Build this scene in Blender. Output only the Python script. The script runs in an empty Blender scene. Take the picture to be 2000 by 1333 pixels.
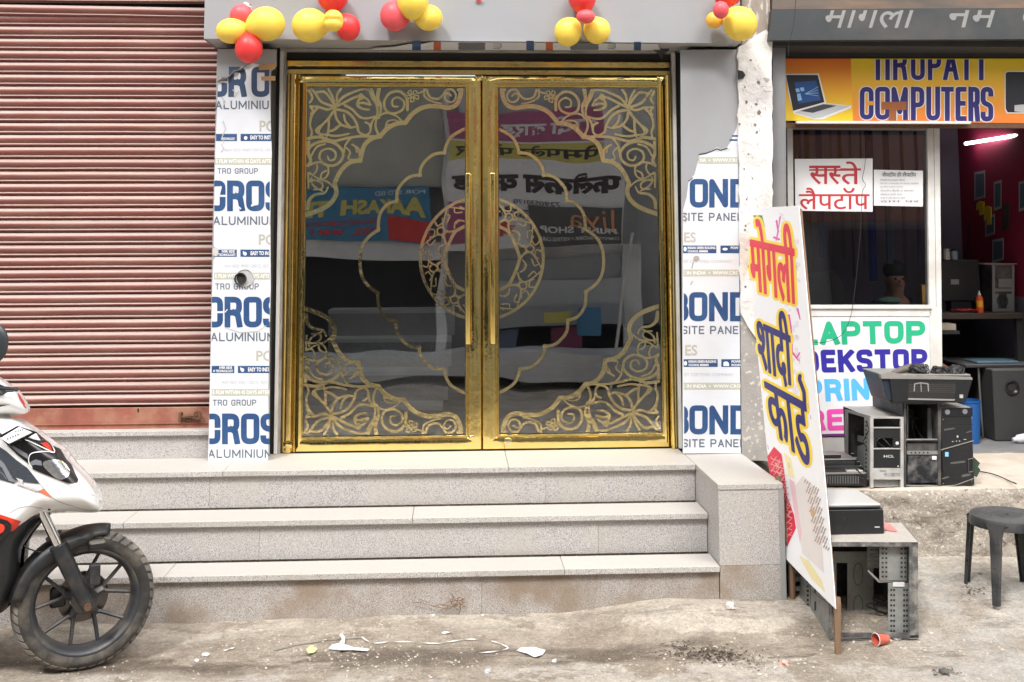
import bpy, bmesh, math, random
from mathutils import Vector, Matrix, noise
from mathutils.geometry import delaunay_2d_cdt
random.seed(7)
R_ = math.radians
scene = bpy.context.scene
COL = scene.collection

# ------------------------------------------------------------------ camera
F = 2135.0; PY0 = 278.67; CP = Vector((-.13285, -5.8, 1.61123))
def cam_axes(yaw, pitch, roll):
    cy, sy, cp, sp = math.cos(yaw), math.sin(yaw), math.cos(pitch), math.sin(pitch)
    fwd = Vector((-sy*cp, cy*cp, sp)); right = Vector((cy, sy, 0)); up = right.cross(fwd)
    cr, sr = math.cos(roll), math.sin(roll)
    return cr*right+sr*up, -sr*right+cr*up, fwd
AR, AU, AW = cam_axes(-.05129, .09421, -.00396)
cd = bpy.data.cameras.new('camera'); cam = bpy.data.objects.new('camera', cd); COL.objects.link(cam)
cd.sensor_width = 36; cd.lens = F/2000*36; cd.shift_y = -(666.5-PY0)/2000; cd.clip_end = 400; cd.clip_start = .05
m = Matrix((AR, AU, -AW)).transposed().to_4x4(); m.translation = CP; cam.matrix_world = m
scene.camera = cam

# ------------------------------------------------------------------ light
SUN_EL, SUN_AZ = 52, -32      # azimuth measured from -Y (the street side), negative = from the left
w = bpy.data.worlds.new('World'); scene.world = w; w.use_nodes = True
nt = w.node_tree; bg = nt.nodes['Background']; bg.inputs['Strength'].default_value = .13
sky = nt.nodes.new('ShaderNodeTexSky'); sky.sky_type = 'NISHITA'; sky.sun_disc = False
sky.sun_elevation = R_(SUN_EL); sky.sun_rotation = R_(180+SUN_AZ) ; sky.air_density = 1.0; sky.dust_density = 5.0; sky.ozone_density = 1.0
hs = nt.nodes.new('ShaderNodeHueSaturation'); hs.inputs['Saturation'].default_value = .28
nt.links.new(sky.outputs[0], hs.inputs['Color']); nt.links.new(hs.outputs[0], bg.inputs['Color'])
sd = bpy.data.lights.new('sun', 'SUN'); sd.energy = 1.5; sd.angle = R_(11); sd.color = (1, .98, .955)
sun = bpy.data.objects.new('sun', sd); COL.objects.link(sun)
sdir = Vector((math.sin(R_(SUN_AZ))*math.cos(R_(SUN_EL)), -math.cos(R_(SUN_AZ))*math.cos(R_(SUN_EL)), math.sin(R_(SUN_EL))))
sun.rotation_euler = sdir.to_track_quat('Z', 'Y').to_euler()
vs = scene.view_settings; vs.view_transform = 'Standard'; vs.look = 'None'; vs.exposure = 1.03; vs.gamma = 1; vs.use_curve_mapping = False

# ------------------------------------------------------------------ helpers
def ray(px, py): return AW + (px-1000)/F*AR - (py-PY0)/F*AU
def at(px, py, Y):
    d = ray(px, py); return CP + d*((Y-CP.y)/d.y)
def atz(px, py, Z):
    d = ray(px, py); return CP + d*((Z-CP.z)/d.z)
def atx(px, py, X):
    d = ray(px, py); return CP + d*((X-CP.x)/d.x)
def FY(Y): return lambda px, py: at(px, py, Y)
def plane3(a, b, c):
    n = (b-a).cross(c-a).normalized()
    if n.dot(CP-a) < 0: n = -n
    def P(px, py):
        d = ray(px, py); return CP + d*((a-CP).dot(n)/d.dot(n))
    P.n = n
    return P
OFF = {}
def setp(o, label=None, cat=None, group=None, kind=None):
    if label: o['label'] = label
    if cat: o['category'] = cat
    if group: o['group'] = group
    if kind: o['kind'] = kind
    return o
def thing(name, label, cat, loc=(0, 0, 0), group=None, rz=0):
    o = bpy.data.objects.new(name, None); COL.objects.link(o); o.location = loc; o.rotation_euler = (0, 0, rz)
    o.empty_display_size = .1
    OFF[o.name] = Vector(loc) if rz == 0 else Vector((0, 0, 0))
    return setp(o, label, cat, group)
class MB:
    def __init__(s): s.v = []; s.f = []
    def add(s, vs, fs):
        n = len(s.v); s.v += [Vector(a) for a in vs]; s.f += [tuple(i+n for i in f) for f in fs]; return s
    def box(s, x0, x1, y0, y1, z0, z1, M=None):
        vs = [Vector((x, y, z)) for z in (z0, z1) for y in (y0, y1) for x in (x0, x1)]
        if M: vs = [M @ a for a in vs]
        return s.add(vs, [(0, 2, 3, 1), (4, 5, 7, 6), (0, 1, 5, 4), (2, 6, 7, 3), (0, 4, 6, 2), (1, 3, 7, 5)])
    def prism(s, pts, ext):
        n = len(pts); ext = Vector(ext); pts = [Vector(p) for p in pts]
        return s.add(pts+[p+ext for p in pts], [tuple(range(n))[::-1], tuple(range(n, 2*n))]+[(i, (i+1) % n, n+(i+1) % n, n+i) for i in range(n)])
    def tube(s, path, r, seg=8, cap=True):
        path = [Vector(p) for p in path]; n = len(path); rs = r if isinstance(r, (list, tuple)) else [r]*n
        vs = []; up = None
        for i, p in enumerate(path):
            t = (path[min(i+1, n-1)]-path[max(i-1, 0)])
            t = t.normalized() if t.length > 1e-9 else Vector((0, 0, 1))
            if up is None: up = Vector((0, 0, 1)) if abs(t.z) < .9 else Vector((1, 0, 0))
            a = t.cross(up).normalized(); b = t.cross(a).normalized(); up = -b if False else up
            for k in range(seg):
                q = 2*math.pi*k/seg; vs.append(p+(a*math.cos(q)+b*math.sin(q))*rs[i])
        fs = [(i*seg+k, i*seg+(k+1) % seg, (i+1)*seg+(k+1) % seg, (i+1)*seg+k) for i in range(n-1) for k in range(seg)]
        if cap: fs += [tuple(range(seg)), tuple(range((n-1)*seg, n*seg))[::-1]]
        return s.add(vs, fs)
    def lathe(s, prof, M=None, seg=24, a0=0, a1=2*math.pi):
        # prof: (r, h) around local z
        full = abs(a1-a0-2*math.pi) < 1e-6; ns = seg if full else seg+1; vs = []
        for k in range(ns):
            a = a0+(a1-a0)*k/seg
            for r, h in prof: vs.append(Vector((r*math.cos(a), r*math.sin(a), h)))
        n = len(prof); fs = []
        for k in range(seg):
            k2 = (k+1) % ns
            for i in range(n-1): fs.append((k*n+i, k2*n+i, k2*n+i+1, k*n+i+1))
        if M: vs = [M @ v for v in vs]
        return s.add(vs, fs)
    def ball(s, c, r, M=None, seg=16, sx=1, sy=1, sz=1):
        c = Vector(c); prof = [(math.sin(math.pi*i/(seg//2)), -math.cos(math.pi*i/(seg//2))) for i in range(seg//2+1)]
        prof[0] = (1e-4, -1); prof[-1] = (1e-4, 1)
        MM = Matrix.Translation(c) @ (M if M else Matrix.Identity(4)) @ Matrix.Diagonal((r*sx, r*sy, r*sz, 1))
        return s.lathe(prof, MM, seg)
    def build(s, name, m, parent=None, smooth=False, bev=0, segs=1, label=None, kind=None, recalc=True):
        off = OFF.get(parent.name, Vector((0, 0, 0))) if parent else Vector((0, 0, 0))
        me = bpy.data.meshes.new(name); me.from_pydata([v-off for v in s.v], [], s.f)
        bm = bmesh.new(); bm.from_mesh(me)
        if recalc: bmesh.ops.remove_doubles(bm, verts=bm.verts, dist=1e-6); bmesh.ops.recalc_face_normals(bm, faces=bm.faces)
        if bev:
            ed = [e for e in bm.edges if len(e.link_faces) == 2 and e.calc_face_angle(0) > .5]
            if ed: bmesh.ops.bevel(bm, geom=ed, offset=bev, segments=segs, affect='EDGES', profile=.5, clamp_overlap=True)
        bm.to_mesh(me); bm.free()
        if smooth:
            for p in me.polygons: p.use_smooth = True
            if smooth != 'all': me.set_sharp_from_angle(angle=R_(40))
        me.materials.append(m)
        o = bpy.data.objects.new(name, me); COL.objects.link(o)
        if parent: o.parent = parent; OFF[o.name] = off
        else: OFF[o.name] = Vector((0, 0, 0))
        if label: o['label'] = label
        if kind: o['kind'] = kind
        return o
def copy_tree(o, parent=None):
    c = o.copy(); COL.objects.link(c)
    if parent: c.parent = parent
    OFF[c.name] = OFF.get(o.name, Vector((0, 0, 0)))
    for ch in o.children: copy_tree(ch, c)
    return c

# ---- 2D shapes in photograph pixels
_jr = random.Random(77)
def union(polys):
    jc = {}
    def J(x, y):
        k = (round(x, 3), round(y, 3))
        if k not in jc: jc[k] = Vector((k[0]+_jr.uniform(-.004, .004), k[1]+_jr.uniform(-.004, .004)))
        return jc[k].copy()
    vs = []; fs = []
    for p in polys:
        if len(p) < 3: continue
        a = sum(p[i][0]*p[(i+1) % len(p)][1]-p[(i+1) % len(p)][0]*p[i][1] for i in range(len(p)))
        if abs(a) < 1e-5: continue
        if a < 0: p = p[::-1]
        n = len(vs); vs += [J(x, y) for x, y in p]; fs.append(list(range(n, n+len(p))))
    if not fs: return [], []
    ov, oe, of, a, b, orf = delaunay_2d_cdt(vs, [], fs, 0, 1e-5)
    P2 = [[(vs[i].x, vs[i].y) for i in f] for f in fs]; B2 = [(min(q[0] for q in p), max(q[0] for q in p), min(q[1] for q in p), max(q[1] for q in p)) for p in P2]
    def inp(p, x, y):
        r = False; j = len(p)-1
        for i in range(len(p)):
            if (p[i][1] > y) != (p[j][1] > y) and x < (p[j][0]-p[i][0])*(y-p[i][1])/(p[j][1]-p[i][1])+p[i][0]: r = not r
            j = i
        return r
    out = []
    cell = 12.0; G = {}
    for k, b_ in enumerate(B2):
        for gx in range(int(b_[0]//cell), int(b_[1]//cell)+1):
            for gy in range(int(b_[2]//cell), int(b_[3]//cell)+1): G.setdefault((gx, gy), []).append(k)
    for f in of:
        cx = sum(ov[i].x for i in f)/len(f); cy = sum(ov[i].y for i in f)/len(f)
        for k in G.get((int(cx//cell), int(cy//cell)), ()):
            b_ = B2[k]
            if b_[0] <= cx <= b_[1] and b_[2] <= cy <= b_[3] and inp(P2[k], cx, cy): out.append(tuple(f)); break
    return ov, out
def clip(polys, x0=-1e9, y0=-1e9, x1=1e9, y1=1e9):
    out = []
    for p in polys:
        p = list(p)
        for ax, lim, sg in ((0, x0, 1), (0, x1, -1), (1, y0, 1), (1, y1, -1)):
            q = []
            for i in range(len(p)):
                a, b = p[i-1], p[i]; ia = (a[ax]-lim)*sg >= 0; ib = (b[ax]-lim)*sg >= 0
                if ia != ib:
                    t = (lim-a[ax])/(b[ax]-a[ax]); q.append((a[0]+(b[0]-a[0])*t, a[1]+(b[1]-a[1])*t))
                if ib: q.append(tuple(b))
            p = q
            if not p: break
        if len(p) > 2: out.append(p)
    return out
def ribbon(pts, w, w2=None, closed=False, caps=True):
    pts = [Vector((p[0], p[1])) for p in pts]
    n = len(pts); out = []
    ws = [w+(w2-w)*i/(n-1) for i in range(n)] if w2 is not None else (w if isinstance(w, list) else [w]*n)
    rng = range(n if closed else n-1)
    for i in rng:
        a, b = pts[i], pts[(i+1) % n]; d = b-a
        if d.length < 1e-6: continue
        d.normalize(); nn = Vector((-d.y, d.x)); wa, wb = ws[i]/2, ws[(i+1) % n]/2
        out.append([tuple(a+nn*wa), tuple(a-nn*wa), tuple(b-nn*wb), tuple(b+nn*wb)])
    if caps or n > 2:
        for i in range(n):
            if not caps and i in (0, n-1): continue
            r = ws[i]/2
            if r > .15: out.append([(pts[i].x+r*math.cos(k*math.pi/4+.2), pts[i].y+r*math.sin(k*math.pi/4+.2)) for k in range(8)])
    return out
def smooth_pts(pts, sub=4, closed=False):
    n = len(pts); out = []
    P = [Vector((p[0], p[1])) for p in pts]
    for i in range(n if closed else n-1):
        p0 = P[(i-1) % n] if closed or i > 0 else P[0]; p1 = P[i]; p2 = P[(i+1) % n]; p3 = P[(i+2) % n] if closed or i+2 < n else P[n-1]
        for k in range(sub):
            t = k/sub; out.append(.5*((2*p1)+(p2-p0)*t+(2*p0-5*p1+4*p2-p3)*t*t+(3*p1-p0-3*p2+p3)*t**3))
    if not closed: out.append(P[-1])
    return [(v.x, v.y) for v in out]
def ell(cx, cy, rx, ry, n=20, a=0):
    return [(cx+rx*math.cos(2*math.pi*k/n)*math.cos(a)-ry*math.sin(2*math.pi*k/n)*math.sin(a), cy+rx*math.cos(2*math.pi*k/n)*math.sin(a)+ry*math.sin(2*math.pi*k/n)*math.cos(a)) for k in range(n)]
def rect(x0, y0, x1, y1): return [(x0, y0), (x1, y0), (x1, y1), (x0, y1)]
_tc = {}
def glyphs(s, off=0.0):
    k = (s, off)
    if k not in _tc:
        c = bpy.data.curves.new('tmp', 'FONT'); c.body = s; c.offset = off; c.resolution_u = 3
        o = bpy.data.objects.new('tmp', c); me = bpy.data.meshes.new_from_object(o)
        _tc[k] = [[(me.vertices[i].co.x, me.vertices[i].co.y) for i in p.vertices] for p in me.polygons]
        bpy.data.objects.remove(o); bpy.data.curves.remove(c); bpy.data.meshes.remove(me)
    return _tc[k]
def txt(s, tl, tr=None, br=None, bl=None, off=0.0, ref=None):
    """text fitted to a quad of photo pixels; txt(s,(x0,y0),(x1,y1)) for an upright box. ref = offset whose bbox is fitted."""
    if br is None: (x0, y0), (x1, y1) = tl, tr; tl, tr, br, bl = (x0, y0), (x1, y0), (x1, y1), (x0, y1)
    g = glyphs(s, off); gr = glyphs(s, off if ref is None else ref)
    xs = [p[0] for t in gr for p in t]; ys = [p[1] for t in gr for p in t]
    a, b, c, d = min(xs), max(xs), min(ys), max(ys)
    def mp(p):
        u = (p[0]-a)/(b-a); v = (d-p[1])/(d-c)
        return (tl[0]*(1-u)*(1-v)+tr[0]*u*(1-v)+br[0]*u*v+bl[0]*(1-u)*v, tl[1]*(1-u)*(1-v)+tr[1]*u*(1-v)+br[1]*u*v+bl[1]*(1-u)*v)
    return [[mp(p) for p in t] for t in g]
SF = dict(
 A=(1, [([(0, 1), (.5, 0), (1, 1)], 0), ([(.2, .68), (.8, .68)], 0)]), B=(1, [([(0, 0), (0, 1)], 0), ([(0, 0), (.94, 0), (.94, .48), (0, .48)], 1), ([(0, .48), (1, .48), (1, 1), (0, 1)], 1)]),
 C=(1, [([(1, .34), (1, 0), (0, 0), (0, 1), (1, 1), (1, .66)], 1)]), D=(1, [([(0, 0), (0, 1)], 0), ([(0, 0), (1, 0), (1, 1), (0, 1)], 1)]),
 E=(.85, [([(1, 0), (0, 0), (0, 1), (1, 1)], 0), ([(0, .48), (.85, .48)], 0)]), F=(.82, [([(1, 0), (0, 0), (0, 1)], 0), ([(0, .48), (.85, .48)], 0)]),
 G=(1, [([(1, .3), (1, 0), (0, 0), (0, 1), (1, 1), (1, .55), (.6, .55)], 1)]), H=(1, [([(0, 0), (0, 1)], 0), ([(1, 0), (1, 1)], 0), ([(0, .48), (1, .48)], 0)]),
 I=(0, [([(.5, 0), (.5, 1)], 0)]), K=(1, [([(0, 0), (0, 1)], 0), ([(1, 0), (.05, .60)], 0), ([(.38, .38), (1, 1)], 0)]), L=(.8, [([(0, 0), (0, 1), (1, 1)], 0)]),
 M=(1.3, [([(0, 1), (0, 0), (.5, .8), (1, 0), (1, 1)], 0)]), N=(1.05, [([(0, 1), (0, 0), (1, 1), (1, 0)], 0)]), O=(1, [([(.5, 0), (0, 0), (0, 1), (1, 1), (1, 0), (.5, 0)], 1)]),
 P=(1, [([(0, 0), (0, 1)], 0), ([(0, 0), (1, 0), (1, .55), (0, .55)], 1)]), R=(1, [([(0, 0), (0, 1)], 0), ([(0, 0), (.96, 0), (.96, .52), (0, .52)], 1), ([(.55, .52), (.85, .60), (1, 1)], 0)]),
 S=(1, [([(1, .24), (1, 0), (0, 0), (0, .46), (1, .54), (1, 1), (0, 1), (0, .76)], 1)]), T=(.95, [([(0, 0), (1, 0)], 0), ([(.5, 0), (.5, 1)], 0)]),
 U=(1, [([(0, 0), (0, 1), (1, 1), (1, 0)], 1)]), V=(1, [([(0, 0), (.5, 1), (1, 0)], 0)]), W=(1.4, [([(0, 0), (.25, 1), (.5, 0), (.75, 1), (1, 0)], 0)]), Y=(1, [([(0, 0), (.5, .5), (1, 0)], 0), ([(.5, .5), (.5, 1)], 0)]))
SF[' '] = (.35, [])
def btxt(s, tl, tr=None, br=None, bl=None, sw=.2, grow=0.0, gap=.75, rad=.5):
    """capital letters drawn as even strokes; sw = stroke over height, gap = letter gap in strokes"""
    if br is None: (x0, y0), (x1, y1) = tl, tr; tl, tr, br, bl = (x0, y0), (x1, y0), (x1, y1), (x0, y1)
    Hh = math.hypot(bl[0]-tl[0], bl[1]-tl[1]); Ww = math.hypot(tr[0]-tl[0], tr[1]-tl[1]); st = sw*Hh
    n = len(s); tw_ = sum(SF[c][0] for c in s); u = (Ww-n*st-(n-1)*gap*st)/max(tw_, .001)
    x = 0; out = []
    for c in s:
        wl, segs = SF[c]; wd = wl*u
        for pts, rnd_ in segs:
            P = [(x+st/2+a*wd, st/2+b*(Hh-st)) for a, b in pts]
            if rnd_:
                Q = [P[0]]; R0_ = min(wd, Hh-st)*rad
                for i in range(1, len(P)-1):
                    a, b, d = Vector(P[i-1]), Vector(P[i]), Vector(P[i+1]); r = min(R0_, (a-b).length*.5, (d-b).length*.5)
                    p, q = b+(a-b).normalized()*r, b+(d-b).normalized()*r
                    for k in range(5):
                        t = k/4; v = p*(1-t)**2+b*2*t*(1-t)+q*t*t; Q.append((v.x, v.y))
                Q.append(P[-1]); P = Q
            if not (rnd_ and c == 'O'):
                a, b = Vector(P[0]), Vector(P[1]); a2 = a+(a-b).normalized()*st/2; d, e = Vector(P[-1]), Vector(P[-2]); d2 = d+(d-e).normalized()*st/2
                if not rnd_ or c in 'CGU': P = [(a2.x, a2.y)]+P[1:-1]+[(d2.x, d2.y)]
            g = [q for q in ribbon(P, st+2*grow, caps=False)]
            if not grow and not rnd_: g = clip(g, y0=0, y1=Hh)
            out += g
        x += wd+st*(1+gap)
    def mp(p): u_, v = p[0]/Ww, p[1]/Hh; return (tl[0]*(1-u_)*(1-v)+tr[0]*u_*(1-v)+br[0]*u_*v+bl[0]*(1-u_)*v, tl[1]*(1-u_)*(1-v)+tr[1]*u_*(1-v)+br[1]*u_*v+bl[1]*(1-u_)*v)
    return [[mp(p) for p in t] for t in out]
def dil(polys, g):
    ov, of = union(polys); cnt = {}; bv = set()
    for f in of:
        for i in range(len(f)):
            a, b = f[i], f[(i+1) % len(f)]; k = (min(a, b), max(a, b)); cnt[k] = cnt.get(k, 0)+1
    out = [[(ov[i].x, ov[i].y) for i in f] for f in of]
    for (a, b), c in cnt.items():
        if c == 1:
            if (ov[a]-ov[b]).length > .35: out += ribbon([tuple(ov[a]), tuple(ov[b])], g*2, caps=False)
            bv.update((a, b))
    seen = []
    for i in sorted(bv):
        p = ov[i]
        if all((p-q).length > .8 for q in seen): seen.append(p); out.append(ell(p.x, p.y, g, g, 7, len(seen)*.37))
    return out
def flat(name, polys, P, m, parent=None, lift=.0006, thick=0, n=None, label=None, kind=None, toward=None):
    """pixel polygons laid on a real plane P, lifted towards the viewer side; thick>0 gives a body behind"""
    ov, of = union(polys)
    if not ov: return None
    if kind is None:
        par_ = list(range(len(ov)))
        def fd(i):
            while par_[i] != i: par_[i] = par_[par_[i]]; i = par_[i]
            return i
        for f in of:
            for k in f[1:]: par_[fd(k)] = fd(f[0])
        gr = {}
        for f in of: gr.setdefault(fd(f[0]), []).append(f)
        if 1 < len(gr) <= 12:
            res = None; nm = 'letter' if name == 'lettering' else name
            for g in gr.values():
                ids = sorted({i for f in g for i in f}); mp_ = {i: k for k, i in enumerate(ids)}
                o = _flat1(nm, [ov[i] for i in ids], [tuple(mp_[i] for i in f) for f in g], P, m, parent, lift, thick, n, label, kind); res = res or o
            return res
    return _flat1(name, ov, of, P, m, parent, lift, thick, n, label, kind)
def _flat1(name, ov, of, P, m, parent, lift, thick, n, label, kind):
    n = n or getattr(P, 'n', None) or Vector((0, -1, 0))
    pts = [P(v.x, v.y)+n*lift for v in ov]
    mb = MB().add(pts, of)
    if thick:
        cnt = {}
        for f in of:
            for i in range(len(f)):
                a, b = f[i], f[(i+1) % len(f)]; k = (min(a, b), max(a, b)); cnt.setdefault(k, []).append((a, b))
        back = [p-n*thick for p in pts]; N = len(pts)
        mb = MB().add(pts+back, of+[tuple(i+N for i in f[::-1]) for f in of]+[(e[0][1], e[0][0], e[0][0]+N, e[0][1]+N) for e in cnt.values() if len(e) == 1])
    return mb.build(name, m, parent, label=label, kind=kind, recalc=bool(thick))

# ------------------------------------------------------------------ materials
MATS = {}
def mat(name, col, rough=.6, metal=0, var=.12, vs_=6, bump=0, bs=80, dirt=None, da=.0, ds=3, updust=None, ud=.0, spec=.5, det=6, coat=0, speck=None, stretch=None, orand=0, mottle=0):
    m = bpy.data.materials.new(name); MATS[name] = m; m.use_nodes = True; nt = m.node_tree; b = nt.nodes['Principled BSDF']
    N = lambda t: nt.nodes.new(t); L = nt.links.new
    geo = N('ShaderNodeNewGeometry'); pos = geo.outputs['Position']
    if stretch:
        mp = N('ShaderNodeMapping'); mp.inputs['Scale'].default_value = stretch; L(pos, mp.inputs[0]); pos = mp.outputs[0]
    def nz(scale, detail=det, rough=.6):
        n = N('ShaderNodeTexNoise'); n.inputs['Scale'].default_value = scale; n.inputs['Detail'].default_value = detail; n.inputs['Roughness'].default_value = rough; L(pos, n.inputs['Vector']); return n.outputs['Fac']
    def ramp(src, a, c):
        r = N('ShaderNodeMapRange'); r.inputs[1].default_value = a; r.inputs[2].default_value = c; r.interpolation_type = 'SMOOTHSTEP'; L(src, r.inputs[0]); return r.outputs[0]
    def mix(fac, a, c):
        x = N('ShaderNodeMix'); x.data_type = 'RGBA'
        if isinstance(fac, float): x.inputs[0].default_value = fac
        else: L(fac, x.inputs[0])
        for s, v in ((6, a), (7, c)):
            if isinstance(v, tuple): x.inputs[s].default_value = (*v, 1)
            else: L(v, x.inputs[s])
        return x.outputs[2]
    def mul(a, k):
        x = N('ShaderNodeMath'); x.operation = 'MULTIPLY'; L(a, x.inputs[0]); x.inputs[1].default_value = k; return x.outputs[0]
    c = tuple(col)
    cur = mix(nz(vs_), tuple(max(0, q*(1-var*1.6)) for q in c), tuple(min(1, q*(1+var*1.6)) for q in c)) if var else c
    if speck:
        for (sc, thr, sharp, scol) in speck:
            cur = mix(ramp(nz(sc, 2, .5), thr, thr+sharp), cur, scol)
    if dirt: cur = mix(mul(ramp(nz(ds), .42, .68), da), cur, dirt)
    if updust:
        sx = N('ShaderNodeSeparateXYZ'); L(geo.outputs['Normal'], sx.inputs[0]); k = ramp(sx.outputs[2], *(-.05, .65))
        cur = mix(mul(k, ud), cur, updust)
    def scale(cur, src, lo, hi):
        r = N('ShaderNodeMapRange'); r.inputs[3].default_value = lo; r.inputs[4].default_value = hi; L(src, r.inputs[0])
        v = N('ShaderNodeVectorMath'); v.operation = 'SCALE'
        if isinstance(cur, tuple): v.inputs[0].default_value = cur
        else: L(cur, v.inputs[0])
        L(r.outputs[0], v.inputs[3]); return v.outputs[0]
    if mottle: cur = scale(cur, nz(45, 9, .8), 1-mottle*2, 1+mottle*2)
    if orand: cur = scale(cur, N('ShaderNodeObjectInfo').outputs['Random'], 1-orand, 1+orand)
    if isinstance(cur, tuple): b.inputs['Base Color'].default_value = (*cur, 1)
    else: L(cur, b.inputs['Base Color'])
    b.inputs['Roughness'].default_value = rough; b.inputs['Metallic'].default_value = metal
    b.inputs['Specular IOR Level'].default_value = spec; b.inputs['Coat Weight'].default_value = coat
    if var and rough > .15:
        rr = N('ShaderNodeMapRange'); rr.inputs[3].default_value = max(.03, rough-.12); rr.inputs[4].default_value = min(1, rough+.12); L(nz(vs_*2.3), rr.inputs[0]); L(rr.outputs[0], b.inputs['Roughness'])
    if bump:
        bn = N('ShaderNodeBump'); bn.inputs['Strength'].default_value = 1; bn.inputs['Distance'].default_value = bump; L(nz(bs, 5), bn.inputs['Height']); L(bn.outputs[0], b.inputs['Normal'])
    return m
M_ = mat
DUST = (.42, .37, .31)
GR = [(230, .56, .03, (.22, .2, .19)), (310, .60, .03, (.66, .63, .6)), (420, .62, .02, (.10, .09, .09))]
granite = M_('speckled_granite', (.445, .43, .415), .55, var=.05, speck=GR, dirt=(.44, .40, .35), da=.4, ds=4, orand=.07)
granite_low = M_('stained_granite', (.40, .37, .34), .65, var=.12, speck=GR, orand=.06, dirt=(.24, .175, .12), da=.8, ds=3.2, bump=.0006, bs=150)
granite_tread = M_('dusty_granite_tread', (.50, .485, .46), .6, var=.05, speck=GR, updust=(.49, .465, .43), ud=.85, orand=.05, mottle=.06, dirt=(.36, .33, .29), da=.5, ds=4)
shutter_m = M_('red_oxide_paint', (.25, .085, .07), .5, var=.25, vs_=9, orand=.09, mottle=.14, updust=(.44, .335, .295), ud=.82, bump=.0006, bs=120, dirt=(.36, .22, .17), da=.4, ds=7, stretch=(.35, 1, 2.2))
rail_m = M_('faded_red_paint', (.27, .09, .06), .6, var=.25, mottle=.15, vs_=8, dirt=(.45, .25, .16), da=.6, ds=5, bump=.0004, bs=150)
acp_grey = M_('grey_composite_panel', (.325, .33, .345), .38, var=.04, vs_=2, dirt=(.28, .275, .27), da=.35, ds=3)
acp_edge = M_('panel_core', (.03, .03, .03), .7, var=.1)
film = M_('white_film', (.66, .685, .73), .32, var=.03, dirt=(.60, .59, .58), da=.35, ds=5, bump=.0028, bs=9)
blue_ink = M_('blue_ink', (.018, .062, .175), .5, var=.12, vs_=14, dirt=(.04, .11, .25), da=.5, ds=10)
grey_ink = M_('grey_ink', (.11, .13, .17), .5, var=.1)
tan_ink = M_('tan_ink', (.44, .42, .36), .5, var=.05)
pale_ink = M_('pale_grey_ink', (.48, .48, .50), .5, var=.05)
band_ink = M_('olive_tan_ink', (.46, .46, .38), .5, var=.05)
white_ink = M_('white_ink', (.80, .80, .80), .5, var=.02)
gold = M_('polished_gold', (1, .72, .27), .10, 1, var=.10, vs_=7, bump=.0040, bs=7.0, stretch=(1, 1, .45))
gold_flat = M_('gold_foil', (1, .80, .42), .10, 1, var=.05, bump=.0030, bs=9)
gold_dark = M_('aged_gold', (.80, .56, .20), .16, 1, var=.2, vs_=9, bump=.001, bs=14)
alu = M_('dull_aluminium', (.48, .46, .42), .42, .6, var=.12, dirt=(.25, .22, .18), da=.5, ds=8)
alu_white = M_('white_coated_aluminium', (.72, .71, .68), .4, var=.05, dirt=(.42, .38, .32), da=.45, ds=5)
dark_gap = M_('black_gap', (.02, .018, .016), .8, var=.2)
plaster_w = M_('flaking_white_plaster', (.74, .72, .70), .85, var=.06, mottle=.06, bump=.008, bs=26, dirt=(.50, .47, .43), da=.65, ds=5, speck=[(16, .70, .06, (.42, .39, .35)), (60, .70, .04, (.46, .42, .38))])
plaster_g = M_('bare_grey_plaster', (.34, .32, .30), .9, var=.2, vs_=8, bump=.004, bs=30, speck=[(45, .60, .04, (.55, .51, .45))])
plaster_b = M_('weathered_plaster', (.30, .26, .22), .9, var=.25, vs_=12, bump=.004, bs=30, stretch=(2, 2, .5), speck=[(25, .60, .05, (.52, .47, .41))])
steel_grey = M_('grey_painted_steel', (.20, .205, .21), .5, var=.1, dirt=(.28, .25, .22), da=.4)
board_grey = M_('charcoal_sign_board', (.042, .048, .052), .5, var=.15, vs_=4, dirt=(.10, .09, .08), da=.5)
box_dark = M_('dark_hood', (.035, .035, .034), .7, var=.2)
chalk = M_('hand_painted_grey', (.27, .27, .265), .8, var=.1)
concrete = M_('rough_concrete', (.35, .31, .26), .95, mottle=.2, var=.34, vs_=9, bump=.022, bs=17, det=10, speck=[(70, .60, .05, (.55, .50, .43)), (50, .66, .04, (.17, .14, .12))])
floor_in = M_('grey_stone_floor', (.21, .21, .21), .45, var=.15, dirt=(.36, .32, .27), da=.5)
wall_purple = M_('purple_grey_paint', (.20, .175, .225), .8, var=.06, dirt=(.13, .11, .13), da=.4)
wall_red = M_('crimson_paint', (.30, .012, .05), .7, var=.08)
wall_dark = M_('dark_room_wall', (.12, .125, .13), .8, var=.12)
ceil_m = M_('room_ceiling', (.22, .20, .24), .8, var=.06)
black_pl = M_('black_plastic', (.014, .015, .017), .38, var=.15, vs_=15, updust=(.38, .35, .31), ud=.55)
black_cl = M_('clean_black_plastic', (.012, .012, .014), .3, var=.1)
black_matt = M_('matt_black_rubber', (.018, .018, .018), .8, var=.2)
case_dark = M_('dusty_black_steel', (.04, .04, .042), .5, mottle=.2, var=.25, vs_=14, updust=(.52, .48, .43), ud=.85, dirt=(.20, .18, .16), da=.55, ds=9)
case_grey = M_('galvanised_steel', (.28, .295, .285), .5, .35, mottle=.2, var=.18, vs_=14, updust=(.50, .46, .41), ud=.7, dirt=(.24, .21, .18), da=.5, ds=8)
banner_m = M_('glossy_flex_print', (.88, .88, .90), .45, var=.01, bump=.002, bs=3)
wood = M_('weathered_wood', (.20, .12, .07), .8, var=.25, stretch=(1, 1, .15), vs_=40)
ink = lambda n, c, r=.45: M_(n, c, r, var=.05)
yellow_ink = ink('yellow_print', (.93, .68, .06)); red_ink = ink('magenta_red_print', (.72, .03, .07)); navy_ink = ink('navy_print', (.030, .024, .17))
scoot_w = M_('white_scooter_paint', (.86, .86, .85), .14, var=.01, coat=.6)
scoot_g = M_('smoky_grey_plastic', (.055, .065, .08), .3, var=.15)
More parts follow.
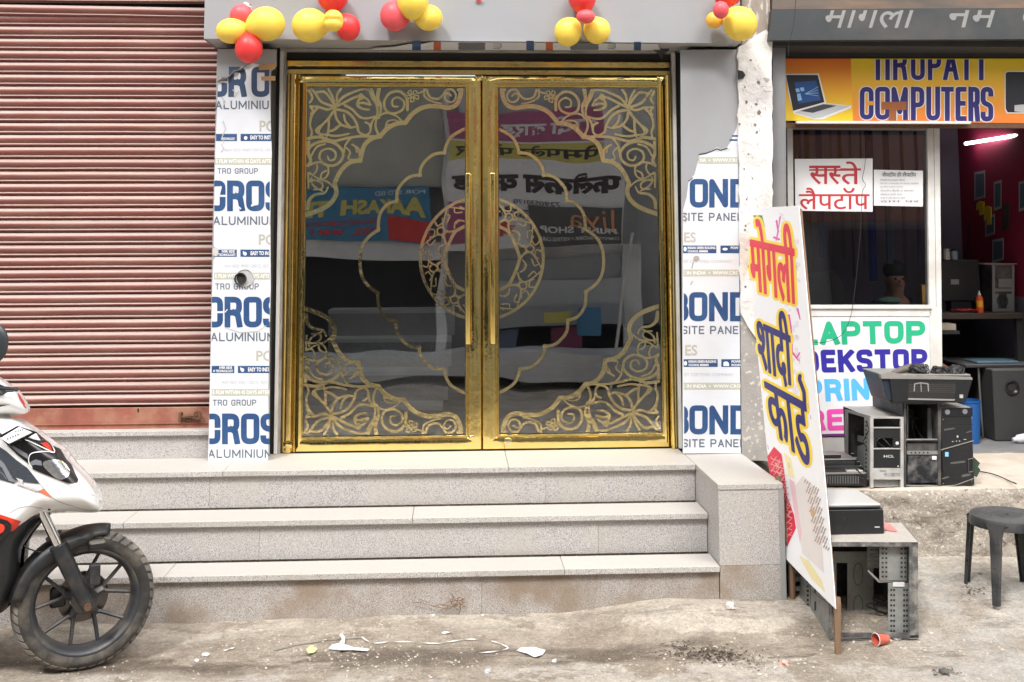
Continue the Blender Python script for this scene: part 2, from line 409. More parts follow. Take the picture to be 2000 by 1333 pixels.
scoot_r = M_('red_decal', (.72, .045, .02), .25, var=.03)
chrome = M_('chrome', (.75, .75, .74), .09, 1, var=0)
iron = M_('black_painted_iron', (.03, .032, .036), .42, .3, var=.2, vs_=20, dirt=(.14, .12, .10), da=.4, ds=12)
tyre_m = M_('dusty_tyre_rubber', (.035, .033, .031), .8, var=.25, vs_=18, mottle=.15, bump=.0008, bs=90, dirt=(.17, .15, .12), da=.65, ds=9)
rim_m = M_('grey_alloy', (.05, .052, .058), .45, .4, var=.2, vs_=12, dirt=(.22, .2, .17), da=.5, ds=8)

def glassmat(name, tint, refl, rough=0.0, col=(1, 1, 1), wob=0):
    m = bpy.data.materials.new(name); m.use_nodes = True; nt = m.node_tree; N = nt.nodes.new; L = nt.links.new
    nt.nodes.remove(nt.nodes['Principled BSDF']); out = nt.nodes['Material Output']
    t = N('ShaderNodeBsdfTransparent'); t.inputs[0].default_value = (*tint, 1)
    g = N('ShaderNodeBsdfGlossy'); g.inputs['Color'].default_value = (*col, 1); g.inputs['Roughness'].default_value = rough
    fr = N('ShaderNodeFresnel'); fr.inputs[0].default_value = 1.5
    ad = N('ShaderNodeMath'); ad.operation = 'ADD'; L(fr.outputs[0], ad.inputs[0]); ad.inputs[1].default_value = refl-.04; ad.use_clamp = True
    mx = N('ShaderNodeMixShader'); L(ad.outputs[0], mx.inputs[0]); L(t.outputs[0], mx.inputs[1]); L(g.outputs[0], mx.inputs[2]); L(mx.outputs[0], out.inputs[0])
    if wob:
        n = N('ShaderNodeTexNoise'); n.inputs['Scale'].default_value = 1.6; n.inputs['Detail'].default_value = 1
        ge = N('ShaderNodeNewGeometry'); L(ge.outputs['Position'], n.inputs['Vector'])
        b = N('ShaderNodeBump'); b.inputs['Distance'].default_value = wob; L(n.outputs[0], b.inputs['Height']); L(b.outputs[0], g.inputs['Normal'])
    return m
door_glass = glassmat('tinted_reflective_glass', (.95, .97, .97), .17, wob=.004)
win_glass = glassmat('window_glass', (.88, .90, .91), .075, wob=.001)
lens_m = glassmat('lamp_lens', (.9, .9, .9), .12, .02)
def emit(name, col, s):
    m = bpy.data.materials.new(name); m.use_nodes = True; b = m.node_tree.nodes['Principled BSDF']
    b.inputs['Base Color'].default_value = (*col, 1); b.inputs['Emission Color'].default_value = (*col, 1); b.inputs['Emission Strength'].default_value = s
    return m

# ================================================================== GROUND
def sst(a, b, x):
    t = max(0, min(1, (x-a)/(b-a))); return t*t*(3-2*t)
def gz(x, y):
    z = 0.0
    s = .014+.045*sst(.25, .85, x)*(1-.3*sst(1.0, 1.6, x))
    z += s*sst(-1.28, -.95, y)
    if x > 1.2: z += .045*sst(-.95, -.5, y)*sst(1.2, 1.5, x)
    if x > 1.3: z += .02*sst(1.3, 1.8, x)*sst(-1.3, -.9, y)
    p = Vector((x, y, 0))
    z += .010*(noise.noise(p*1.7)) + .006*noise.noise(p*5.3) + .0022*noise.noise(p*19) + .0012*noise.noise(p*47)
    # mounded cement spill in front of the block
    d = ((x-1.0)/.42)**2+((y+1.05)/.16)**2
    z += .022*math.exp(-d*1.2)
    return z
xs = [-60, -30, -15, -8, -5]+[-3.2+.0185*i for i in range(0, 370)]+[4.2, 6, 10, 20, 40, 60]
ys = [-60, -40, -20, -14, -9, -6, -4.5, -3.5, -2.6]+[-2.2+.0125*i for i in range(0, 145)]+[-.3, 0, 5, 30, 60]
mb = MB(); nx = len(xs)
mb.v = [Vector((x, y, gz(x, y) if -3 < y < 0 and -4 < x < 5 else 0)) for y in ys for x in xs]
mb.f = [(j*nx+i, j*nx+i+1, (j+1)*nx+i+1, (j+1)*nx+i) for j in range(len(ys)-1) for i in range(nx-1)]
def ground_material():
    m = bpy.data.materials.new('packed_street_dirt'); m.use_nodes = True; nt = m.node_tree; b = nt.nodes['Principled BSDF']; N = nt.nodes.new; L = nt.links.new
    geo = N('ShaderNodeNewGeometry'); pos = geo.outputs['Position']
    sx = N('ShaderNodeSeparateXYZ'); L(pos, sx.inputs[0])
    def nz(s, d=8, sc=(1, 1, 1), off=(0, 0, 0), r=.6):
        mp = N('ShaderNodeMapping'); mp.inputs['Scale'].default_value = sc; mp.inputs['Location'].default_value = off; L(pos, mp.inputs[0])
        n = N('ShaderNodeTexNoise'); n.inputs['Scale'].default_value = s; n.inputs['Detail'].default_value = d; n.inputs['Roughness'].default_value = r; L(mp.outputs[0], n.inputs['Vector']); return n.outputs['Fac']
    def mr(src, a, c, o0=0, o1=1):
        r = N('ShaderNodeMapRange'); r.interpolation_type = 'SMOOTHSTEP'; r.inputs[1].default_value = a; r.inputs[2].default_value = c; r.inputs[3].default_value = o0; r.inputs[4].default_value = o1; L(src, r.inputs[0]); return r.outputs[0]
    def op(o, a, c):
        x = N('ShaderNodeMath'); x.operation = o
        for i, v in enumerate((a, c)):
            if isinstance(v, (int, float)): x.inputs[i].default_value = v
            else: L(v, x.inputs[i])
        return x.outputs[0]
    def mix(f, a, c):
        x = N('ShaderNodeMix'); x.data_type = 'RGBA'; L(f, x.inputs[0])
        for s, v in ((6, a), (7, c)):
            if isinstance(v, tuple): x.inputs[s].default_value = (*v, 1)
            else: L(v, x.inputs[s])
        return x.outputs[2]
    cur = mix(mr(nz(3.2), .35, .65), (.38, .315, .245), (.51, .44, .36))
    # pale cement spill beside the steps and worn concrete at the near edge and right
    ycement = op('ADD', sx.outputs[1], op('MULTIPLY', nz(2.2, 5), .55))
    near = mr(ycement, -1.20, -1.12, 1, 0)
    near = op('MULTIPLY', near, mr(nz(2.6, 11, off=(3, 1, 0), r=.72), .47, .51))
    cur = mix(near, cur, (.60, .545, .475))
    spill = op('MULTIPLY', mr(ycement, -.84, -.72), mr(nz(2.0, 11, off=(7.3, 2, 0), r=.72), .46, .50))
    cur = mix(spill, cur, (.60, .53, .44))
    ex_ = op('MULTIPLY', op('SUBTRACT', sx.outputs[0], .98), 2.1); ey_ = op('MULTIPLY', op('ADD', sx.outputs[1], 1.04), 6.2)
    md_ = op('ADD', op('ADD', op('MULTIPLY', ex_, ex_), op('MULTIPLY', ey_, ey_)), op('MULTIPLY', nz(4.5, 11, off=(1, 9, 0), r=.72), 1.7))
    cur = mix(mr(md_, 1.55, 1.64, 1, 0), cur, (.62, .55, .465))
    ash = op('MULTIPLY', mr(sx.outputs[0], 1.55, 2.0), mr(nz(5, 8), .30, .62))
    cur = mix(ash, cur, (.59, .555, .50))
    # damp mud running along the gutter
    band = op('SUBTRACT', sx.outputs[1], op('MULTIPLY', nz(1.5, 3, sc=(1, .4, 1)), .28))
    wet = op('MULTIPLY', mr(band, -1.60, -1.52), mr(band, -1.34, -1.42))
    wet = op('MULTIPLY', wet, mr(nz(4.5, 11, sc=(.35, 1, 1), r=.75), .42, .53)); wet = op('MULTIPLY', wet, mr(sx.outputs[0], 1.2, .8))
    cur = mix(op('MULTIPLY', wet, .88), cur, (.155, .12, .088))
    cur = mix(op('MULTIPLY', mr(nz(9, 11, sc=(.3, 1, 1), off=(4, 0, 0), r=.75), .53, .62), .6), cur, (.29, .235, .18))
    g1 = mr(nz(150, 3), .60, .66); cur = mix(op('MULTIPLY', g1, .55), cur, (.66, .61, .54))
    g2 = mr(nz(110, 3, off=(5, 5, 5)), .62, .68); cur = mix(op('MULTIPLY', g2, .6), cur, (.15, .12, .10))
    vsc = N('ShaderNodeVectorMath'); vsc.operation = 'SCALE'; L(cur, vsc.inputs[0])
    L(op('MULTIPLY', mr(nz(60, 10, r=.85), 0.30, .70, .70, 1.28), mr(nz(14, 10, r=.8, off=(2, 2, 2)), .3, .7, .78, 1.2)), vsc.inputs[3]); cur = vsc.outputs[0]
    L(cur, b.inputs['Base Color'])
    L(mr(wet, 0, 1, .92, .5), b.inputs['Roughness'])
    bn = N('ShaderNodeBump'); bn.inputs['Distance'].default_value = .016; L(nz(60, 10, r=.85), bn.inputs['Height']); L(bn.outputs[0], b.inputs['Normal'])
    return m
ground_m = ground_material()
mb.build('ground', ground_m, kind='structure', smooth='all', recalc=False)
# fine gravel
def stone_mesh(r, seed, name='stone', sub=1):
    bm = bmesh.new(); bmesh.ops.create_icosphere(bm, subdivisions=sub, radius=r); rnd = random.Random(seed)
    for v in bm.verts: v.co *= rnd.uniform(.65, 1.2); v.co.z *= .6
    vs = [v.co.copy() for v in bm.verts]; fs = [tuple(v.index for v in f.verts) for f in bm.faces]; bm.free(); return vs, fs
pale_stone = M_('pale_stone', (.55, .50, .43), .9, var=.3, vs_=60)
mb = MB(); rnd = random.Random(3)
sv = [stone_mesh(1, k) for k in range(5)]
for i in range(16000):
    x = rnd.uniform(-1.9, 3.0); y = rnd.uniform(-1.75, -.5)
    if x < 1.33 and y > -.9: continue
    c = noise.noise(Vector((x*1.3, y*3, 5)))
    if rnd.random() > .35+.9*c+(.25 if x > .9 else 0): continue
    r = .0014+.0055*rnd.random()**4
    vs_, fs_ = sv[rnd.randrange(5)]; q = Matrix.Rotation(rnd.uniform(0, 6), 3, 'Z'); b0 = Vector((x, y, gz(x, y)+r*.2))
    mb.add([b0+q @ (v*r) for v in vs_], fs_)
mb.build('gravel', pale_stone, kind='stuff', recalc=False)['label'] = 'fine pale gravel scattered over the dirt street'

# ================================================================== GRANITE STEPS
XC, XR = 1.0262, 1.319
st = thing('granite_steps', 'wide speckled granite steps with three risers leading up to the gold double door', 'steps', (0, -.5, 0))
lev = [(.554, -.4377, -.10, .382), (.382, -.682, -.46, .207), (.207, -.8986, -.70, -.08)]
joints = [[-3.0, -1.235, .12, XC], [-3.0, -1.62, -.33, XC], [-3.0, -1.38, .34, XC]]
rj = [[-3.0, -1.30, .30, XC], [-3.0, -1.02, .52, XC], [-3.0, -1.55, -.02, XC]]
for k, (z, yf, yb, zl) in enumerate(lev):
    for i in range(3):
        a, b = joints[k][i]+.0008, joints[k][i+1]-.0008
        if k == 0: yb = .02 if True else yb
        MB().box(a, b, yf, yb, z-.026, z).build('tread_slab', granite_tread, st, bev=.0025, segs=2)
        a, b = rj[k][i]+.0006, rj[k][i+1]-.0006
        MB().box(a, b, yf+.022, yf+.05, zl-(.002 if k < 2 else 0), z-.0262).build('riser_slab', granite_low if k == 2 else granite, st)
MB().box(-3.05, XC-.002, -.38, .15, -.1, .52).build('core', concrete, st)
MB().box(-3.05, XC-.002, -.62, -.385, -.1, .35).build('core', concrete, st)
MB().box(-3.05, XC-.002, -.84, -.625, -.1, .175).build('core', concrete, st)
bl = thing('granite_block', 'square granite faced cheek block at the right end of the steps', 'block', (1.17, -.5, 0))
yF = -.8824
MB().box(XC+.001, XR, yF-.004, -.14, .530, .554).build('top_slab', granite_tread, bl, bev=.002, segs=2)
MB().box(XC+.003, XR-.003, yF, yF+.03, .205, .5295).build('front_slab', granite, bl)
MB().box(XC+.003, XR-.003, yF, yF+.03, -.08, .2035).build('front_slab', granite_low, bl)
MB().box(XC+.003, XC+.03, yF+.031, -.14, .10, .5295).build('side_slab', granite, bl)
MB().box(XR-.02, XR+.004, yF-.003, -.14, -.08, .5295).build('side_slab', M_('cut_granite_edge', (.30, .30, .29), .7, var=.15), bl)
MB().box(XC+.032, XR-.022, yF+.032, -.14, -.1, .529).build('core', concrete, bl)
# sill slab under the shutter
sl = thing('shutter_sill', 'granite sill step below the red roller shutter', 'sill', (-1.9, -.05, .55))
sz = at(200, 843, -.115).z
MB().box(-3.0, -1.352, -.125, .06, sz-.024, sz).build('sill_slab', granite_tread, sl, bev=.002)
MB().box(-3.0, -1.352, -.103, -.07, .555, sz-.0245).build('riser_slab', granite, sl)

# ================================================================== ROLLER SHUTTER
sh = thing('roller_shutter', 'closed red oxide roller shutter with horizontal corrugated slats left of the door', 'shutter', (-1.95, 0, sz))
zr0 = at(200, 838, -.03).z; zr1 = at(200, 797, -.03).z
MB().box(-3.0, -1.34, -.036, -.02, zr0+.001, zr1).build('bottom_rail', rail_m, sh, bev=.002)
mb = MB(); zz = at(200, 829, -.03).z
mb.box(-3.0, -1.34, -.050, -.0365, zr0+.001, zr0+.006); mb.box(-3.0, -1.34, -.0425, -.0362, zz, zz+.004)
mb.build('rail_lip', rail_m, sh)
prof = []
for k in range(9):
    a = math.pi*k/8; prof.append((-.015*math.sin(a)**.8, .0605-.0395*(k/8)))
prof.append((-.001, .0195))
for k in range(5):
    a = math.pi*k/4; prof.append((-.011*math.sin(a)**.8, .0178-.0125*(k/4)))
prof += [(.004, .0048), (.004, .0), (.006, 0), (.006, .0605)]
pts = [Vector((-3.0, y, z)) for y, z in prof]
slat_me = None; pitch_z = .0637; nsl = int((3.15-zr1)/pitch_z)+1
rnd = random.Random(5)
variants = []
for v in range(4):
    n = len(prof); NX = 28; mbv = MB(); rv = random.Random(v)
    ph = rv.uniform(0, 50)
    for i in range(NX+1):
        x = -3.0+1.66*i/NX
        for y, z in prof:
            mbv.v.append(Vector((x, y+.0016*noise.noise(Vector((x*3+ph, z*20, 0))), z+.0011*noise.noise(Vector((x*2.4+ph, 3, 0)))*(1 if z < .05 else .3))))
    for i in range(NX):
        for k in range(n): mbv.f.append((i*n+k, (i+1)*n+k, (i+1)*n+(k+1) % n, i*n+(k+1) % n))
    variants.append(mbv)
protos = []
for k in range(nsl):
    z0 = zr1+.001+k*pitch_z
    if k < 4:
        o = variants[k].build('slat', shutter_m, sh, smooth=True); protos.append(o); base = o.location.copy()
    else:
        o = protos[rnd.randrange(4)].copy(); COL.objects.link(o)
    o.location = (0, rnd.uniform(-.0015, .0015), z0 - 0)
    o.rotation_euler = (0, rnd.uniform(-.0006, .0006), 0)
# a slat sprung out of its track near the top
pk = [o for o in sh.children if o.name.startswith('slat')]
k = int((at(200, 27, -.03).z-zr1)/pitch_z)
if 0 <= k < len(pk): pk[k].rotation_euler = (0, .010, 0); pk[k].location.y = -.016; pk[k].location.z += -.018
# lock on bottom rail
lk = thing('padlock_hasp', 'rusty sliding bolt and ring on the shutter bottom rail near the panel', 'bolt', tuple(at(365, 815, -.05)))
rust = M_('rusty_iron', (.16, .085, .05), .7, .4, var=.35, vs_=60)
c0 = at(352, 815, -.055); c1 = at(386, 811, -.055)
MB().tube([c0, c1], .008, 10).build('bolt_bar', rust, lk, smooth=True)
mb = MB(); M = Matrix.Translation(c1+Vector((0, -.004, 0))) @ Matrix.Rotation(R_(90), 4, 'X')
mb.lathe([(.012, -.004), (.021, -.004), (.021, .004), (.012, .004), (.012, -.004)], M, 16); mb.build('ring', rust, lk, smooth=True)
mb = MB().box(c0.x-.006, c0.x+.008, -.068, -.036, c0.z-.022, c0.z+.024).box(c0.x+.02, c0.x+.055, -.045, -.0362, c0.z-.026, c0.z-.008)
mb.build('bracket', rust, lk, bev=.002)
kh = at(270, 802, -.0364); MB().box(kh.x-.004, kh.x+.004, -.0375, -.0362, kh.z-.010, kh.z+.010).build('keyhole', dark_gap, sh)
MB().box(-3.0, -1.33, .10, .14, .5, 3.2).build('backing_wall', dark_gap, sh)

# ================================================================== FASCIA + CLADDING
YP = -.185
fa = thing('grey_fascia', 'smooth light grey panelled fascia box above the gold door with balloons tied along it', 'fascia', (0, -.27, 2.65))
zb = .5*(at(400, 76, -.27).z+at(1440, 85, -.27).z); fx0 = at(399, 40, -.27).x; fx1 = at(1446, 40, -.27).x
dz = (at(1440, 85, -.27).z-at(400, 76, -.27).z)
MB().prism([(fx0, -.27, zb-dz/2), (fx1, -.27, zb+dz/2), (fx1, -.27, 3.7), (fx0, -.27, 3.7)], (0, .004, 0)).build('front_panel', acp_grey, fa)
MB().prism([(fx0+.004, -.266, zb-dz/2), (fx1-.004, -.266, zb+dz/2), (fx1-.004, .2, zb+dz/2), (fx0+.004, .2, zb-dz/2)], (0, 0, .004)).build('soffit_panel', M_('soffit_grey', (.34, .335, .33), .5, var=.08), fa)
MB().box(fx0, fx0+.004, -.2655, .1, zb, 3.7).build('side_panel', acp_grey, fa)
MB().box(fx1-.004, fx1, -.2655, .1, zb+.02, 3.7).build('side_panel', acp_grey, fa)
# printed film still stuck on the soffit (over the door)
Psof = lambda px, py: atz(px, py, zb-.0016-(.0))
def soff(polys, m, nm, lift=0, par=fa):
    P = lambda px, py: atz(px, py, zb-.010-lift)
    return flat(nm, polys, P, m, par, lift=0, n=Vector((0, 0, -1)))
film_s = soff([[(722, 98), (735, 94), (770, 92), (800, 86), (815, 88), (845, 82), (1284, 86), (1290, 99), (1250, 99)]], film, 'soffit_film')
soff([rect(805, 80, 822, 99)]+[rect(847, 80, 862, 104)][:0]+[rect(1028, 80, 1043, 99)]+[rect(1238, 82, 1252, 99)], blue_ink, 'print_bar', .0008)
soff([rect(847, 82, 861, 99), rect(1066, 82, 1080, 99)], M_('brick_red_ink', (.40, .10, .05), .5), 'print_bar', .0008)
tp = clip(btxt('CROS', (898, 98), (898, 76), (945, 76), (945, 98), sw=.17), y0=84, y1=98)+clip(btxt('CROS', (1117, 98), (1117, 76), (1166, 76), (1166, 98), sw=.17), y0=84, y1=98)+clip(txt('ALU', (963, 97), (963, 85), (980, 85), (980, 97))) + clip(txt('ALU', (1186, 97), (1186, 86), (1203, 86), (1203, 97)))
soff(tp, grey_ink, 'lettering', .0008)
# upper building
ub = thing('upper_facade', 'plain grey wall of the building above the fascia', 'building', (0, .3, 3))
MB().box(-6, 6, .16, .5, 2.98, 6.5).build('wall', plaster_g, ub)

def strip_text(parent, unit, n, base, period, X0, X1, items, ytop, ybot, P, skewx=lambda y: 0):
    pass
# ---- left cladding panel
lp = thing('cladding_panel', 'tall narrow composite panel with white blue lettered film left of the gold door', 'panel', (-1.2, YP, .554))
PL = FY(YP)
flat('panel_sheet', [[(425, 96), (540, 97), (540, 130), (529, 140), (526, 902), (407, 901), (414, 500), (424, 100)]], PL, acp_grey, lp, lift=-.001, thick=.008)
pcol = MB().box(-1.352, at(536, 500, 0).x, YP+.009, .06, .555, 2.63).build('panel_return', acp_edge, lp)
lx = lambda y: 424-(y-120)*(17/780)
film_poly = [(lx(160)+3, 163), (430, 152), (437, 156), (446, 147), (455, 142), (470, 131), (480, 128), (492, 124), (512, 127), (526, 138), (528, 210), (531, 300), (528, 420), (529, 560), (527, 640), (524, 760), (525, 845), (523, 901), (406.5, 901), (lx(560), 560), (lx(493)+1, 508), (lx(493)+6, 500), (lx(490)+5, 487), (lx(480)+1, 480), (lx(300), 300)]
lf = flat('printed_film', [film_poly], PL, film, lp, lift=.0007)
def panel_text(P, par, tops, left=True, per=226):
    A = {k: [] for k in ('blue', 'grey', 'tan', 'band', 'white', 'pale')}
    for t in tops:
        if left:
            e = lx(t+60)
            for gx, ch, wd in ((e-11, 'C', 34), (e+26, 'R', 35), (e+63, 'O', 36), (e+101, 'S', 34)):
                A['blue'] += clip(btxt(ch, (gx, t), (gx+wd, t+60), sw=.19, rad=.42), x0=e+1.2, x1=527, y1=899)
            A['grey'] += clip(btxt('ALUMINIUM', (e-1, t+70), (e+126, t+87), sw=.155, gap=1.1), x0=e+1, x1=527.5, y1=899)
            A['tan'] += clip(txt('PO', (e+88, t+105), (e+122, t+126), off=.02), x1=527.5)
            A['blue'] += clip([rect(e+1, t+135, e+45, t+149), rect(e+52, t+135, 526, t+149)])
            A['white'] += clip(txt('IVER SIDE', (e+16, t+136), (e+41, t+141), off=.03)+txt('H TECHNOLOGY', (e+4, t+142.5), (e+43, t+147.5), off=.03)+txt('EASY TO INSTALL', (e+72, t+138), (e+125, t+146), off=.03)+[ell(e+61, t+143, 3.4, 3.6), rect(e+57, t+138, e+59, t+143)], x0=e+2, x1=525)
            A['pale'] += clip(txt('AN ISO 9001:2015, ISO 14', (e+20, t+164), (e+122, t+171)), x1=526)
            A['band'] += [rect(e+1, t+180, 527, t+193)]
            A['white'] += clip(txt('E FILM WITHIN 45 DAYS AFTER IN', (e+3, t+182.5), (e+124, t+190.5), off=.02), x0=e+2, x1=525)
            A['grey'] += btxt('TRO GROUP', (e+3, t+per-25), (e+88, t+per-13), sw=.15, gap=1.1) if t+per < 905 else []
        else:
            x0 = 1334+(t-350)*.003; x1 = 1448
            for gx, ch, wd in ((x0-24, 'B', 34), (x0+11, 'O', 36), (x0+50, 'N', 37), (x0+91, 'D', 36)):
                A['blue'] += clip(btxt(ch, (gx, t), (gx+wd, t+57), sw=.19, rad=.42), x0=x0+.8, x1=x1-1.5, y1=885)
            A['grey'] += clip(btxt('SITE PANEL', (x0-4, t+66), (x0+120, t+82), sw=.165, gap=1.0), x0=x0+.6, x1=x1-1.5, y1=885)
            A['tan'] += clip(txt('IES', (x0-3, t+103), (x0+27, t+124), off=.02), x0=x0+.6)
            A['blue'] += [rect(x0+.6, t+131, x0+67, t+146), rect(x0+74, t+131, x1-1.5, t+146)]
            A['white'] += clip(txt('INDIAN GREEN BUILDING', (x0+10, t+133), (x0+64, t+138), off=.03)+txt('COUNCIL MEMBER', (x0+10, t+140), (x0+50, t+144.5), off=.03)+[ell(x0+4, t+139, 3, 4.5)]+txt('POWER', (x0+94, t+133), (x0+116, t+138), off=.03)+txt('ROUND', (x0+94, t+140), (x0+116, t+144.5), off=.03)+[ell(x0+83, t+138, 5, 2.6), rect(x0+78, t+139, x0+89, t+144)], x0=x0+1, x1=x1-2)
            A['pale'] += clip(txt('RUST CERTIFIED COMPANY', (x0-8, t+158), (x0+98, t+164)), x0=x0+1)
            A['band'] += [rect(x0+.6, t+177, x1-1.5, t+190)]
            A['white'] += clip(txt('MADE IN INDIA  •  WWW.CROSSBOND', (x0-22, t+180), (x0+148, t+187), off=.02), x0=x0+1, x1=x1-2)
    mm = dict(blue=blue_ink, grey=grey_ink, tan=tan_ink, band=band_ink, white=white_ink, pale=pale_ink)
    lf_ = dict(blue=.0014, grey=.0014, tan=.0014, band=.0014, white=.0021, pale=.0014)
    for k, v in A.items():
        if v: flat('lettering' if k not in ('band',) else 'print_band', v, P, mm[k], par, lift=lf_[k])
def fit_y(polys, y0): return clip(polys, y0=y0)
panel_text(PL, lf, [353, 580, 808])
# top, partly peeled repeat
A = []
e = 424
for gx, ch, wd in ((e-16, 'C', 36), (e+22, 'R', 36), (e+67, 'O', 37)):
    A += clip(btxt(ch, (gx, 131), (gx+wd, 190), sw=.19, rad=.42), x0=e+1.2, x1=526)
A = clip(A, x0=447)+clip(clip(A, x1=447), y0=152)
flat('lettering', A, PL, M_('faded_navy_ink', (.04, .07, .14), .5, var=.2), lf, lift=.0014)
flat('lettering', btxt('ALUMINIU', (421, 197), (525, 214), sw=.155, gap=1.1), PL, grey_ink, lf, lift=.0014)
flat('lettering', clip(txt('PO', (507, 236), (540, 258), off=.02), x1=529), PL, tan_ink, lf, lift=.0014)
flat('print_band', [rect(e-2, 262, 463, 276), rect(470, 262, 530, 276)], PL, blue_ink, lf, lift=.0014)
flat('lettering', clip(txt('H TECHNOLOGY', (432, 269), (459, 274), off=.03)+txt('EASY TO INSTALL', (489, 265), (540, 273), off=.03)+[ell(480, 270, 3.4, 3.6)], x1=529), PL, white_ink, lf, lift=.0021)
flat('lettering', clip(txt('AN ISO 9001:2015, ISO 14', (439, 291), (545, 297)), x1=529), PL, pale_ink, lf, lift=.0014)
flat('print_band', [rect(e-4, 309, 530, 322)], PL, band_ink, lf, lift=.0014)
flat('lettering', clip(txt('E FILM WITHIN 45 DAYS AFTER IN', (422, 311.5), (545, 319.5), off=.02), x1=529), PL, white_ink, lf, lift=.0021)
flat('lettering', btxt('TRO GROUP', (425, 329), (504, 340), sw=.15, gap=1.1), PL, grey_ink, lf, lift=.0014)
# curled peel edges, scuffs and tape
peel = M_('curled_film_edge', (.17, .15, .13), .7, var=.3)
mb = MB()
cpts = [(426, 160), (440, 156), (452, 146), (466, 138), (478, 130), (490, 125)]
for i in range(len(cpts)-1):
    a = PL(*cpts[i]); b = PL(*cpts[i+1]); mb.tube([a+Vector((0, -.006, 0)), (a+b)/2+Vector((0, -.012, .004*(-1)**i)), b+Vector((0, -.006, 0))], [.004, .007, .003], 6)
mb.build('peeled_edge', peel, lp, smooth=True)
tape = M_('brown_tape', (.42, .27, .12), .4, var=.1)
flat('tape_strip', [[(505, 128), (537, 124), (538, 136), (506, 138)]], PL, tape, lp, lift=.0026)
flat('tape_strip', [[(510, 150), (538, 149), (538, 158), (511, 158)]], PL, tape, lp, lift=.0026)
scr = [ribbon([(436, 238), (441, 252), (434, 268), (438, 282)], 3, 1), ribbon([(433, 283), (438, 291), (432, 297)], 2), ribbon([(432, 190), (440, 199), (436, 208)], 2), ribbon([(440, 640), (470, 650), (505, 647), (520, 636)], 1.2), [ell(421, 492, 6, 9)], ribbon([(455, 176), (462, 184), (458, 190), (466, 180)], 2)]
flat('scuff_mark', [q for s_ in scr for q in s_], PL, M_('scuffed_film', (.50, .48, .46), .6), lf, lift=.0028)
flat('scuff_mark', ribbon([(458, 366), (463, 372)], 5)+ribbon([(425, 372), (431, 366), (427, 382)], 5)+ribbon([(494, 393), (500, 399), (492, 402)], 4)+ribbon([(465, 404), (470, 408)], 3)+ribbon([(440, 610), (444, 605)], 2), PL, film, lf, lift=.0030)
# pipe hole
hc = PL(477, 543)
MB().lathe([(.043, .002), (.045, -.006), (.042, -.007), (.040, .0)], Matrix.Translation(hc+Vector((.004, 0, 0))) @ Matrix.Rotation(R_(90), 4, 'X') @ Matrix.Scale(-1, 4, (0, 0, 1)), 24).build('hole_rim', M_('grey_collar', (.45, .45, .45), .6), lp, smooth=True)
MB().lathe([(.0001, 0), (.042, 0)], Matrix.Translation(hc+Vector((.006, -.0034, 0))) @ Matrix.Rotation(R_(90), 4, 'X'), 24).build('collar_disc', M_('grey_collar_disc', (.42, .42, .42), .6), lp)
hp = thing('pipe_stub', 'short black pipe end poking out of the lettered panel', 'pipe', tuple(PL(470, 545)))
MB().lathe([(.0001, .0005), (.024, .0005), (.024, .010), (.030, .012), (.031, -.002)], Matrix.Translation(PL(470, 545)+Vector((0, -.004, 0))) @ Matrix.Rotation(R_(90), 4, 'X'), 20).build('pipe_wall', dark_gap, hp, smooth=True)

# ---- right cladding panel
rp = thing('cladding_panel', 'grey composite panel with torn white lettered film right of the gold door', 'panel', (1.17, YP, .554))
flat('panel_sheet', [[(1329, 98), (1441, 97), (1447, 886), (1334, 886)]], PL, acp_grey, rp, lift=-.001, thick=.008)
MB().box(at(1338, 500, 0).x, 1.30, YP+.009, .06, .555, 2.64).build('panel_return', acp_edge, rp)
rf = flat('printed_film', [[(1441, 238), (1438, 252), (1432, 264), (1428, 276), (1420, 288), (1408, 292), (1400, 288), (1393, 293), (1380, 298), (1366, 302), (1364, 312), (1356, 342), (1345, 352), (1341, 385), (1334, 410), (1333, 640), (1333.5, 886), (1447, 886), (1443, 500)]], PL, film, rp, lift=.0007)
panel_text(PL, rf, [571, 792], left=False, per=220)
B = {}
for gx, ch, wd in ((1347, 'O', 36), (1385, 'N', 37), (1426, 'E', 34)):
    B.setdefault('b', []).extend(clip(btxt(ch if ch != 'E' else 'D', (gx, 350), (gx+wd, 406), sw=.19, rad=.42), x1=1442))
flat('lettering', B['b'], PL, blue_ink, rf, lift=.0014)
flat('lettering', clip(btxt('SITE PANEL', (1330, 416), (1450, 432), sw=.165, gap=1.0), x0=1334.5, x1=1444), PL, grey_ink, rf, lift=.0014)
flat('lettering', clip(txt('IES', (1330, 454), (1359, 474), off=.02), x0=1335), PL, tan_ink, rf, lift=.0014)
flat('print_band', [rect(1334, 480, 1399, 495), rect(1407, 480, 1443, 495)], PL, blue_ink, rf, lift=.0014)
flat('lettering', clip(txt('INDIAN GREEN BUILDING', (1343, 482), (1397, 487), off=.03)+txt('COUNCIL MEMBER', (1343, 489), (1383, 493.5), off=.03)+[ell(1338, 487, 3, 4.5)]+txt('POWER', (1427, 482), (1449, 487), off=.03)+[ell(1416, 487, 5, 2.6)], x0=1335, x1=1442), PL, white_ink, rf, lift=.0021)
flat('lettering', clip(txt('RUST CERTIFIED COMPANY', (1326, 508), (1429, 514)), x0=1335), PL, pale_ink, rf, lift=.0014)
flat('lettering', clip(txt('COMPANY', (1394, 290), (1427, 297)), x0=1396), PL, pale_ink, rf, lift=.0014)
flat('print_band', [rect(1335, 527, 1443, 540), rect(1364, 307, 1442, 320)], PL, band_ink, rf, lift=.0014)
flat('lettering', clip(txt('MADE IN INDIA  •  WWW.CROSSBOND', (1313, 530), (1480, 537), off=.02)+clip(txt('MADE IN INDIA  •  WWW.CROSSBOND', (1313, 310), (1480, 317), off=.02), x0=1366), x0=1336, x1=1441), PL, white_ink, rf, lift=.0021)
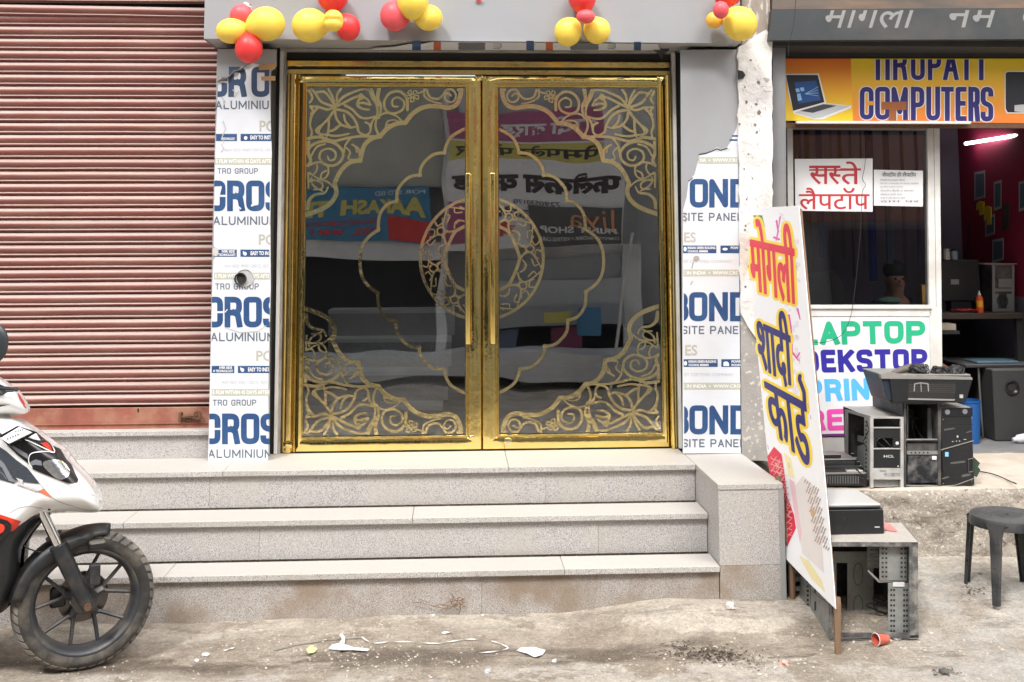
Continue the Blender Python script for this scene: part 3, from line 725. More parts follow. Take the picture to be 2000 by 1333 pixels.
flat('print_band', ribbon([(1431, 266), (1441, 266)], 3)+ribbon([(1426, 274), (1441, 274)], 3), PL, blue_ink, rf, lift=.0014)
flat('scuff_mark', ribbon([(1366, 302), (1378, 300), (1392, 295), (1400, 291), (1407, 294), (1420, 290)], 2.2)+ribbon([(1352, 348), (1345, 354)], 2), PL, acp_edge, rf, lift=.0024)
flat('scuff_mark', [ell(1360, 505, 6, 5)]+ribbon([(1354, 512), (1351, 524)], 2)+ribbon([(1352, 550), (1349, 556)], 2)+ribbon([(1336, 420), (1342, 428), (1338, 434)], 2), PL, M_('grey_scuff', (.36, .33, .30), .7), rf, lift=.0028)

# ================================================================== GOLD DOUBLE DOOR
P0 = FY(0)
dx = lambda px: at(px, 500, 0).x
dzz = lambda py: at(940, py, 0).z
dr = thing('gold_double_door', 'polished gold framed double door with tinted glass and scrollwork corners', 'door', (0, 0, .554))
fr = thing('door_surround', 'worn aluminium and dark gold fixed frame around the double door', 'door frame', (0, .02, .554))
ZT = dzz(100); ZB = .556; XL = at(548, 885, 0).x; XRt = at(1322, 872, 0).x
# outer aluminium channel
for x0, x1, nm in ((XL-.030, XL-.014, 'channel'), (XRt+.005, XRt+.022, 'channel')):
    MB().box(x0, x1, -.035, .06, ZB, ZT+.02).build(nm, alu_white, fr, bev=.001)
MB().box(XL-.046, XL-.0305, -.02, .06, ZB, ZT+.02).build('channel', dark_gap, fr)
MB().box(XL-.0135, XL-.0005, -.012, .06, ZB, ZT).build('channel', alu, fr)
MB().box(XL-.030, XRt+.022, -.037, .06, ZT-.012, ZT+.003).build('head_channel', alu, fr, bev=.001)
MB().box(XL, XRt+.004, -.004, .06, ZT+.0032, ZT+.02).build('head_gap', dark_gap, fr)
MB().box(XL, XRt+.004, .006, .06, dzz(120), ZT-.0122).build('head_gap', dark_gap, fr)
mb = MB(); zt0, zt1 = dzz(134), dzz(119)
mb.prism([(XL+.005, 0, zt0), (XL+.005, -.014, zt0+.006), (XL+.005, -.014, zt1-.006), (XL+.005, 0, zt1)], (XRt-XL-.01, 0, 0)); mb.build('head_bar', gold_dark, fr, bev=.003, segs=2)
mb = MB(); mb.box(XL+.005, XRt-.001, .004, .02, dzz(146), dzz(137)); mb.build('head_bar', gold_dark, fr)
MB().box(XL+.005, XRt-.001, -.002, .02, dzz(137), zt0-.0002).build('head_gap', dark_gap, fr)
# leaves
def ring(x0, x1, z0, z1, prof, name, m, parent, y=0):
    cs = lambda t: [(x0+t, z0+t), (x1-t, z0+t), (x1-t, z1-t), (x0+t, z1-t)]
    for side in range(4):
        mb = MB(); vs = []
        for t, d in prof:
            c = cs(t); a = c[side]; b = c[(side+1) % 4]
            vs += [Vector((a[0], y-d, a[1])), Vector((b[0], y-d, b[1]))]
        n = len(prof); mb.add(vs, [(2*i, 2*i+1, 2*i+3, 2*i+2) for i in range(n-1)])
        mb.build(name[side % 2], m, parent, smooth=True)
ZL0 = ZB+.004; ZL1 = dzz(150)
GX = [(dx(597), dx(908)), (dx(975), dx(1287))]
LXs = [(XL+.006, dx(941)-.0015), (dx(941)+.0015, XRt-.006)]
gz0, gz1 = dzz(848), dzz(172)
# left jamb roll and right jamb roll (gold half-round)
def roll(x0, x1, m, name='jamb_roll', y=.004, dp=.03):
    n = 10; mb = MB(); vs = []
    for k in range(n+1):
        a = math.pi*k/n; vs.append((x0+(x1-x0)*k/n, y-dp*math.sin(a)**.7))
    mb.add([Vector((x, yy, zz)) for x, yy in vs for zz in (ZB, ZL1+.006)], [(2*i, 2*i+1, 2*i+3, 2*i+2) for i in range(n)])
    mb.build(name, m, fr, smooth=True)
roll(XL+.001, dx(577), gold_dark, dp=.022); roll(dx(577), dx(583), gold, dp=.012)
roll(dx(1300), XRt+.003, gold, dp=.045)
inner = [(dx(583)+.001, dx(941)-.0012), (dx(941)+.0012, dx(1300)-.001)]
for li, ((a, b), (ga, gb)) in enumerate(zip(inner, GX)):
    lf_t = None
    # rails and stiles: flat face with rolled bead at the glass
    wl, wr, wb_, wt = ga-a, b-gb, gz0-ZL0, ZL1-gz1
    steps = [(0, .0), (0.015, .014), (.06, .020), (.40, .026), (.76, .020), (.80, .012), (.84, .012), (.88, .018), (.94, .018), (.97, .008), (1, -.006)]
    sides = [('rail', 0), ('stile', 1), ('rail', 2), ('stile', 3)]
    for nm, sd_ in sides:
        vs = []
        for t, d in steps:
            X0, X1, Z0, Z1 = a+wl*t, b-wr*t, ZL0+wb_*t, ZL1-wt*t
            c = [(X0, Z0), (X1, Z0), (X1, Z1), (X0, Z1)]; p = c[sd_]; q = c[(sd_+1) % 4]
            n_ = 14
            for k in range(n_+1):
                f = k/n_; vs.append(Vector((p[0]+(q[0]-p[0])*f, -d, p[1]+(q[1]-p[1])*f)))
        n = len(steps); W = 15
        MB().add(vs, [(i*W+k, i*W+k+1, (i+1)*W+k+1, (i+1)*W+k) for i in range(n-1) for k in range(W-1)]).build(nm, gold, dr, smooth=True)
    MB().box(ga-.004, gb+.004, .002, .008, gz0-.004, gz1+.004).build('glass_pane', door_glass, dr)
    MB().box(a, b, .012, .03, ZL0, gz0-.006).box(a, b, .012, .03, gz1+.006, ZL1).box(a, ga-.006, .012, .03, gz0-.005, gz1+.005).box(gb+.006, b, .012, .03, gz0-.005, gz1+.005).build('back_frame', gold_dark, dr)
MB().box(dx(941)-.0014, dx(941)+.0014, -.004, .012, ZL0, ZL1).build('meeting_gap', dark_gap, dr)
# handles
for hx0, hx1 in ((909, 918), (957, 966)):
    xa, xb = dx(hx0), dx(hx1); za, zb2 = dzz(670), dzz(340)
    h = MB().box(xa, xb, -.075, -.055, za, zb2).build('pull_handle', gold, dr, bev=.004, segs=3, smooth=True)
    for zz in (za+.09, zb2-.09): MB().box((xa+xb)/2-.006, (xa+xb)/2+.006, -.056, -.010, zz-.006, zz+.006).build('stand_off', gold, h)
kc = P0(992, 862); 
MB().lathe([(.0001, .006), (.012, .006), (.019, .004), (.021, -.001)], Matrix.Translation(kc+Vector((0, -.026, 0))) @ Matrix.Rotation(R_(90), 4, 'X'), 24).build('floor_lock', M_('brass_lock', (.85, .75, .45), .25, 1), dr, smooth=True)
# crumpled foil at the corners of the leaves
rnd = random.Random(11)
for (px, py, sx_, sy_) in ((936, 155, 9, 6), (953, 156, 8, 6), (591, 158, 7, 6), (1289, 160, 9, 10), (563, 868, 10, 8), (921, 853, 8, 6)):
    bm_ = MB(); c = P0(px, py); k = 7; vs = []
    for i in range(k):
        for j in range(k):
            vs.append(c+Vector(((i/(k-1)-.5)*sx_*.0044+rnd.uniform(-.002, .002), -.020-rnd.uniform(0, .010)*math.sin(math.pi*i/(k-1))*math.sin(math.pi*j/(k-1))-.004, (j/(k-1)-.5)*sy_*.0044+rnd.uniform(-.002, .002))))
    bm_.add(vs, [(i*k+j, (i+1)*k+j, (i+1)*k+j+1, i*k+j+1) for i in range(k-1) for j in range(k-1)]).build('foil_wrinkle', gold, dr, smooth='all')

# ---- scrollwork (traced top-left corner, mirrored)
zc = lambda pts: [(540+x*.3302, 60+y*.3301) for x, y in pts]
S = []
def st_(pts, w, w2=None, sm=4, closed=False):
    w *= 1.22; w2 = None if w2 is None else w2*1.22; q = zc(smooth_pts(pts, sm, closed)) if sm else zc(pts)
    if closed: q = q+[q[0]]
    S.extend(ribbon(q, w*.33, None if w2 is None else w2*.33))
def blob(pts): S.append(zc(smooth_pts(pts, 3, True)))
edge_segs = [[(1092, 348), (1085, 395), (1062, 440), (1015, 458), (960, 450), (900, 448)], [(900, 448), (850, 462), (800, 495), (758, 548)], [(758, 548), (705, 552), (650, 582), (608, 626)], [(608, 626), (555, 642), (512, 685), (490, 770)], [(490, 770), (430, 780), (375, 830), (338, 905)], [(338, 905), (350, 960), (325, 1010), (270, 1052), (168, 1090)]]
for s_ in edge_segs: st_(s_, 22)
for c in ((758, 548), (608, 628), (490, 768)): S.append(zc(ell(c[0], c[1], 15, 15, 8)))
st_([(1092, 348), (1075, 352)], 16)
# spirals along the top
st_([(885, 352), (905, 395), (955, 405), (985, 380), (1005, 352), (1040, 352), (1062, 385), (1045, 420), (1010, 420), (992, 392), (1010, 372), (1032, 388)], 12, 9)
st_([(870, 345), (875, 395), (930, 425), (975, 432)], 11, 6)
st_([(770, 470), (765, 400), (720, 362), (665, 372), (632, 420), (642, 475), (690, 492), (740, 470), (750, 425), (715, 398), (682, 412), (682, 448), (712, 452)], 15, 9)
st_([(600, 345), (592, 400), (612, 455), (600, 520)], 20, 10)
st_([(555, 350), (575, 400), (600, 445)], 11)
st_([(600, 620), (580, 570), (590, 520), (640, 490), (700, 505), (735, 535)], 12, 8)
st_([(640, 575), (650, 540), (690, 530), (720, 540)], 9, 5)
st_([(655, 560), (700, 560), (750, 545)], 12, 6)
# dark flower at top right of spiral
for a in range(5):
    an = a*1.256+.3; st_([(800+8*math.cos(an), 388+8*math.sin(an)), (800+34*math.cos(an-.35), 388+30*math.sin(an-.35)), (800+40*math.cos(an+.3), 388+36*math.sin(an+.3)), (800+10*math.cos(an+.5), 388+10*math.sin(an+.5))], 7)
st_([(835, 372), (870, 360), (885, 352)], 9); st_([(765, 400), (780, 400)], 9)
# big star flower
for pts in ([(335, 455), (255, 425), (215, 372), (195, 352)], [(335, 455), (320, 395), (295, 350)], [(215, 372), (265, 365), (300, 395), (335, 450)], [(335, 455), (380, 400), (440, 370), (500, 350), (545, 355)],
            [(335, 455), (390, 430), (450, 400), (490, 392), (530, 410), (548, 440)], [(335, 455), (290, 470), (240, 455), (190, 452)], [(190, 452), (205, 480), (192, 495)], [(335, 470), (300, 520), (262, 560), (240, 600), (262, 630)],
            [(262, 560), (225, 590), (245, 612), (285, 618)], [(335, 465), (345, 520), (378, 560), (430, 575), (460, 570)], [(300, 520), (300, 580), (290, 628)], [(370, 560), (330, 590), (300, 600), (300, 618), (350, 625), (420, 612)],
            [(350, 470), (400, 480), (440, 510), (470, 560), (480, 600), (520, 620), (548, 600), (545, 560), (520, 545)], [(395, 445), (440, 470), (470, 500), (500, 520), (540, 520), (575, 510)], [(490, 390), (470, 440), (500, 465), (540, 470)], [(548, 440), (500, 430), (470, 440)],
            [(240, 455), (200, 500), (188, 560), (200, 600), (192, 640)], [(430, 575), (400, 540), (390, 500)], [(480, 395), (492, 380), (505, 395), (492, 408), (480, 395)], [(180, 360), (200, 400), (185, 430)], [(370, 350), (350, 380), (345, 420)], [(545, 355), (560, 400), (585, 440), (590, 500), (560, 540), (548, 600)]):
    st_(pts, 14, 10)
st_([(180, 640), (250, 632), (330, 655), (400, 640), (480, 628), (600, 628)], 16, 12)
st_([(430, 640), (400, 680), (395, 720)], 12, 8)
st_([(470, 720), (462, 690), (440, 675), (480, 700), (485, 740)], 9)
st_([(400, 690), (430, 720), (420, 760), (470, 765)], 8)
# left spiral
st_([(180, 700), (215, 672), (275, 655), (340, 670), (385, 715), (380, 765), (335, 798), (280, 792), (248, 758), (258, 715), (305, 700), (342, 722), (338, 760), (308, 768), (296, 745)], 16, 9)
st_([(182, 660), (180, 720), (195, 770), (180, 800)], 16)
st_([(200, 740), (230, 690), (280, 672)], 10)
# lower flower
for pts in ([(182, 800), (230, 780), (285, 790), (302, 825), (290, 865), (255, 878), (215, 860), (190, 840)], [(182, 845), (215, 850), (235, 815), (228, 785)], [(255, 878), (262, 845), (290, 830)], [(182, 890), (225, 885), (265, 905), (262, 935), (215, 940)], [(240, 885), (290, 890), (338, 930)], [(200, 870), (205, 905), (230, 930), (270, 950)], [(182, 850), (185, 930)]):
    st_(pts, 11, 8)
st_([(180, 1050), (190, 1000), (225, 970), (280, 960), (300, 925)], 20, 8)
st_([(168, 1060), (180, 1020)], 10)
cx_mid, cy_mid = 941.0, 510.0
def mir(polys, fx, fy):
    return [[((2*cx_mid-x) if fx else x, (2*cy_mid-y) if fy else y) for x, y in p] for p in polys]
def sheared(polys):  # keep to the glass area of the leaves
    return polys
Sc = clip(S, x0=597, y0=173)
for fx in (0, 1):
    for fy in (0, 1):
        q = mir(Sc, fx, fy)
        # follow the door's true perspective at the lower half: work in a common upright pixel row
        def PP(px, py):
            X = dx(px); return Vector((X, .0, dzz(py)))
        q = clip(q, x0=(597 if not fx else 975), x1=(908 if not fx else 1287), y0=173, y1=847)
        flat('corner_scrollwork', q, PP, gold_flat, dr, lift=.0005, thick=.0012)
# lobed outline
lob = [[(-24, -262), (-45, -252), (-62, -240), (-71, -222), (-73, -211)], [(-73, -211), (-92, -209), (-108, -198), (-119, -183), (-122, -166)], [(-120, -168), (-140, -165), (-155, -153), (-165, -138), (-167, -117)], [(-167, -117), (-183, -112), (-195, -100), (-201, -85), (-203, -60)], [(-201, -62), (-216, -52), (-229, -38), (-236, -20), (-238, 0)]]
def lobes():
    out = []
    for sg in lob: out += ribbon([(cx_mid+x, cy_mid+y) for x, y in smooth_pts(sg, 4)], 6.0)
    for c in ((-73, -211), (-121, -167), (-167, -117), (-202, -61)): out.append(ell(cx_mid+c[0], cy_mid+c[1], 3.5, 3.5, 8))
    return out
L_ = lobes()
ringc = (941.0, 505.0)
def ringpat():
    out = ribbon(ell(*ringc, 120, 120, 72)+[ell(*ringc, 120, 120, 72)[0]], 6.0)
    inn = []
    for k in range(97):
        a = 2*math.pi*k/96; r = 74-3.5*abs(math.sin(a*4)); inn.append((ringc[0]+r*math.cos(a), ringc[1]+r*math.sin(a)))
    out += ribbon(inn, 6.5)
    for k in range(16):
        a0 = 2*math.pi*k/16
        def pp(r, a): return (ringc[0]+r*math.cos(a0+a), ringc[1]+r*math.sin(a0+a))
        f = 1 if k % 2 else -1
        out += ribbon(smooth_pts([pp(76, 0), pp(86, .13*f), pp(98, .10*f), pp(108, -.04*f), pp(117, -.16*f)], 3), 4.2, 2.6)
        out += ribbon(smooth_pts([pp(86, .10*f), pp(90, .24*f), pp(100, .27*f), pp(104, .18*f), pp(98, .13*f)], 3), 3.6, 2.4)
        out += ribbon(smooth_pts([pp(117, .28*f), pp(108, .24*f), pp(104, .34*f), pp(110, .40*f)], 3), 3.4, 2.4)
        out += ribbon(smooth_pts([pp(80, -.05*f), pp(88, -.16*f), pp(84, -.24*f)], 3), 3.4, 2.2)
        out += ribbon(smooth_pts([pp(98, -.02*f), pp(104, -.14*f), pp(112, -.10*f)], 3), 3.2, 2.2)
    return out
RP = ringpat()
PPd = lambda px, py: Vector((dx(px), 0, dzz(py)))
for xa, xb in ((597, 907.5), (975.5, 1287)):
    q = []
    for fx in (0, 1):
        for fy in (0, 1): q += clip(mir(L_, fx, fy), x0=xa, x1=xb)
    flat('lobed_outline', q, PPd, gold_flat, dr, lift=.0005, thick=.0012)
    flat('medallion_ring', clip(RP, x0=xa, x1=xb), PPd, gold_flat, dr, lift=.0005, thick=.0012)
# rosette threshold gap line
MB().box(XL, XRt, -.012, .0, .5545, .558).build('threshold', dark_gap, fr)

# ================================================================== ROOM BEHIND THE DOOR
rm = thing('shop_interior', 'dim unfinished shop room with bare walls behind the tinted door glass', 'room', (0, 2, .55))
MB().box(-1.5, 1.5, .06, 4.0, .50, .553).build('floor', floor_in, rm)
MB().box(-1.5, 1.5, .06, 1.2, 2.75, 2.8).build('ceiling', ceil_m, rm)
MB().box(-1.5, 1.5, 2.001, 4.0, 2.75, 2.8).build('ceiling', ceil_m, rm)
MB().box(.0, 1.5, 1.201, 2.0, 2.75, 2.8).build('ceiling', ceil_m, rm)  # strips leave an added ceiling opening, unseen, that lets daylight onto the stairs
MB().box(-1.5, -.9, 1.201, 2.0, 2.75, 2.8).build('ceiling', ceil_m, rm)
MB().box(-1.56, -1.5, .06, 4.0, .5, 2.8).build('wall', wall_dark, rm)
MB().box(1.5, 1.56, .06, 4.0, .5, 2.8).build('wall', wall_dark, rm)
MB().box(-1.5, 1.5, 4.0, 4.06, .5, 2.8).build('wall', wall_dark, rm)
MB().box(-1.5, XL-.04, .03, .06, .5, 2.8).build('wall', wall_dark, rm)
MB().box(XRt+.02, 1.5, .03, .06, .5, 2.8).build('wall', wall_dark, rm)
stt = thing('inner_staircase', 'grey stone staircase dimly seen through the left glass leaf', 'stairs', (-.5, 1.7, .55))
zs = [.61, .80, .99, 1.17]; ysx = [1.2, 1.45, 1.70, 1.95]
dark_granite = M_('inner_granite', (.55, .55, .55), .6, var=.06, speck=GR)
for k in range(4):
    xl = at(640, 700, ysx[k]).x; xr = at((865, 875, 882, 888)[k], 700, ysx[k]).x
    MB().box(xl, xr, ysx[k], ysx[k]+.30, zs[k]-.025, zs[k]).build('tread', M_('pale_inner_tread', (.80, .80, .80), .5) if k == 0 else MATS['pale_inner_tread'], stt)
    MB().box(xl, xr, ysx[k]+.02, ysx[k]+.06, (zs[k-1] if k else .553), zs[k]-.0252).build('riser', dark_granite, stt)

# ================================================================== PLASTER COLUMN + STEEL STRIP
pc = thing('plaster_column', 'flaking white plastered column full of nail holes between the two shops', 'column', (1.38, -.1, 0))
xa, xb = at(1446, 500, -.2).x, at(1508, 500, -.2).x
def wob_column(poly, P, m, nm, depth, y_amp=.004):
    return flat(nm, [poly], P, m, pc, lift=0, thick=depth)
PC = FY(-.20)
rnd = random.Random(2)
def jag(x, y0, y1, st_, amp):
    out = []; y = y0; s = 1 if y1 > y0 else -1
    while (y-y1)*s < 0: out.append((x(y)+rnd.uniform(-amp, amp), y)); y += s*st_*rnd.uniform(.5, 1.4)
    return out
xl_ = lambda y: 1441+(y-90)*.009; xr_ = lambda y: 1508+(y-90)*.004
wob_column([(1449, -60), (1503, -60), (1505, 62)]+[(1496, 70), (1484, 66), (1470, 78), (1460, 84), (1449, 88)], FY(-.19), plaster_b, 'upper_plaster', .25)
wob_column(jag(xl_, 92, 600, 14, 2.2)+[(1447, 612), (1462, 640), (1480, 665), (1509, 700)]+jag(xr_, 690, 70, 16, 1.2)+[(1497, 58), (1486, 64), (1470, 74), (1455, 86)], PC, plaster_w, 'white_plaster', .02)
flat('grey_plaster', [[(1446, 606), (1460, 632), (1480, 655), (1510, 690), (1512, 900), (1449, 900)]], FY(-.185), plaster_g, pc, lift=0, thick=.3)
flat('column_body', [rect(1449, 60, 1507, 640)], FY(-.182), plaster_g, pc, lift=0, thick=.3)
nl = M_('rusty_nail_hole', (.20, .18, .155), .9, var=.4, vs_=60)
q = []
for x, y, r in ((1482, 162, 4), (1458, 200, 3.5), (1477, 204, 3), (1483, 220, 5), (1444, 243, 3), (1475, 245, 3.5), (1478, 259, 3), (1466, 118, 2.5), (1453, 330, 2), (1455, 170, 2), (1462, 302, 2), (1470, 350, 1.8), (1456, 442, 3), (1455, 450, 2.5), (1458, 390, 2), (1461, 520, 2), (1456, 560, 2.5)):
    q.append([(a+rnd.uniform(-1, 1), b+rnd.uniform(-1, 1)) for a, b in ell(x, y, r*.8, r*.9, 9)])
flat('nail_hole', q, PC, nl, pc, lift=.0012)
q = []
for i in range(60):
    x = rnd.uniform(1447, 1503); y = rnd.uniform(110, 560); a = rnd.uniform(-.7, .7); l = rnd.uniform(2, 7)
    q += ribbon([(x, y), (x+l*math.sin(a)*.8, y+l)], rnd.uniform(.6, 1.4))
flat('chisel_mark', q, PC, M_('chisel_grey', (.42, .40, .37), .9), pc, lift=.0008)  # thin grey strokes for the chisel marks in the plaster
flat('black_lump', [[(1441, 138), (1450, 140), (1455, 148), (1451, 154), (1441, 156)]], PC, black_matt, pc, lift=.012, thick=.012)
MB().tube([PC(1486, 171)+Vector((0, -.002, 0)), PC(1489, 170)+Vector((0, -.02, 0)), PC(1507, 171)+Vector((0, -.02, 0)), PC(1507, 180)+Vector((0, -.02, 0)), PC(1493, 180)+Vector((0, -.02, 0)), PC(1492, 176)+Vector((0, -.004, 0))], .0016, 5).build('wire_clip', alu, pc)

ss = thing('steel_door_post', 'flat grey painted steel strip between plaster column and computer shop', 'post', (1.5, -.1, 0))
flat('strip', [[(1509, 75), (1534, 75), (1538, 900), (1512, 900)]], FY(-.12), steel_grey, ss, lift=0, thick=.25)

# ================================================================== COMPUTER SHOP
ZP = .43
YW = .2
cs = thing('computer_shop', 'small computer shop with white framed window and open dim interior', 'shop', (2.4, YW, .45))
XS0, XS1 = at(1540, 500, YW).x, 4.6
MB().box(XS0-.03, XS1, .32, 1.75, .30, .452).build('floor', floor_in, cs)
MB().box(XS0-.03, XS1, 1.70, 1.76, .45, 3.0).build('back_wall', wall_purple, cs)
XWR = 3.40
MB().box(XWR, XWR+.05, .12, 1.70, 1.28, 3.0).build('red_wall', wall_red, cs)
MB().box(XWR, XWR+.05, .12, 1.70, .45, 1.2795).build('lower_wall', wall_purple, cs)
MB().box(XS0-.06, XS0-.03, .12, 1.70, .45, 3.0).build('side_wall', wall_dark, cs)
MB().box(XS0-.03, XWR+.05, .12, 1.76, 2.62, 2.68).build('ceiling', ceil_m, cs)
# window frame
wf = thing('shop_window', 'white aluminium framed shop window with tinted pane and lettered lower panel', 'window', (2.1, YW, .5))
PW = FY(YW)
def member(a, b, c, d, nm='frame_member', m=alu_white, lift=0, th=.05): return flat(nm, [[a, b, c, d]], PW, m, wf, lift=lift, thick=th)
member((1537, 240), (1548, 240), (1556, 852), (1545, 852))
member((1811, 245), (1835, 245), (1842, 860), (1819, 860))
member((1548.3, 596), (1818.7, 596), (1818.9, 603), (1548.4, 603), lift=.010, th=.03)
member((1548.4, 603.3), (1818.9, 603.3), (1819, 618), (1548.6, 618))
member((1548, 243), (1810.6, 246), (1810.7, 255), (1548.1, 252), m=alu)
flat('groove', [[(1823, 250), (1824, 250), (1829, 600), (1828, 600)]], PW, steel_grey, wf, lift=.0008)
flat('glass_pane', [[(1548.3, 252.5), (1810.5, 255.5), (1818.3, 595.6), (1548.3, 595.6)]], PW, win_glass, wf, lift=-.02, thick=.005)
lpn = flat('lettered_board', [[(1548.6, 618.3), (1819, 618.3), (1819, 845), (1550, 853)]], PW, M_('white_vinyl_board', (.80, .80, .82), .3, var=.03, dirt=(.62, .60, .57), da=.35, ds=4), wf, lift=-.004, thick=.01)
def letters(s, tl, tr, br, bl, m, off=.03): flat('lettering', btxt(s, tl, tr, br, bl, sw=.235, gap=.42, rad=.55), PW, m, lpn, lift=-.003)
letters('LAPTOP', (1562, 628), (1808, 627), (1808, 671), (1566, 675), ink('green_vinyl', (.02, .42, .22)), .045)
letters('DEKSTOP', (1566, 684), (1812, 682), (1812, 725), (1570, 729), ink('royal_blue_vinyl', (.03, .022, .30)), .045)
letters('PRINTER', (1572, 742), (1806, 736), (1806, 778), (1576, 786), ink('sky_blue_vinyl', (.10, .47, .85)), .045)
letters('REFILL', (1574, 802), (1768, 794), (1768, 838), (1577, 843), ink('pink_vinyl', (.83, .08, .42)), .045)
flat('underline', [[(1580, 849), (1700, 846), (1700, 851), (1580, 853)]], PW, ink('purple_vinyl', (.20, .03, .22)), lpn, lift=-.003)
lw = thing('grey_kerb_wall', 'short grey plastered wall below the lettered window board', 'wall', (2.1, .25, .43))
MB().box(XS0-.03, at(1842, 860, YW).x, YW+.01, YW+.12, .40, at(1700, 853, YW).z-.002).build('wall', M_('light_grey_render', (.52, .51, .49), .85, bump=.002, bs=25), lw)
# papers on the glass
DV = 'सस्ते'
def deva_saste():
    # conjunct written as the half letter: SA, half SA, TE
    q = txt('स', (1580, 324), (1621, 361), off=.008)
    q += clip(txt('स', (1617, 324), (1655, 361), off=.008), x1=1641)
    q += txt('ते', (1641, 316), (1681, 361), off=.008)
    q.append(rect(1580, 331, 1674, 334.2)); return q
pp = thing('cheap_laptops_sign', 'white paper sign with red Hindi lettering stuck on the shop window', 'sign', tuple(PW(1628, 362)))
flat('paper', [[(1552, 311), (1704, 310), (1704, 414), (1553, 412)]], PW, M_('sign_paper', (.80, .80, .80), .6, var=.02), pp, lift=.003, thick=.0012)
flat('lettering', deva_saste()+txt('लैपटॉप', (1560, 367), (1698, 410), off=.008), PW, ink('brick_red_print', (.50, .04, .05)), pp, lift=.0036)
pn = thing('typed_notice', 'crinkled white notice with small typed lines taped beside the red lettered sign', 'notice', tuple(PW(1755, 370)))
mb = MB(); n = 10; vs = []
for i in range(n+1):
    for j in range(n+1):
        p = PW(1706+96*i/n+ (0 if j else 0), 332+ (i/n)*2+ j/n*70); p.y -= .004+.004*abs(noise.noise(Vector((i*.5, j*.5, 2)))); vs.append(p)
mb.add(vs, [(i*(n+1)+j, (i+1)*(n+1)+j, (i+1)*(n+1)+j+1, i*(n+1)+j+1) for i in range(n) for j in range(n)]); mb.build('paper', M_('notice_paper', (.74, .74, .74), .6, var=.03), pn, smooth='all')
q = []
rnd = random.Random(8)
for k in range(7): 
    s = ['लैपटॉप से मलकर रिपेयर', 'लैपटॉप व कमपयूटर के पारटस उपलबध', 'पुराने लैपटॉप का बदलाव व सभी पारट', 'लैपटॉप बैटरी व चारजर', 'कीबोरड सभी पारट', 'पानी मे गिरे लैपटॉप ठीक', 'दाम पर'][k]
    q += txt(s, (1718, 350+k*7), (1718+rnd.uniform(40, 76), 353.6+k*7))
q += txt('लैपटॉप ही लैपटॉप', (1722, 336), (1788, 347), off=.01)
flat('lettering', q, PW, grey_ink, pn, lift=.0095)
# sign board
PB = FY(.02)
sb = thing('orange_shop_signboard', 'yellow and orange printed signboard with navy lettering above the computer shop', 'signboard', tuple(PB(1766, 240)))
def grad_mat():
    m = bpy.data.materials.new('orange_yellow_print'); m.use_nodes = True; nt = m.node_tree; b = nt.nodes['Principled BSDF']; N = nt.nodes.new; L = nt.links.new
    g = N('ShaderNodeNewGeometry'); s = N('ShaderNodeSeparateXYZ'); L(g.outputs['Position'], s.inputs[0])
    zt, zb_ = PB(1600, 117).z, PB(1600, 238).z
    r = N('ShaderNodeMapRange'); r.inputs[1].default_value = zb_; r.inputs[2].default_value = zt; L(s.outputs[2], r.inputs[0])
    cr = N('ShaderNodeValToRGB'); cr.color_ramp.elements[0].color = (.90, .66, .04, 1); cr.color_ramp.elements[1].color = (.84, .20, .03, 1); L(r.outputs[0], cr.inputs[0])
    cr2 = N('ShaderNodeValToRGB'); cr2.color_ramp.elements[0].color = (.84, .22, .05, 1); cr2.color_ramp.elements[1].color = (.90, .66, .04, 1); L(r.outputs[0], cr2.inputs[0])
    xx = N('ShaderNodeMapRange'); x0 = PB(1664, 180).x; xx.inputs[1].default_value = x0-.001; xx.inputs[2].default_value = x0+.001; L(s.outputs[0], xx.inputs[0])
    mx = N('ShaderNodeMix'); mx.data_type = 'RGBA'; L(xx.outputs[0], mx.inputs[0]); L(cr.outputs[0], mx.inputs[6]); L(cr2.outputs[0], mx.inputs[7]); L(mx.outputs[2], b.inputs['Base Color']); b.inputs['Roughness'].default_value = .35
    return m
bd = flat('board', [[(1533, 115), (2100, 115), (2100, 242), (1534, 236)]], PB, grad_mat(), sb, lift=0, thick=.02)
def bt(s, x0, y0, x1, y1, cy0=-1e9, cy1=1e9):
    w_ = clip(btxt(s, (x0, y0), (x1, y1), sw=.145, grow=1.8, rad=.5), y0=cy0, y1=cy1); n_ = clip(btxt(s, (x0, y0), (x1, y1), sw=.145, rad=.5), y0=cy0, y1=cy1); return w_, n_
wt = []; nv = []
for s, x0, y0, x1, y1 in (('T', 1702, 97, 1727, 157), ('I', 1729, 97, 1738, 157), ('R', 1744, 97, 1772, 157), ('U', 1779, 97, 1806, 157), ('P', 1812, 97, 1838, 157), ('A', 1842, 97, 1872, 157), ('T', 1874, 97, 1901, 157), ('I', 1912, 97, 1922, 157)):
    a, b = bt(s, x0, y0, x1, y1, cy0=116.5); wt += a; nv += b
for i, (s, x0, x1) in enumerate((('C', 1679, 1706), ('O', 1709, 1738), ('M', 1741, 1773), ('P', 1779, 1805), ('U', 1809, 1836), ('T', 1838, 1862), ('E', 1866, 1887), ('R', 1891, 1914), ('S', 1915, 1940))):
    a, b = bt(s, x0, 170, x1, 234+(i*.5)); wt += a; nv += b
flat('lettering_outline', wt, PB, white_ink, bd, lift=.0008); flat('lettering', nv, PB, navy_ink, bd, lift=.0016)
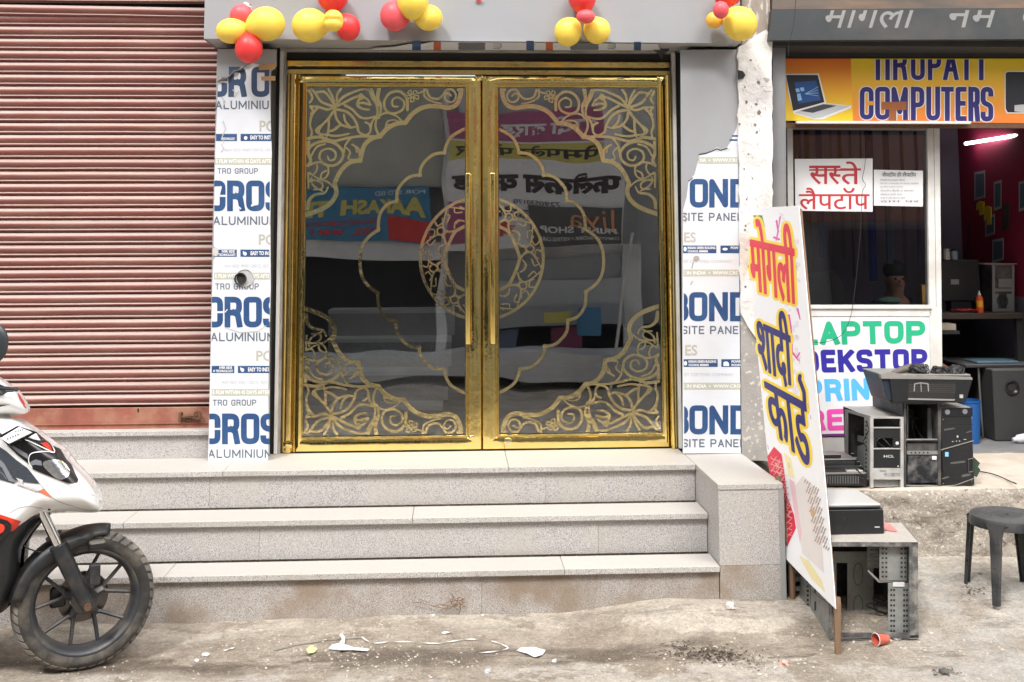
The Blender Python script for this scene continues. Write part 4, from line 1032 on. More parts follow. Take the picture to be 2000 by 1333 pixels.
# printed laptop
q = lambda nm, polys, m, l: flat(nm, polys, PB, m, bd, lift=l)
q('laptop_picture', [[(1534, 145), (1599, 144), (1614, 202), (1663, 207), (1661, 212), (1609, 233), (1590, 234), (1550, 222), (1541, 190)]], white_ink, .0008)
q('laptop_picture', [[(1535, 147), (1597, 147), (1610, 200), (1549, 217)]], ink('print_black', (.02, .022, .03)), .0016)
q('laptop_picture', [[(1551, 161), (1594, 158), (1603, 196), (1560, 203)]], ink('print_screen_blue', (.02, .09, .30)), .0024)
q('laptop_picture', [[(1553, 174), (1560, 173), (1562, 180), (1555, 181)], [(1562, 172), (1569, 171), (1571, 178), (1564, 179)], [(1556, 184), (1563, 183), (1566, 196), (1558, 198)]]+[ribbon([(1572, 184), (1598, 170+6*k)], 1.0)[0] for k in range(4)], ink('print_screen_light', (.30, .55, .85)), .0032)
q('laptop_picture', [[(1614, 203), (1660, 208), (1606, 229), (1590, 232), (1551, 220)]], ink('print_silver', (.55, .56, .58)), .0016)
q('laptop_picture', [[(1608, 204), (1634, 207), (1587, 221), (1562, 217)]], ink('print_keys', (.06, .06, .07)), .0024)
q('printer_picture', [[(1962, 143), (1966, 139), (2100, 139), (2100, 222), (1966, 222), (1962, 214)]], white_ink, .0008)
q('printer_picture', [[(1964, 144), (1968, 141), (2100, 141), (2100, 220), (1968, 220), (1964, 213)]], MATS['print_black'], .0016)
q('printer_picture', [[(1981, 206), (2020, 203), (2020, 222), (1981, 218)]], MATS['print_silver'], .0024)
q('tape_strip', [[(1722, 200), (1770, 199), (1770, 215), (1750, 216), (1749, 238), (1735, 238), (1736, 215), (1722, 214)]], M_('rusty_brown_tape', (.35, .12, .04), .4), .004)
# rail below board
MB().box(PB(1552, 240).x, PB(1892, 240).x, -.01, .012, PB(1700, 243).z, PB(1700, 238).z).build('lower_rail', alu_white, sb, bev=.001)
MB().box(PB(1534, 240).x, PB(2100, 240).x, .022, .05, PB(1700, 250).z, PB(1700, 240.5).z).build('lower_rail', rust, sb)
# hood & hand painted board
hb = thing('painted_hood_board', 'charcoal hood board with worn hand painted grey Hindi letters above signboard', 'signboard', tuple(at(1750, 75, -.2)))
PH = FY(-.24)
hbd = flat('board', [[(1508, 19), (2150, 16), (2150, 76), (1502, 79)]], PH, board_grey, hb, lift=0, thick=.05)
flat('upper_rail', [[(1510, -60), (2150, -60), (2150, 15.6), (1508, 18.6)]], FY(-.20), M_('brown_stained_steel', (.12, .10, .085), .6, var=.3, dirt=(.30, .17, .09), da=.6, ds=5, stretch=(.4, 1, 2)), hb, lift=0, thick=.1)
q1 = clip(txt('मागला', (1617, 8), (1796, 8), (1780, 56), (1603, 56), off=.004), y0=20.5)+clip(txt('नम', (1856, 8), (1956, 8), (1942, 54), (1846, 54), off=.004), y0=20.5)+clip(txt('वर', (2000, 8), (2070, 8), (2056, 54), (1990, 54), off=.004), y0=20.5)
flat('lettering', q1, PH, chalk, hbd, lift=.001)
MB().box(at(1502, 60, -.2).x, 4.6, -.18, .3, at(1700, 113, 0).z+.03, at(1700, 76, -.2).z+.02).build('hood_box', box_dark, hb)
MB().box(at(1509, 90, .0).x, 4.6, .03, .3, at(1700, 120, .03).z, at(1700, 60, .03).z).build('recess', box_dark, hb)
# loose wires
wr = thing('window_wire', 'thin dark wire hanging across the shop window in a long curve', 'wire', tuple(PW(1690, 400)))
pts = [PW(x, y)+Vector((0, -.02, 0)) for x, y in smooth_pts([(1690, 255), (1687, 320), (1682, 350), (1688, 362), (1681, 380), (1678, 450), (1672, 520), (1664, 590), (1655, 630), (1640, 655), (1610, 668), (1580, 668)], 4)]
MB().tube(pts, .0016, 5).build('cable', black_matt, wr, smooth='all')
pts = [at(x, y, -.29) for x, y in smooth_pts([(1555, -20), (1552, 30), (1548, 60), (1541, 85), (1540, 110)], 3)]
w2 = thing('hood_wire', 'thin black wire dangling over the charcoal hood board', 'wire', tuple(pts[0])); MB().tube(pts, .0015, 5).build('cable', black_matt, w2)

# interior things
tl = thing('tube_light', 'lit white fluorescent tube mounted by the crimson wall inside the shop', 'light', tuple(at(1940, 270, 1.2)))
a = at(1886, 281, 1.45); b = at(1997, 263, .85)
MB().tube([a, b], .011, 12).build('tube', emit('lit_tube', (.93, .96, 1), 5), tl, smooth=True)
MB().tube([b+(b-a)*.003, b+(b-a)*.03], .014, 10).build('end_cap', black_matt, tl)
pcl = ink('faded_blue_poster', (.10, .14, .19)); ppk = ink('pale_poster', (.42, .40, .42)); 
def wposter(x0, y0, x1, y1, m, lab, edge=ppk):
    P = lambda px, py: atx(px, py, XWR)
    t = thing('wall_packet', lab, 'packet', tuple(P((x0+x1)/2, y1)))
    flat('sleeve', [[(x0, y0+4), (x1, y0), (x1, y1-6), (x0, y1)]], P, edge, t, lift=.004, n=Vector((-1, 0, 0)), thick=.004)
    flat('front', [[(x0+3, y0+8), (x1, y0+6), (x1, y1-10), (x0+3, y1-6)]], P, m, t, lift=.006, n=Vector((-1, 0, 0)))
wposter(1904, 333, 1924, 392, pcl, 'blue packet pinned top left on the crimson wall')
wposter(1942, 352, 1956, 413, pcl, 'narrow pale packet pinned in the middle of the crimson wall')
wposter(1991, 352, 2006, 414, pcl, 'white edged packet pinned at the right side of the crimson wall')
wposter(1925, 418, 1943, 464, pcl, 'dark packet hanging under yellow packets on the crimson wall')
wposter(1958, 398, 1972, 452, ink('dim_green_poster', (.06, .05, .04)), 'dark faded packet beside the hanging yellow packets', MATS['dim_green_poster'])
wposter(1939, 465, 1960, 514, pcl, 'dark round topped packet just above the open tower case on the table')
yel = ink('yellow_packet', (.65, .48, .02))
for (x0, y0, x1, y1, lab) in ((1910, 393, 1924, 421, 'upper bright yellow packet hanging on the crimson wall'), (1925, 403, 1938, 440, 'lower bright yellow packet hanging on the crimson wall')):
    P = lambda px, py: atx(px, py, XWR)
    t = thing('yellow_packet', lab, 'packet', tuple(P(x0, y1)), 'yellow packets on the crimson wall')
    flat('pouch', [[(x0, y0+5), (x0+5, y0), (x1, y0+2), (x1, y1-2), (x0+6, y1), (x0+5, y0+14), (x0, y1-9)]], P, yel, t, lift=.012, n=Vector((-1, 0, 0)), thick=.01)
mb = MB().tube([at(1901, 285, 1.64), at(1898, 380, 1.60), at(1890, 450, 1.60), at(1885, 505, 1.6)], .004, 5)
t = thing('wall_cable', 'black cable hanging down the corner of the shop back wall', 'cable', tuple(at(1885, 505, 1.6))); mb.build('cable', black_matt, t)
# table
YT = .95
tb = thing('work_table', 'dark wooden work table inside the computer shop', 'table', tuple(at(1920, 610, YT)))
ztb = at(1920, 612, YT-.1).z
MB().box(at(1760, 610, YT).x, at(1996, 612, YT-.1).x, YT-.12, 1.55, ztb-.035, ztb).build('table_top', M_('dark_table_wood', (.05, .035, .025), .5, updust=(.16, .14, .12), ud=.5), tb, bev=.003)
for x in (at(1795, 610, YT).x, at(1975, 612, YT).x):
    for y in (YT-.08, 1.5): MB().box(x-.02, x+.02, y-.02, y+.02, .453, ztb-.036).build('leg', black_matt, tb)
MB().box(at(1795, 610, YT).x+.03, at(1975, 612, YT).x-.03, 1.45, 1.47, .50, ztb-.04).build('back_board', black_matt, tb)
mo = thing('crt_monitor', 'large black monitor seen from behind on the work table', 'monitor', tuple(at(1880, 605, YT)))
c0, c1 = at(1843, 508, YT+.05), at(1917, 598, YT+.05)
MB().box(c0.x-.10, c1.x, YT+.05, YT+.10, c1.z+.03, c0.z).build('screen_back', M_('soft_black', (.012, .012, .014), .5), mo, bev=.006)
MB().box(c0.x+.04, c1.x-.06, YT+.06, YT+.14, ztb+.001, c1.z+.031).build('stand', MATS['soft_black'], mo, bev=.004)
flat('label', [rect(1857, 546, 1873, 556)], FY(YT+.05), ink('dim_label', (.22, .22, .22)), mo, lift=.001)
for i, (x, m_, lab) in enumerate(((1849, ink('jar_cream', (.45, .43, .40)), 'cream glue jar with white lid standing on top of the black monitor'), (1864, ink('jar_blue', (.22, .28, .33)), 'blue grey jar with dark lid standing on top of the black monitor'))):
    p = at(x, 507, YT+.075); p.z = c0.z+.001
    t = thing('jar', lab, 'jar', tuple(p)); M = Matrix.Translation(p)
    MB().lathe([(.0001, 0), (.020, 0), (.021, .004), (.021, .048), (.016, .054), (.0001, .054)], M, 14).build('body', m_, t, smooth=True)
    MB().lathe([(.0001, .0545), (.018, .0545), (.018, .068), (.0001, .068)], M, 14).build('lid', ppk if i == 0 else black_matt, t, smooth=True)
ct = thing('open_tower_case', 'open grey computer tower with fan grille standing on the work table', 'computer case', tuple(at(1955, 605, YT-.02)))
c0, c1 = at(1938, 517, YT-.02), at(1981, 609, YT-.02); Yc = YT-.02
MB().box(c0.x, c1.x, Yc+.01, Yc+.30, ztb+.001, c0.z).build('chassis', case_dark, ct, bev=.003)
flat('rear_plate', [[(1938, 517), (1943, 517), (1943, 609), (1938, 609)], [(1976, 517), (1981, 517), (1981, 609), (1976, 609)], rect(1950, 545, 1976, 562), rect(1943, 564, 1976, 570), rect(1943, 574, 1950, 609), rect(1966, 574, 1976, 609), rect(1943, 603, 1966, 609), rect(1943, 517, 1976, 519)], FY(Yc), M_('dull_chassis_plate', (.26, .27, .25), .5, .3), ct, lift=.002, thick=.004)
fc = at(1957, 588, Yc)
fm = MB(); MF = Matrix.Translation(fc+Vector((0, -.006, 0))) @ Matrix.Rotation(R_(90), 4, 'X')
for r in (.014, .024, .034): fm.lathe([(r-.002, 0), (r+.002, 0), (r+.002, .003), (r-.002, .003), (r-.002, 0)], MF, 20)
fm.build('fan_grille', iron, ct)
MB().box(at(1920, 514, Yc).x, at(1983, 514, Yc).x, Yc-.02, Yc+.30, c0.z+.001, c0.z+.006).build('loose_lid', alu, ct)
bo = thing('orange_glue_bottle', 'small orange bottle with white nozzle on the work table', 'bottle', tuple(at(1914, 608, YT-.08)))
p = at(1914, 609, YT-.08); p.z = ztb+.0005; M = Matrix.Translation(p)
MB().lathe([(.0001, 0), (.020, 0), (.021, .005), (.021, .088), (.014, .104), (.009, .108), (.0001, .108)], M, 16).build('body', ink('orange_red_plastic', (.75, .10, .02)), bo, smooth=True)
MB().lathe([(.0214, .035), (.0216, .035), (.0216, .075), (.0214, .075)], M, 16).build('label', ink('bottle_label', (.85, .40, .03)), bo, smooth=True)
MB().lathe([(.010, .1085), (.010, .118), (.004, .122), (.003, .134), (.0001, .135)], M, 12).build('nozzle', white_ink, bo, smooth=True)
t = thing('wire_tangle', 'red and black loose wires lying on the work table', 'wires', tuple(at(1890, 608, YT-.08)))
mb = MB(); rnd = random.Random(4); p0 = at(1885, 610, YT-.08); p0.z = ztb+.006
pts = [p0+Vector((.10*math.sin(k*1.1)*(1-k/30), .03*math.cos(k*1.7), .006+.012*abs(math.sin(k*.9)))) for k in range(24)]
mb.tube(pts, .003, 5); mb.build('cable', ink('red_cable', (.45, .02, .03)), t)
bx = thing('cream_box', 'small cream box on a shelf behind the white window frame post', 'box', tuple(at(1855, 645, .7)))
c0, c1 = at(1838, 633, .7), at(1868, 646, .7); MB().box(c0.x-.1, c1.x, .7, .8, c1.z, c0.z).build('carton', ink('cream_card', (.38, .33, .26)), bx, bev=.003)
MB().box(c0.x-.2, c1.x+.01, .68, .95, c1.z-.02, c1.z-.001).build('shelf', black_matt, thing('under_shelf', 'dark narrow shelf holding the cream box inside the shop', 'shelf', tuple(c0)))
# lower stool/desk, speaker cabinet, bin, hardhat
lt = thing('low_bench', 'dark low bench with blue edged lid standing over the black speaker box', 'bench', tuple(at(1950, 840, .75)))
zl = at(1950, 712, .70).z
MB().box(at(1885, 712, .70).x, at(2080, 712, .70).x, .70, 1.15, zl-.02, zl).build('bench_top', M_('dark_bench', (.035, .035, .04), .5, updust=(.14, .14, .14), ud=.6), lt, bev=.004)
for x in (at(1914, 760, .72).x, at(2060, 760, .72).x): MB().tube([(x, .73, zl-.021), (x+.01, .73, .453)], .007, 8).build('leg', M_('dim_steel', (.2, .2, .2), .5, .5), lt, smooth=True)
t = thing('folded_laptop', 'thin blue grey laptop lying on the dark low bench', 'laptop', tuple(at(1930, 700, .8)))
c0 = at(1908, 703, .74); MB().box(c0.x, c0.x+.26, .74, .92, zl+.001, zl+.014).build('body', ink('blue_grey_lid', (.10, .17, .22)), t, bev=.003)
sp = thing('black_speaker_box', 'black subwoofer box with round port on the shop floor', 'speaker', tuple(at(1965, 815, .60)))
c0, c1 = at(1938, 722, .62), at(2030, 812, .62)
MB().box(c0.x, c1.x, .62, .95, .4535, c0.z).build('cabinet', M_('charcoal_cabinet', (.035, .035, .035), .7, updust=(.12, .12, .11), ud=.6), sp, bev=.008, segs=2)
pr = at(1976, 757, .62); MB().lathe([(.024, .001), (.040, .003), (.042, .010), (.036, .012), (.026, .002)], Matrix.Translation(pr) @ Matrix.Rotation(R_(90), 4, 'X'), 24).build('port_ring', black_cl, sp, smooth=True)
MB().lathe([(.0001, .0012), (.024, .0012)], Matrix.Translation(pr) @ Matrix.Rotation(R_(90), 4, 'X'), 20).build('port', dark_gap, sp)
bb = thing('blue_bin', 'plain blue plastic bin half hidden behind the black tower case', 'bin', tuple(at(1895, 825, .55)))
p = at(1890, 828, .6); p.z = .4535
MB().lathe([(.0001, 0), (.062, 0), (.075, .235), (.079, .237), (.079, .245), (.072, .245), (.060, .01), (.0001, .01)], Matrix.Translation(p), 24).build('tub', ink('blue_plastic', (.01, .09, .30)), bb, smooth=True)
t = thing('white_bulb_bottle', 'white plastic bulb shaped bottle lying at the shop floor edge', 'bottle', tuple(at(1985, 828, .5)))
p = at(1980, 826, .55); p.z = .475; M = Matrix.Translation(p) @ Matrix.Rotation(R_(82), 4, 'Y')
MB().lathe([(.0001, -.010), (.012, -.010), (.013, .006), (.024, .022), (.026, .07), (.022, .085), (.0001, .086)], M, 16).build('body', ink('white_plastic', (.7, .7, .72)), t, smooth=True)
p.x += .09; MB().ball(p, .022, seg=12).build('cap', black_matt, t, smooth=True)
# small rubbish on shop floor
mb = MB(); rnd = random.Random(9)
for i in range(14):
    p = at(rnd.uniform(1905, 1942), rnd.uniform(806, 822), .9); p.z = .455; vs_, fs_ = stone_mesh(.009*rnd.uniform(.5, 1.3), i); mb.add([p+v for v in vs_], fs_)
mb.build('floor_litter', pale_stone, kind='stuff')['label'] = 'small pale litter under the low bench'

# behind window: hanging cables, chair, person
hg = [(1556, 30, (.05, .06, .10)), (1580, 18, (.11, .10, .09)), (1603, 20, (.015, .035, .14)), (1626, 12, (.16, .12, .12)), (1642, 16, (.10, .11, .09)), (1664, 12, (.13, .13, .14)), (1684, 10, (.10, .09, .08)), (1702, 26, (.012, .02, .12)), (1735, 22, (.03, .05, .08)), (1765, 18, (.05, .04, .05)), (1792, 16, (.03, .035, .06))]
for i, (x, wd, c) in enumerate(hg):
    a = at(x-wd/2, 258, .85); b = at(x+wd/2, 500+ (i*37) % 70, .85)
    lab = ['pale blue cloth strip hanging at the far left behind the shop window', 'brown grey cover hanging second from left behind the shop window', 'deep blue cover hanging third from left behind the shop window', 'dull pink cover hanging between blue and olive covers behind the window', 'olive cover hanging behind the right edge of the red lettered sign', 'light grey narrow cover hanging left of the window wire', 'brown narrow cover hanging left of the wide navy cover', 'wide navy cover hanging in the middle of the window', 'dim teal cover hanging below the typed notice', 'dark plum cover hanging right of the teal one', 'dark slate cover hanging at the right edge of the window'][i]
    t = thing('hanging_cover', lab, 'cover', (a.x, .85, b.z), 'covers hanging behind the shop window')
    mb = MB(); n = 9; vs = []
    for k in range(n+1):
        xx = a.x+(b.x-a.x)*k/n; vs += [Vector((xx, .85+.012*math.sin(k*2.1+i), b.z)), Vector((xx, .85+.010*math.sin(k*2.1+i+.4), 2.60))]
    mb.add(vs, [(2*k, 2*k+1, 2*k+3, 2*k+2) for k in range(n)]); mb.build('fabric', M_('cover_fabric_%d' % i, tuple(q_*1.3 for q_ in c), .7, var=.2, vs_=20, stretch=(3, 1, .3)), t, smooth='all')
ch = thing('office_chair', 'tall black office chair back seen through the shop window', 'chair', tuple(at(1610, 590, .55)))
c = at(1612, 545, .60)
mb = MB(); n = 10; vs = []
for j in range(n+1):
    for k in range(n+1):
        u = -1+2*k/n; v = -1+2*j/n; r = (1-abs(v)**4)**.25 if abs(v) < 1 else .3; vs.append(Vector((c.x+.115*u*max(.55, r), .60+.04*u*u-.02*(1-v*v), c.z-.15+.19*v)))
mb.add(vs, [(j*(n+1)+k, j*(n+1)+k+1, (j+1)*(n+1)+k+1, (j+1)*(n+1)+k) for j in range(n) for k in range(n)]); mb.build('backrest', black_matt, ch, smooth='all')
MB().box(c.x-.16, c.x+.16, .45, .80, c.z-.40, c.z-.34).build('seat', black_matt, ch, bev=.02, segs=2)
MB().tube([(c.x, .62, c.z-.41), (c.x, .62, .456)], .025, 8).build('column', iron, ch)
# seated person
bodyc = at(1762, 560, .95)
def skin_body(name, verts, edges, radii, m, parent, lvl=2, root=0):
    me = bpy.data.meshes.new(name); off = OFF.get(parent.name, Vector((0, 0, 0)))
    me.from_pydata([Vector(v)-off for v in verts], edges, []); o = bpy.data.objects.new(name, me); COL.objects.link(o); o.parent = parent
    md = o.modifiers.new('skin', 'SKIN'); md.use_smooth_shade = True
    for i, r in enumerate(radii):
        me.skin_vertices[0].data[i].radius = r if isinstance(r, tuple) else (r, r)
    me.skin_vertices[0].data[root].use_root = True
    s = o.modifiers.new('sub', 'SUBSURF'); s.levels = lvl; s.render_levels = lvl
    me.materials.append(m); return o
pe = thing('person', 'person in a dark shirt sitting bent forward at work inside the shop behind the window', 'person', (bodyc.x, 1.05, .45))
bx_, bz_ = bodyc.x, bodyc.z
skin_c = M_('brown_skin', (.34, .18, .12), .5, var=.05)
V = [(bx_+.04, 1.20, .86), (bx_+.035, 1.20, 1.02), (bx_+.02, 1.16, 1.17), (bx_, 1.10, 1.235), (bx_-.005, 1.06, 1.30), (bx_-.01, 1.03, 1.37), (bx_-.01, 1.02, 1.44),
     (bx_-.13, 1.13, 1.20), (bx_-.17, 1.02, 1.02), (bx_-.07, .84, 1.02), (bx_+.15, 1.13, 1.20), (bx_+.19, 1.02, 1.02), (bx_+.08, .84, 1.02), (bx_-.10, 1.02, .84), (bx_-.10, .76, .84), (bx_-.10, .76, .52), (bx_+.16, 1.02, .84), (bx_+.16, .76, .84), (bx_+.16, .76, .52)]
Ed = [(0, 1), (1, 2), (2, 3), (3, 4), (4, 5), (5, 6), (3, 7), (7, 8), (8, 9), (3, 10), (10, 11), (11, 12), (0, 13), (13, 14), (14, 15), (0, 16), (16, 17), (17, 18)]
Rr = [(.13, .10), (.12, .09), (.13, .085), (.06, .055), (.045, .045), (.066, .076), (.058, .066), .05, .038, .026, .05, .038, .026, .075, .055, .04, .075, .055, .04]
skin_body('body', V, Ed, Rr, skin_c, pe)
cloth = M_('dark_shirt', (.035, .035, .05), .8, var=.2)
V2 = [V[i] for i in (0, 1, 2, 3, 7, 8, 10, 11)]; skin_body('shirt', V2, [(0, 1), (1, 2), (2, 3), (3, 4), (4, 5), (3, 6), (6, 7)], [(.14, .11), (.13, .10), (.14, .095), (.068, .062), .058, .047, .058, .047], cloth, pe)
hc_ = Vector((bx_-.01, 1.03, 1.425))
MB().ball(hc_+Vector((0, .012, .022)), .078, seg=16, sx=.9, sz=.85).build('hair', M_('black_hair', (.01, .009, .008), .7), pe, smooth=True)
for s in (-1, 1):
    MB().ball(hc_+Vector((s*.024, -.068, -.030)), .008, seg=8).build('eye', M_('dark_eye', (.02, .015, .015), .3) if s < 0 else MATS['dark_eye'], pe, smooth=True)
    MB().ball(hc_+Vector((s*.066, .0, -.04)), .016, seg=8, sx=.4).build('ear', skin_c, pe, smooth=True)
    hx = bx_+(-.07 if s < 0 else .08)
    for f in range(4):
        x = hx-.022+f*.015; MB().tube([(x, .83, 1.02), (x, .80, 1.018), (x, .780, 1.005), (x-.001, .772, .988)], [.009, .0085, .008, .006], 6).build('finger', skin_c, pe, smooth=True)
    MB().tube([(hx-s*.028, .835, 1.016), (hx-s*.042, .815, 1.008), (hx-s*.044, .795, 1.0)], [.010, .009, .007], 6).build('thumb', skin_c, pe, smooth=True)
MB().ball(hc_+Vector((0, -.078, -.045)), .012, seg=8, sx=.8, sz=1.3).build('nose', skin_c, pe, smooth=True)
MB().ball(hc_+Vector((0, -.068, -.072)), .016, seg=8, sy=.4, sz=.35).build('mouth', M_('lips', (.20, .07, .06), .5), pe, smooth=True)
t = thing('counter', 'dark narrow counter inside along the foot of the shop window', 'counter', (2.1, .8, .453)); zc_ = at(1700, 596, .75).z
MB().box(XS0, at(1818, 596, .7).x, .66, .86, zc_-.03, zc_).build('counter_top', black_matt, t); MB().box(XS0, at(1818, 596, .7).x, .68, .70, .454, zc_-.031).build('front_board', black_matt, t)
t = thing('green_cushion', 'dull green cloth bundle lying on the counter inside the window', 'cloth', tuple(at(1735, 590, .72)))
p = at(1735, 584, .74); p.z = zc_+.025; MB().ball(p, .05, seg=14, sx=1.6, sz=.5).build('bundle', ink('dull_green', (.05, .10, .08), .8), t, smooth=True)
t = thing('yellow_box', 'dim yellow box at the right end of the counter inside the window', 'box', tuple(at(1808, 570, .75)))
c0, c1 = at(1800, 557, .75), at(1815, 580, .75); MB().box(c0.x, c1.x, .75, .80, zc_+.001, c0.z).build('carton', ink('dim_yellow', (.40, .22, .05)), t, bev=.002)

# ================================================================== PLATFORM / PLINTH
pl = thing('concrete_plinth', 'broken rough concrete plinth in front of the computer shop', 'plinth', (2.4, -.4, 0))
mb = MB(); nx_, nz_ = 120, 22; x0, x1 = XR+.005, 4.4; vs = []
for j in range(nz_+1):
    for i in range(nx_+1):
        x = x0+(x1-x0)*i/nx_; z = -.05+(ZP+.05)*j/nz_
        y = -.50+.022*noise.noise(Vector((x*4, z*6, 0)))+.010*noise.noise(Vector((x*15, z*18, 3)))+.04*(1-j/nz_)**2
        if j == nz_: y += .012
        if j >= nz_-1: z -= .012*abs(noise.noise(Vector((x*6, 0, 9))))
        vs.append(Vector((x, y, z)))
W = nx_+1; fs = [(j*W+i, j*W+i+1, (j+1)*W+i+1, (j+1)*W+i) for j in range(nz_) for i in range(nx_)]
mb.add(vs, fs); mb.build('front_face', concrete, pl, smooth='all', recalc=False)
mb = MB(); vs = []; ny_ = 40
for j in range(ny_+1):
    for i in range(nx_+1):
        x = x0+(x1-x0)*i/nx_
        if j == 0: vs.append(mb0 if False else Vector((x, -.488+.022*noise.noise(Vector((x*4, ZP*6, 0)))+.010*noise.noise(Vector((x*15, ZP*18, 3))), ZP-.012*abs(noise.noise(Vector((x*6, 0, 9))))))); continue
        y = -.488+.82*j/ny_; z = ZP+.006*noise.noise(Vector((x*3, y*3, 1)))+.004*noise.noise(Vector((x*13, y*13, 1)))+.012*sst(.0, .3, y)
        vs.append(Vector((x, y, z)))
fs = [(j*W+i, j*W+i+1, (j+1)*W+i+1, (j+1)*W+i) for j in range(ny_) for i in range(nx_)]
mb.add(vs, fs); mb.build('top_face', M_('dusty_cement_top', (.50, .43, .35), .95, var=.2, bump=.008, bs=20, dirt=(.58, .52, .45), da=.6, ds=3), pl, smooth='all', recalc=False)

# ================================================================== OLD COMPUTER GEAR ON THE PLINTH
def sheetbox(mb, x0, x1, y0, y1, z0, z1, t=.0015, open_=()):
    if 'f' not in open_: mb.box(x0, x1, y0, y0+t, z0, z1)
    if 'k' not in open_: mb.box(x0, x1, y1-t, y1, z0, z1)
    if 'l' not in open_: mb.box(x0, x0+t, y0+t, y1-t, z0, z1)
    if 'r' not in open_: mb.box(x1-t, x1, y0+t, y1-t, z0, z1)
    if 't' not in open_: mb.box(x0+t, x1-t, y0+t, y1-t, z1-t, z1)
    if 'b' not in open_: mb.box(x0+t, x1-t, y0+t, y1-t, z0, z0+t)
    return mb
zp = ZP+.004
Yt = atz(1870, 950, zp).y
def X(px, py=870, Y=None): return at(px, py, Yt if Y is None else Y).x
def Z(py, px=1800, Y=None): return at(px, py, Yt if Y is None else Y).z
# (c) closed black tower
t = thing('black_tower_case', 'closed dusty black computer tower with slanted front lines, right end of the row', 'computer case', (X(1870), Yt, zp))
x0, x1, z1 = X(1839), X(1901), Z(796, 1870)
MB().box(x0, x1, Yt+.012, Yt+.40, zp, z1).build('shell', case_dark, t, bev=.004, segs=2)
fp = MB(); fp.box(x0+.001, x1-.001, Yt, Yt+.011, zp+.004, z1-.006); fp.build('front_panel', black_pl, t, bev=.003)
flat('trim_line', ribbon([(1838, 879), (1901, 861)], 1.6)+ribbon([(1838, 950), (1866, 948), (1901, 935)], 1.2), FY(Yt), alu, t, lift=.003, thick=.003)
flat('trim_groove', ribbon([(1860, 882), (1897, 872)], 2.2)+ribbon([(1860, 887), (1897, 877)], 1.6)+ribbon([(1838, 830), (1901, 830)], .8), FY(Yt), dark_gap, t, lift=.0006)
flat('bay_door', [rect(1841, 797, 1899, 813)], FY(Yt), M_('smoky_gloss', (.02, .02, .022), .12), t, lift=.003, thick=.003)
flat('bay_disc', [ell(1850, 805, 5, 5), ell(1884, 804, 5, 5)], FY(Yt), M_('grey_disc', (.2, .2, .22), .5), t, lift=.0045)  # two round grey patches on the bay door
flat('side_handle', ribbon([(1891, 898), (1900, 896), (1900, 922), (1891, 923), (1891, 898)], 1.5), FY(Yt), case_dark, t, lift=.004, thick=.004)
flat('sticker', [rect(1845, 883, 1852, 892)], FY(Yt), ink('light_blue_sticker', (.25, .55, .75)), t, lift=.004)
flat('emblem', [ell(1870, 853, 1.8, 2.4), rect(1859, 862, 1862, 863.5), rect(1867, 861, 1869, 863), rect(1873, 861, 1875, 863), rect(1882, 858, 1887, 859.3)], FY(Yt), ink('pale_emblem', (.5, .5, .5)), t, lift=.0012)
# (b) open black tower
t = thing('open_bay_tower', 'dusty computer tower with its drive bays missing, middle of the row under printer', 'computer case', (X(1800), Yt, zp))
x0, x1 = X(1767), X(1837); z1 = Z(788, 1800)
sheetbox(MB(), x0, x1, Yt+.008, Yt+.40, zp, z1, .002, ('f',)).build('shell', case_dark, t)
flat('bezel', [rect(1766, 788, 1770, 953), rect(1832, 788, 1838, 953), rect(1770, 949, 1832, 953), rect(1770, 859, 1832, 862), rect(1770, 786, 1832, 790)], FY(Yt), case_dark, t, lift=0, thick=.02)
flat('bay_plate', [rect(1772, 866, 1830, 886)], FY(Yt+.01), case_dark, t, lift=0, thick=.01)
flat('port_strip', [rect(1771, 881, 1831, 888)], FY(Yt), case_grey, t, lift=.002, thick=.003)
flat('ports', [rect(1778+k*8, 883, 1781+k*8, 886) for k in range(5)], FY(Yt), dark_gap, t, lift=.0026)
flat('lower_door', [rect(1773, 890, 1831, 943)], FY(Yt+.002), M_('scuffed_gloss_black', (.02, .022, .026), .2, var=.3, dirt=(.30, .29, .27), da=.55, ds=12), t, lift=0, thick=.008)
flat('sticker', [rect(1820, 891, 1829, 898)], FY(Yt), white_ink, t, lift=.002)
flat('drive_cage', [rect(1772, 792, 1774, 858), rect(1812, 798, 1829, 858)], FY(Yt+.09), case_grey, t, lift=0, thick=.003)
flat('cage_slot_shade', [rect(x, y, x+2, y+4) for x in (1809, 1821) for y in range(802, 856, 7)], FY(Yt+.09), dark_gap, t, lift=.001, kind='stuff')  # dark quads painted on the cage as the shade inside its slots
flat('inner_plate', [rect(1755, 800, 1812, 858)], FY(Yt+.30), M_('dark_olive_plate', (.10, .10, .085), .6, .3), t, lift=0, thick=.003)
# (a) grey open frame tower
t = thing('silver_frame_tower', 'smaller open computer case with silver frame front, left end of the row', 'computer case', (X(1730), Yt, zp))
x0, x1 = X(1702), X(1764); z1 = Z(816, 1730)
sheetbox(MB(), x0, x1, Yt+.006, Yt+.38, zp, z1, .002, ('f', 'l')).build('shell', case_dark, t)
flat('front_frame', [rect(1700, 815, 1706, 953), rect(1759, 815, 1765, 953), rect(1706, 815, 1759, 818), rect(1706, 835, 1759, 837), rect(1706, 876, 1759, 878), rect(1706, 915, 1759, 937)], FY(Yt), M_('dull_silver_paint', (.52, .51, .49), .5, .2, var=.15, dirt=(.28, .26, .23), da=.6, ds=12), t, lift=0, thick=.012)
flat('front_plate', [rect(1707, 838, 1757, 856), rect(1707, 857, 1712, 875), rect(1744, 857, 1757, 875), rect(1707, 879, 1757, 914)], FY(Yt+.004), black_pl, t, lift=0, thick=.008)
flat('lower_recess', [rect(1706, 938, 1759, 952)], FY(Yt+.02), case_grey, t, lift=0, thick=.004)
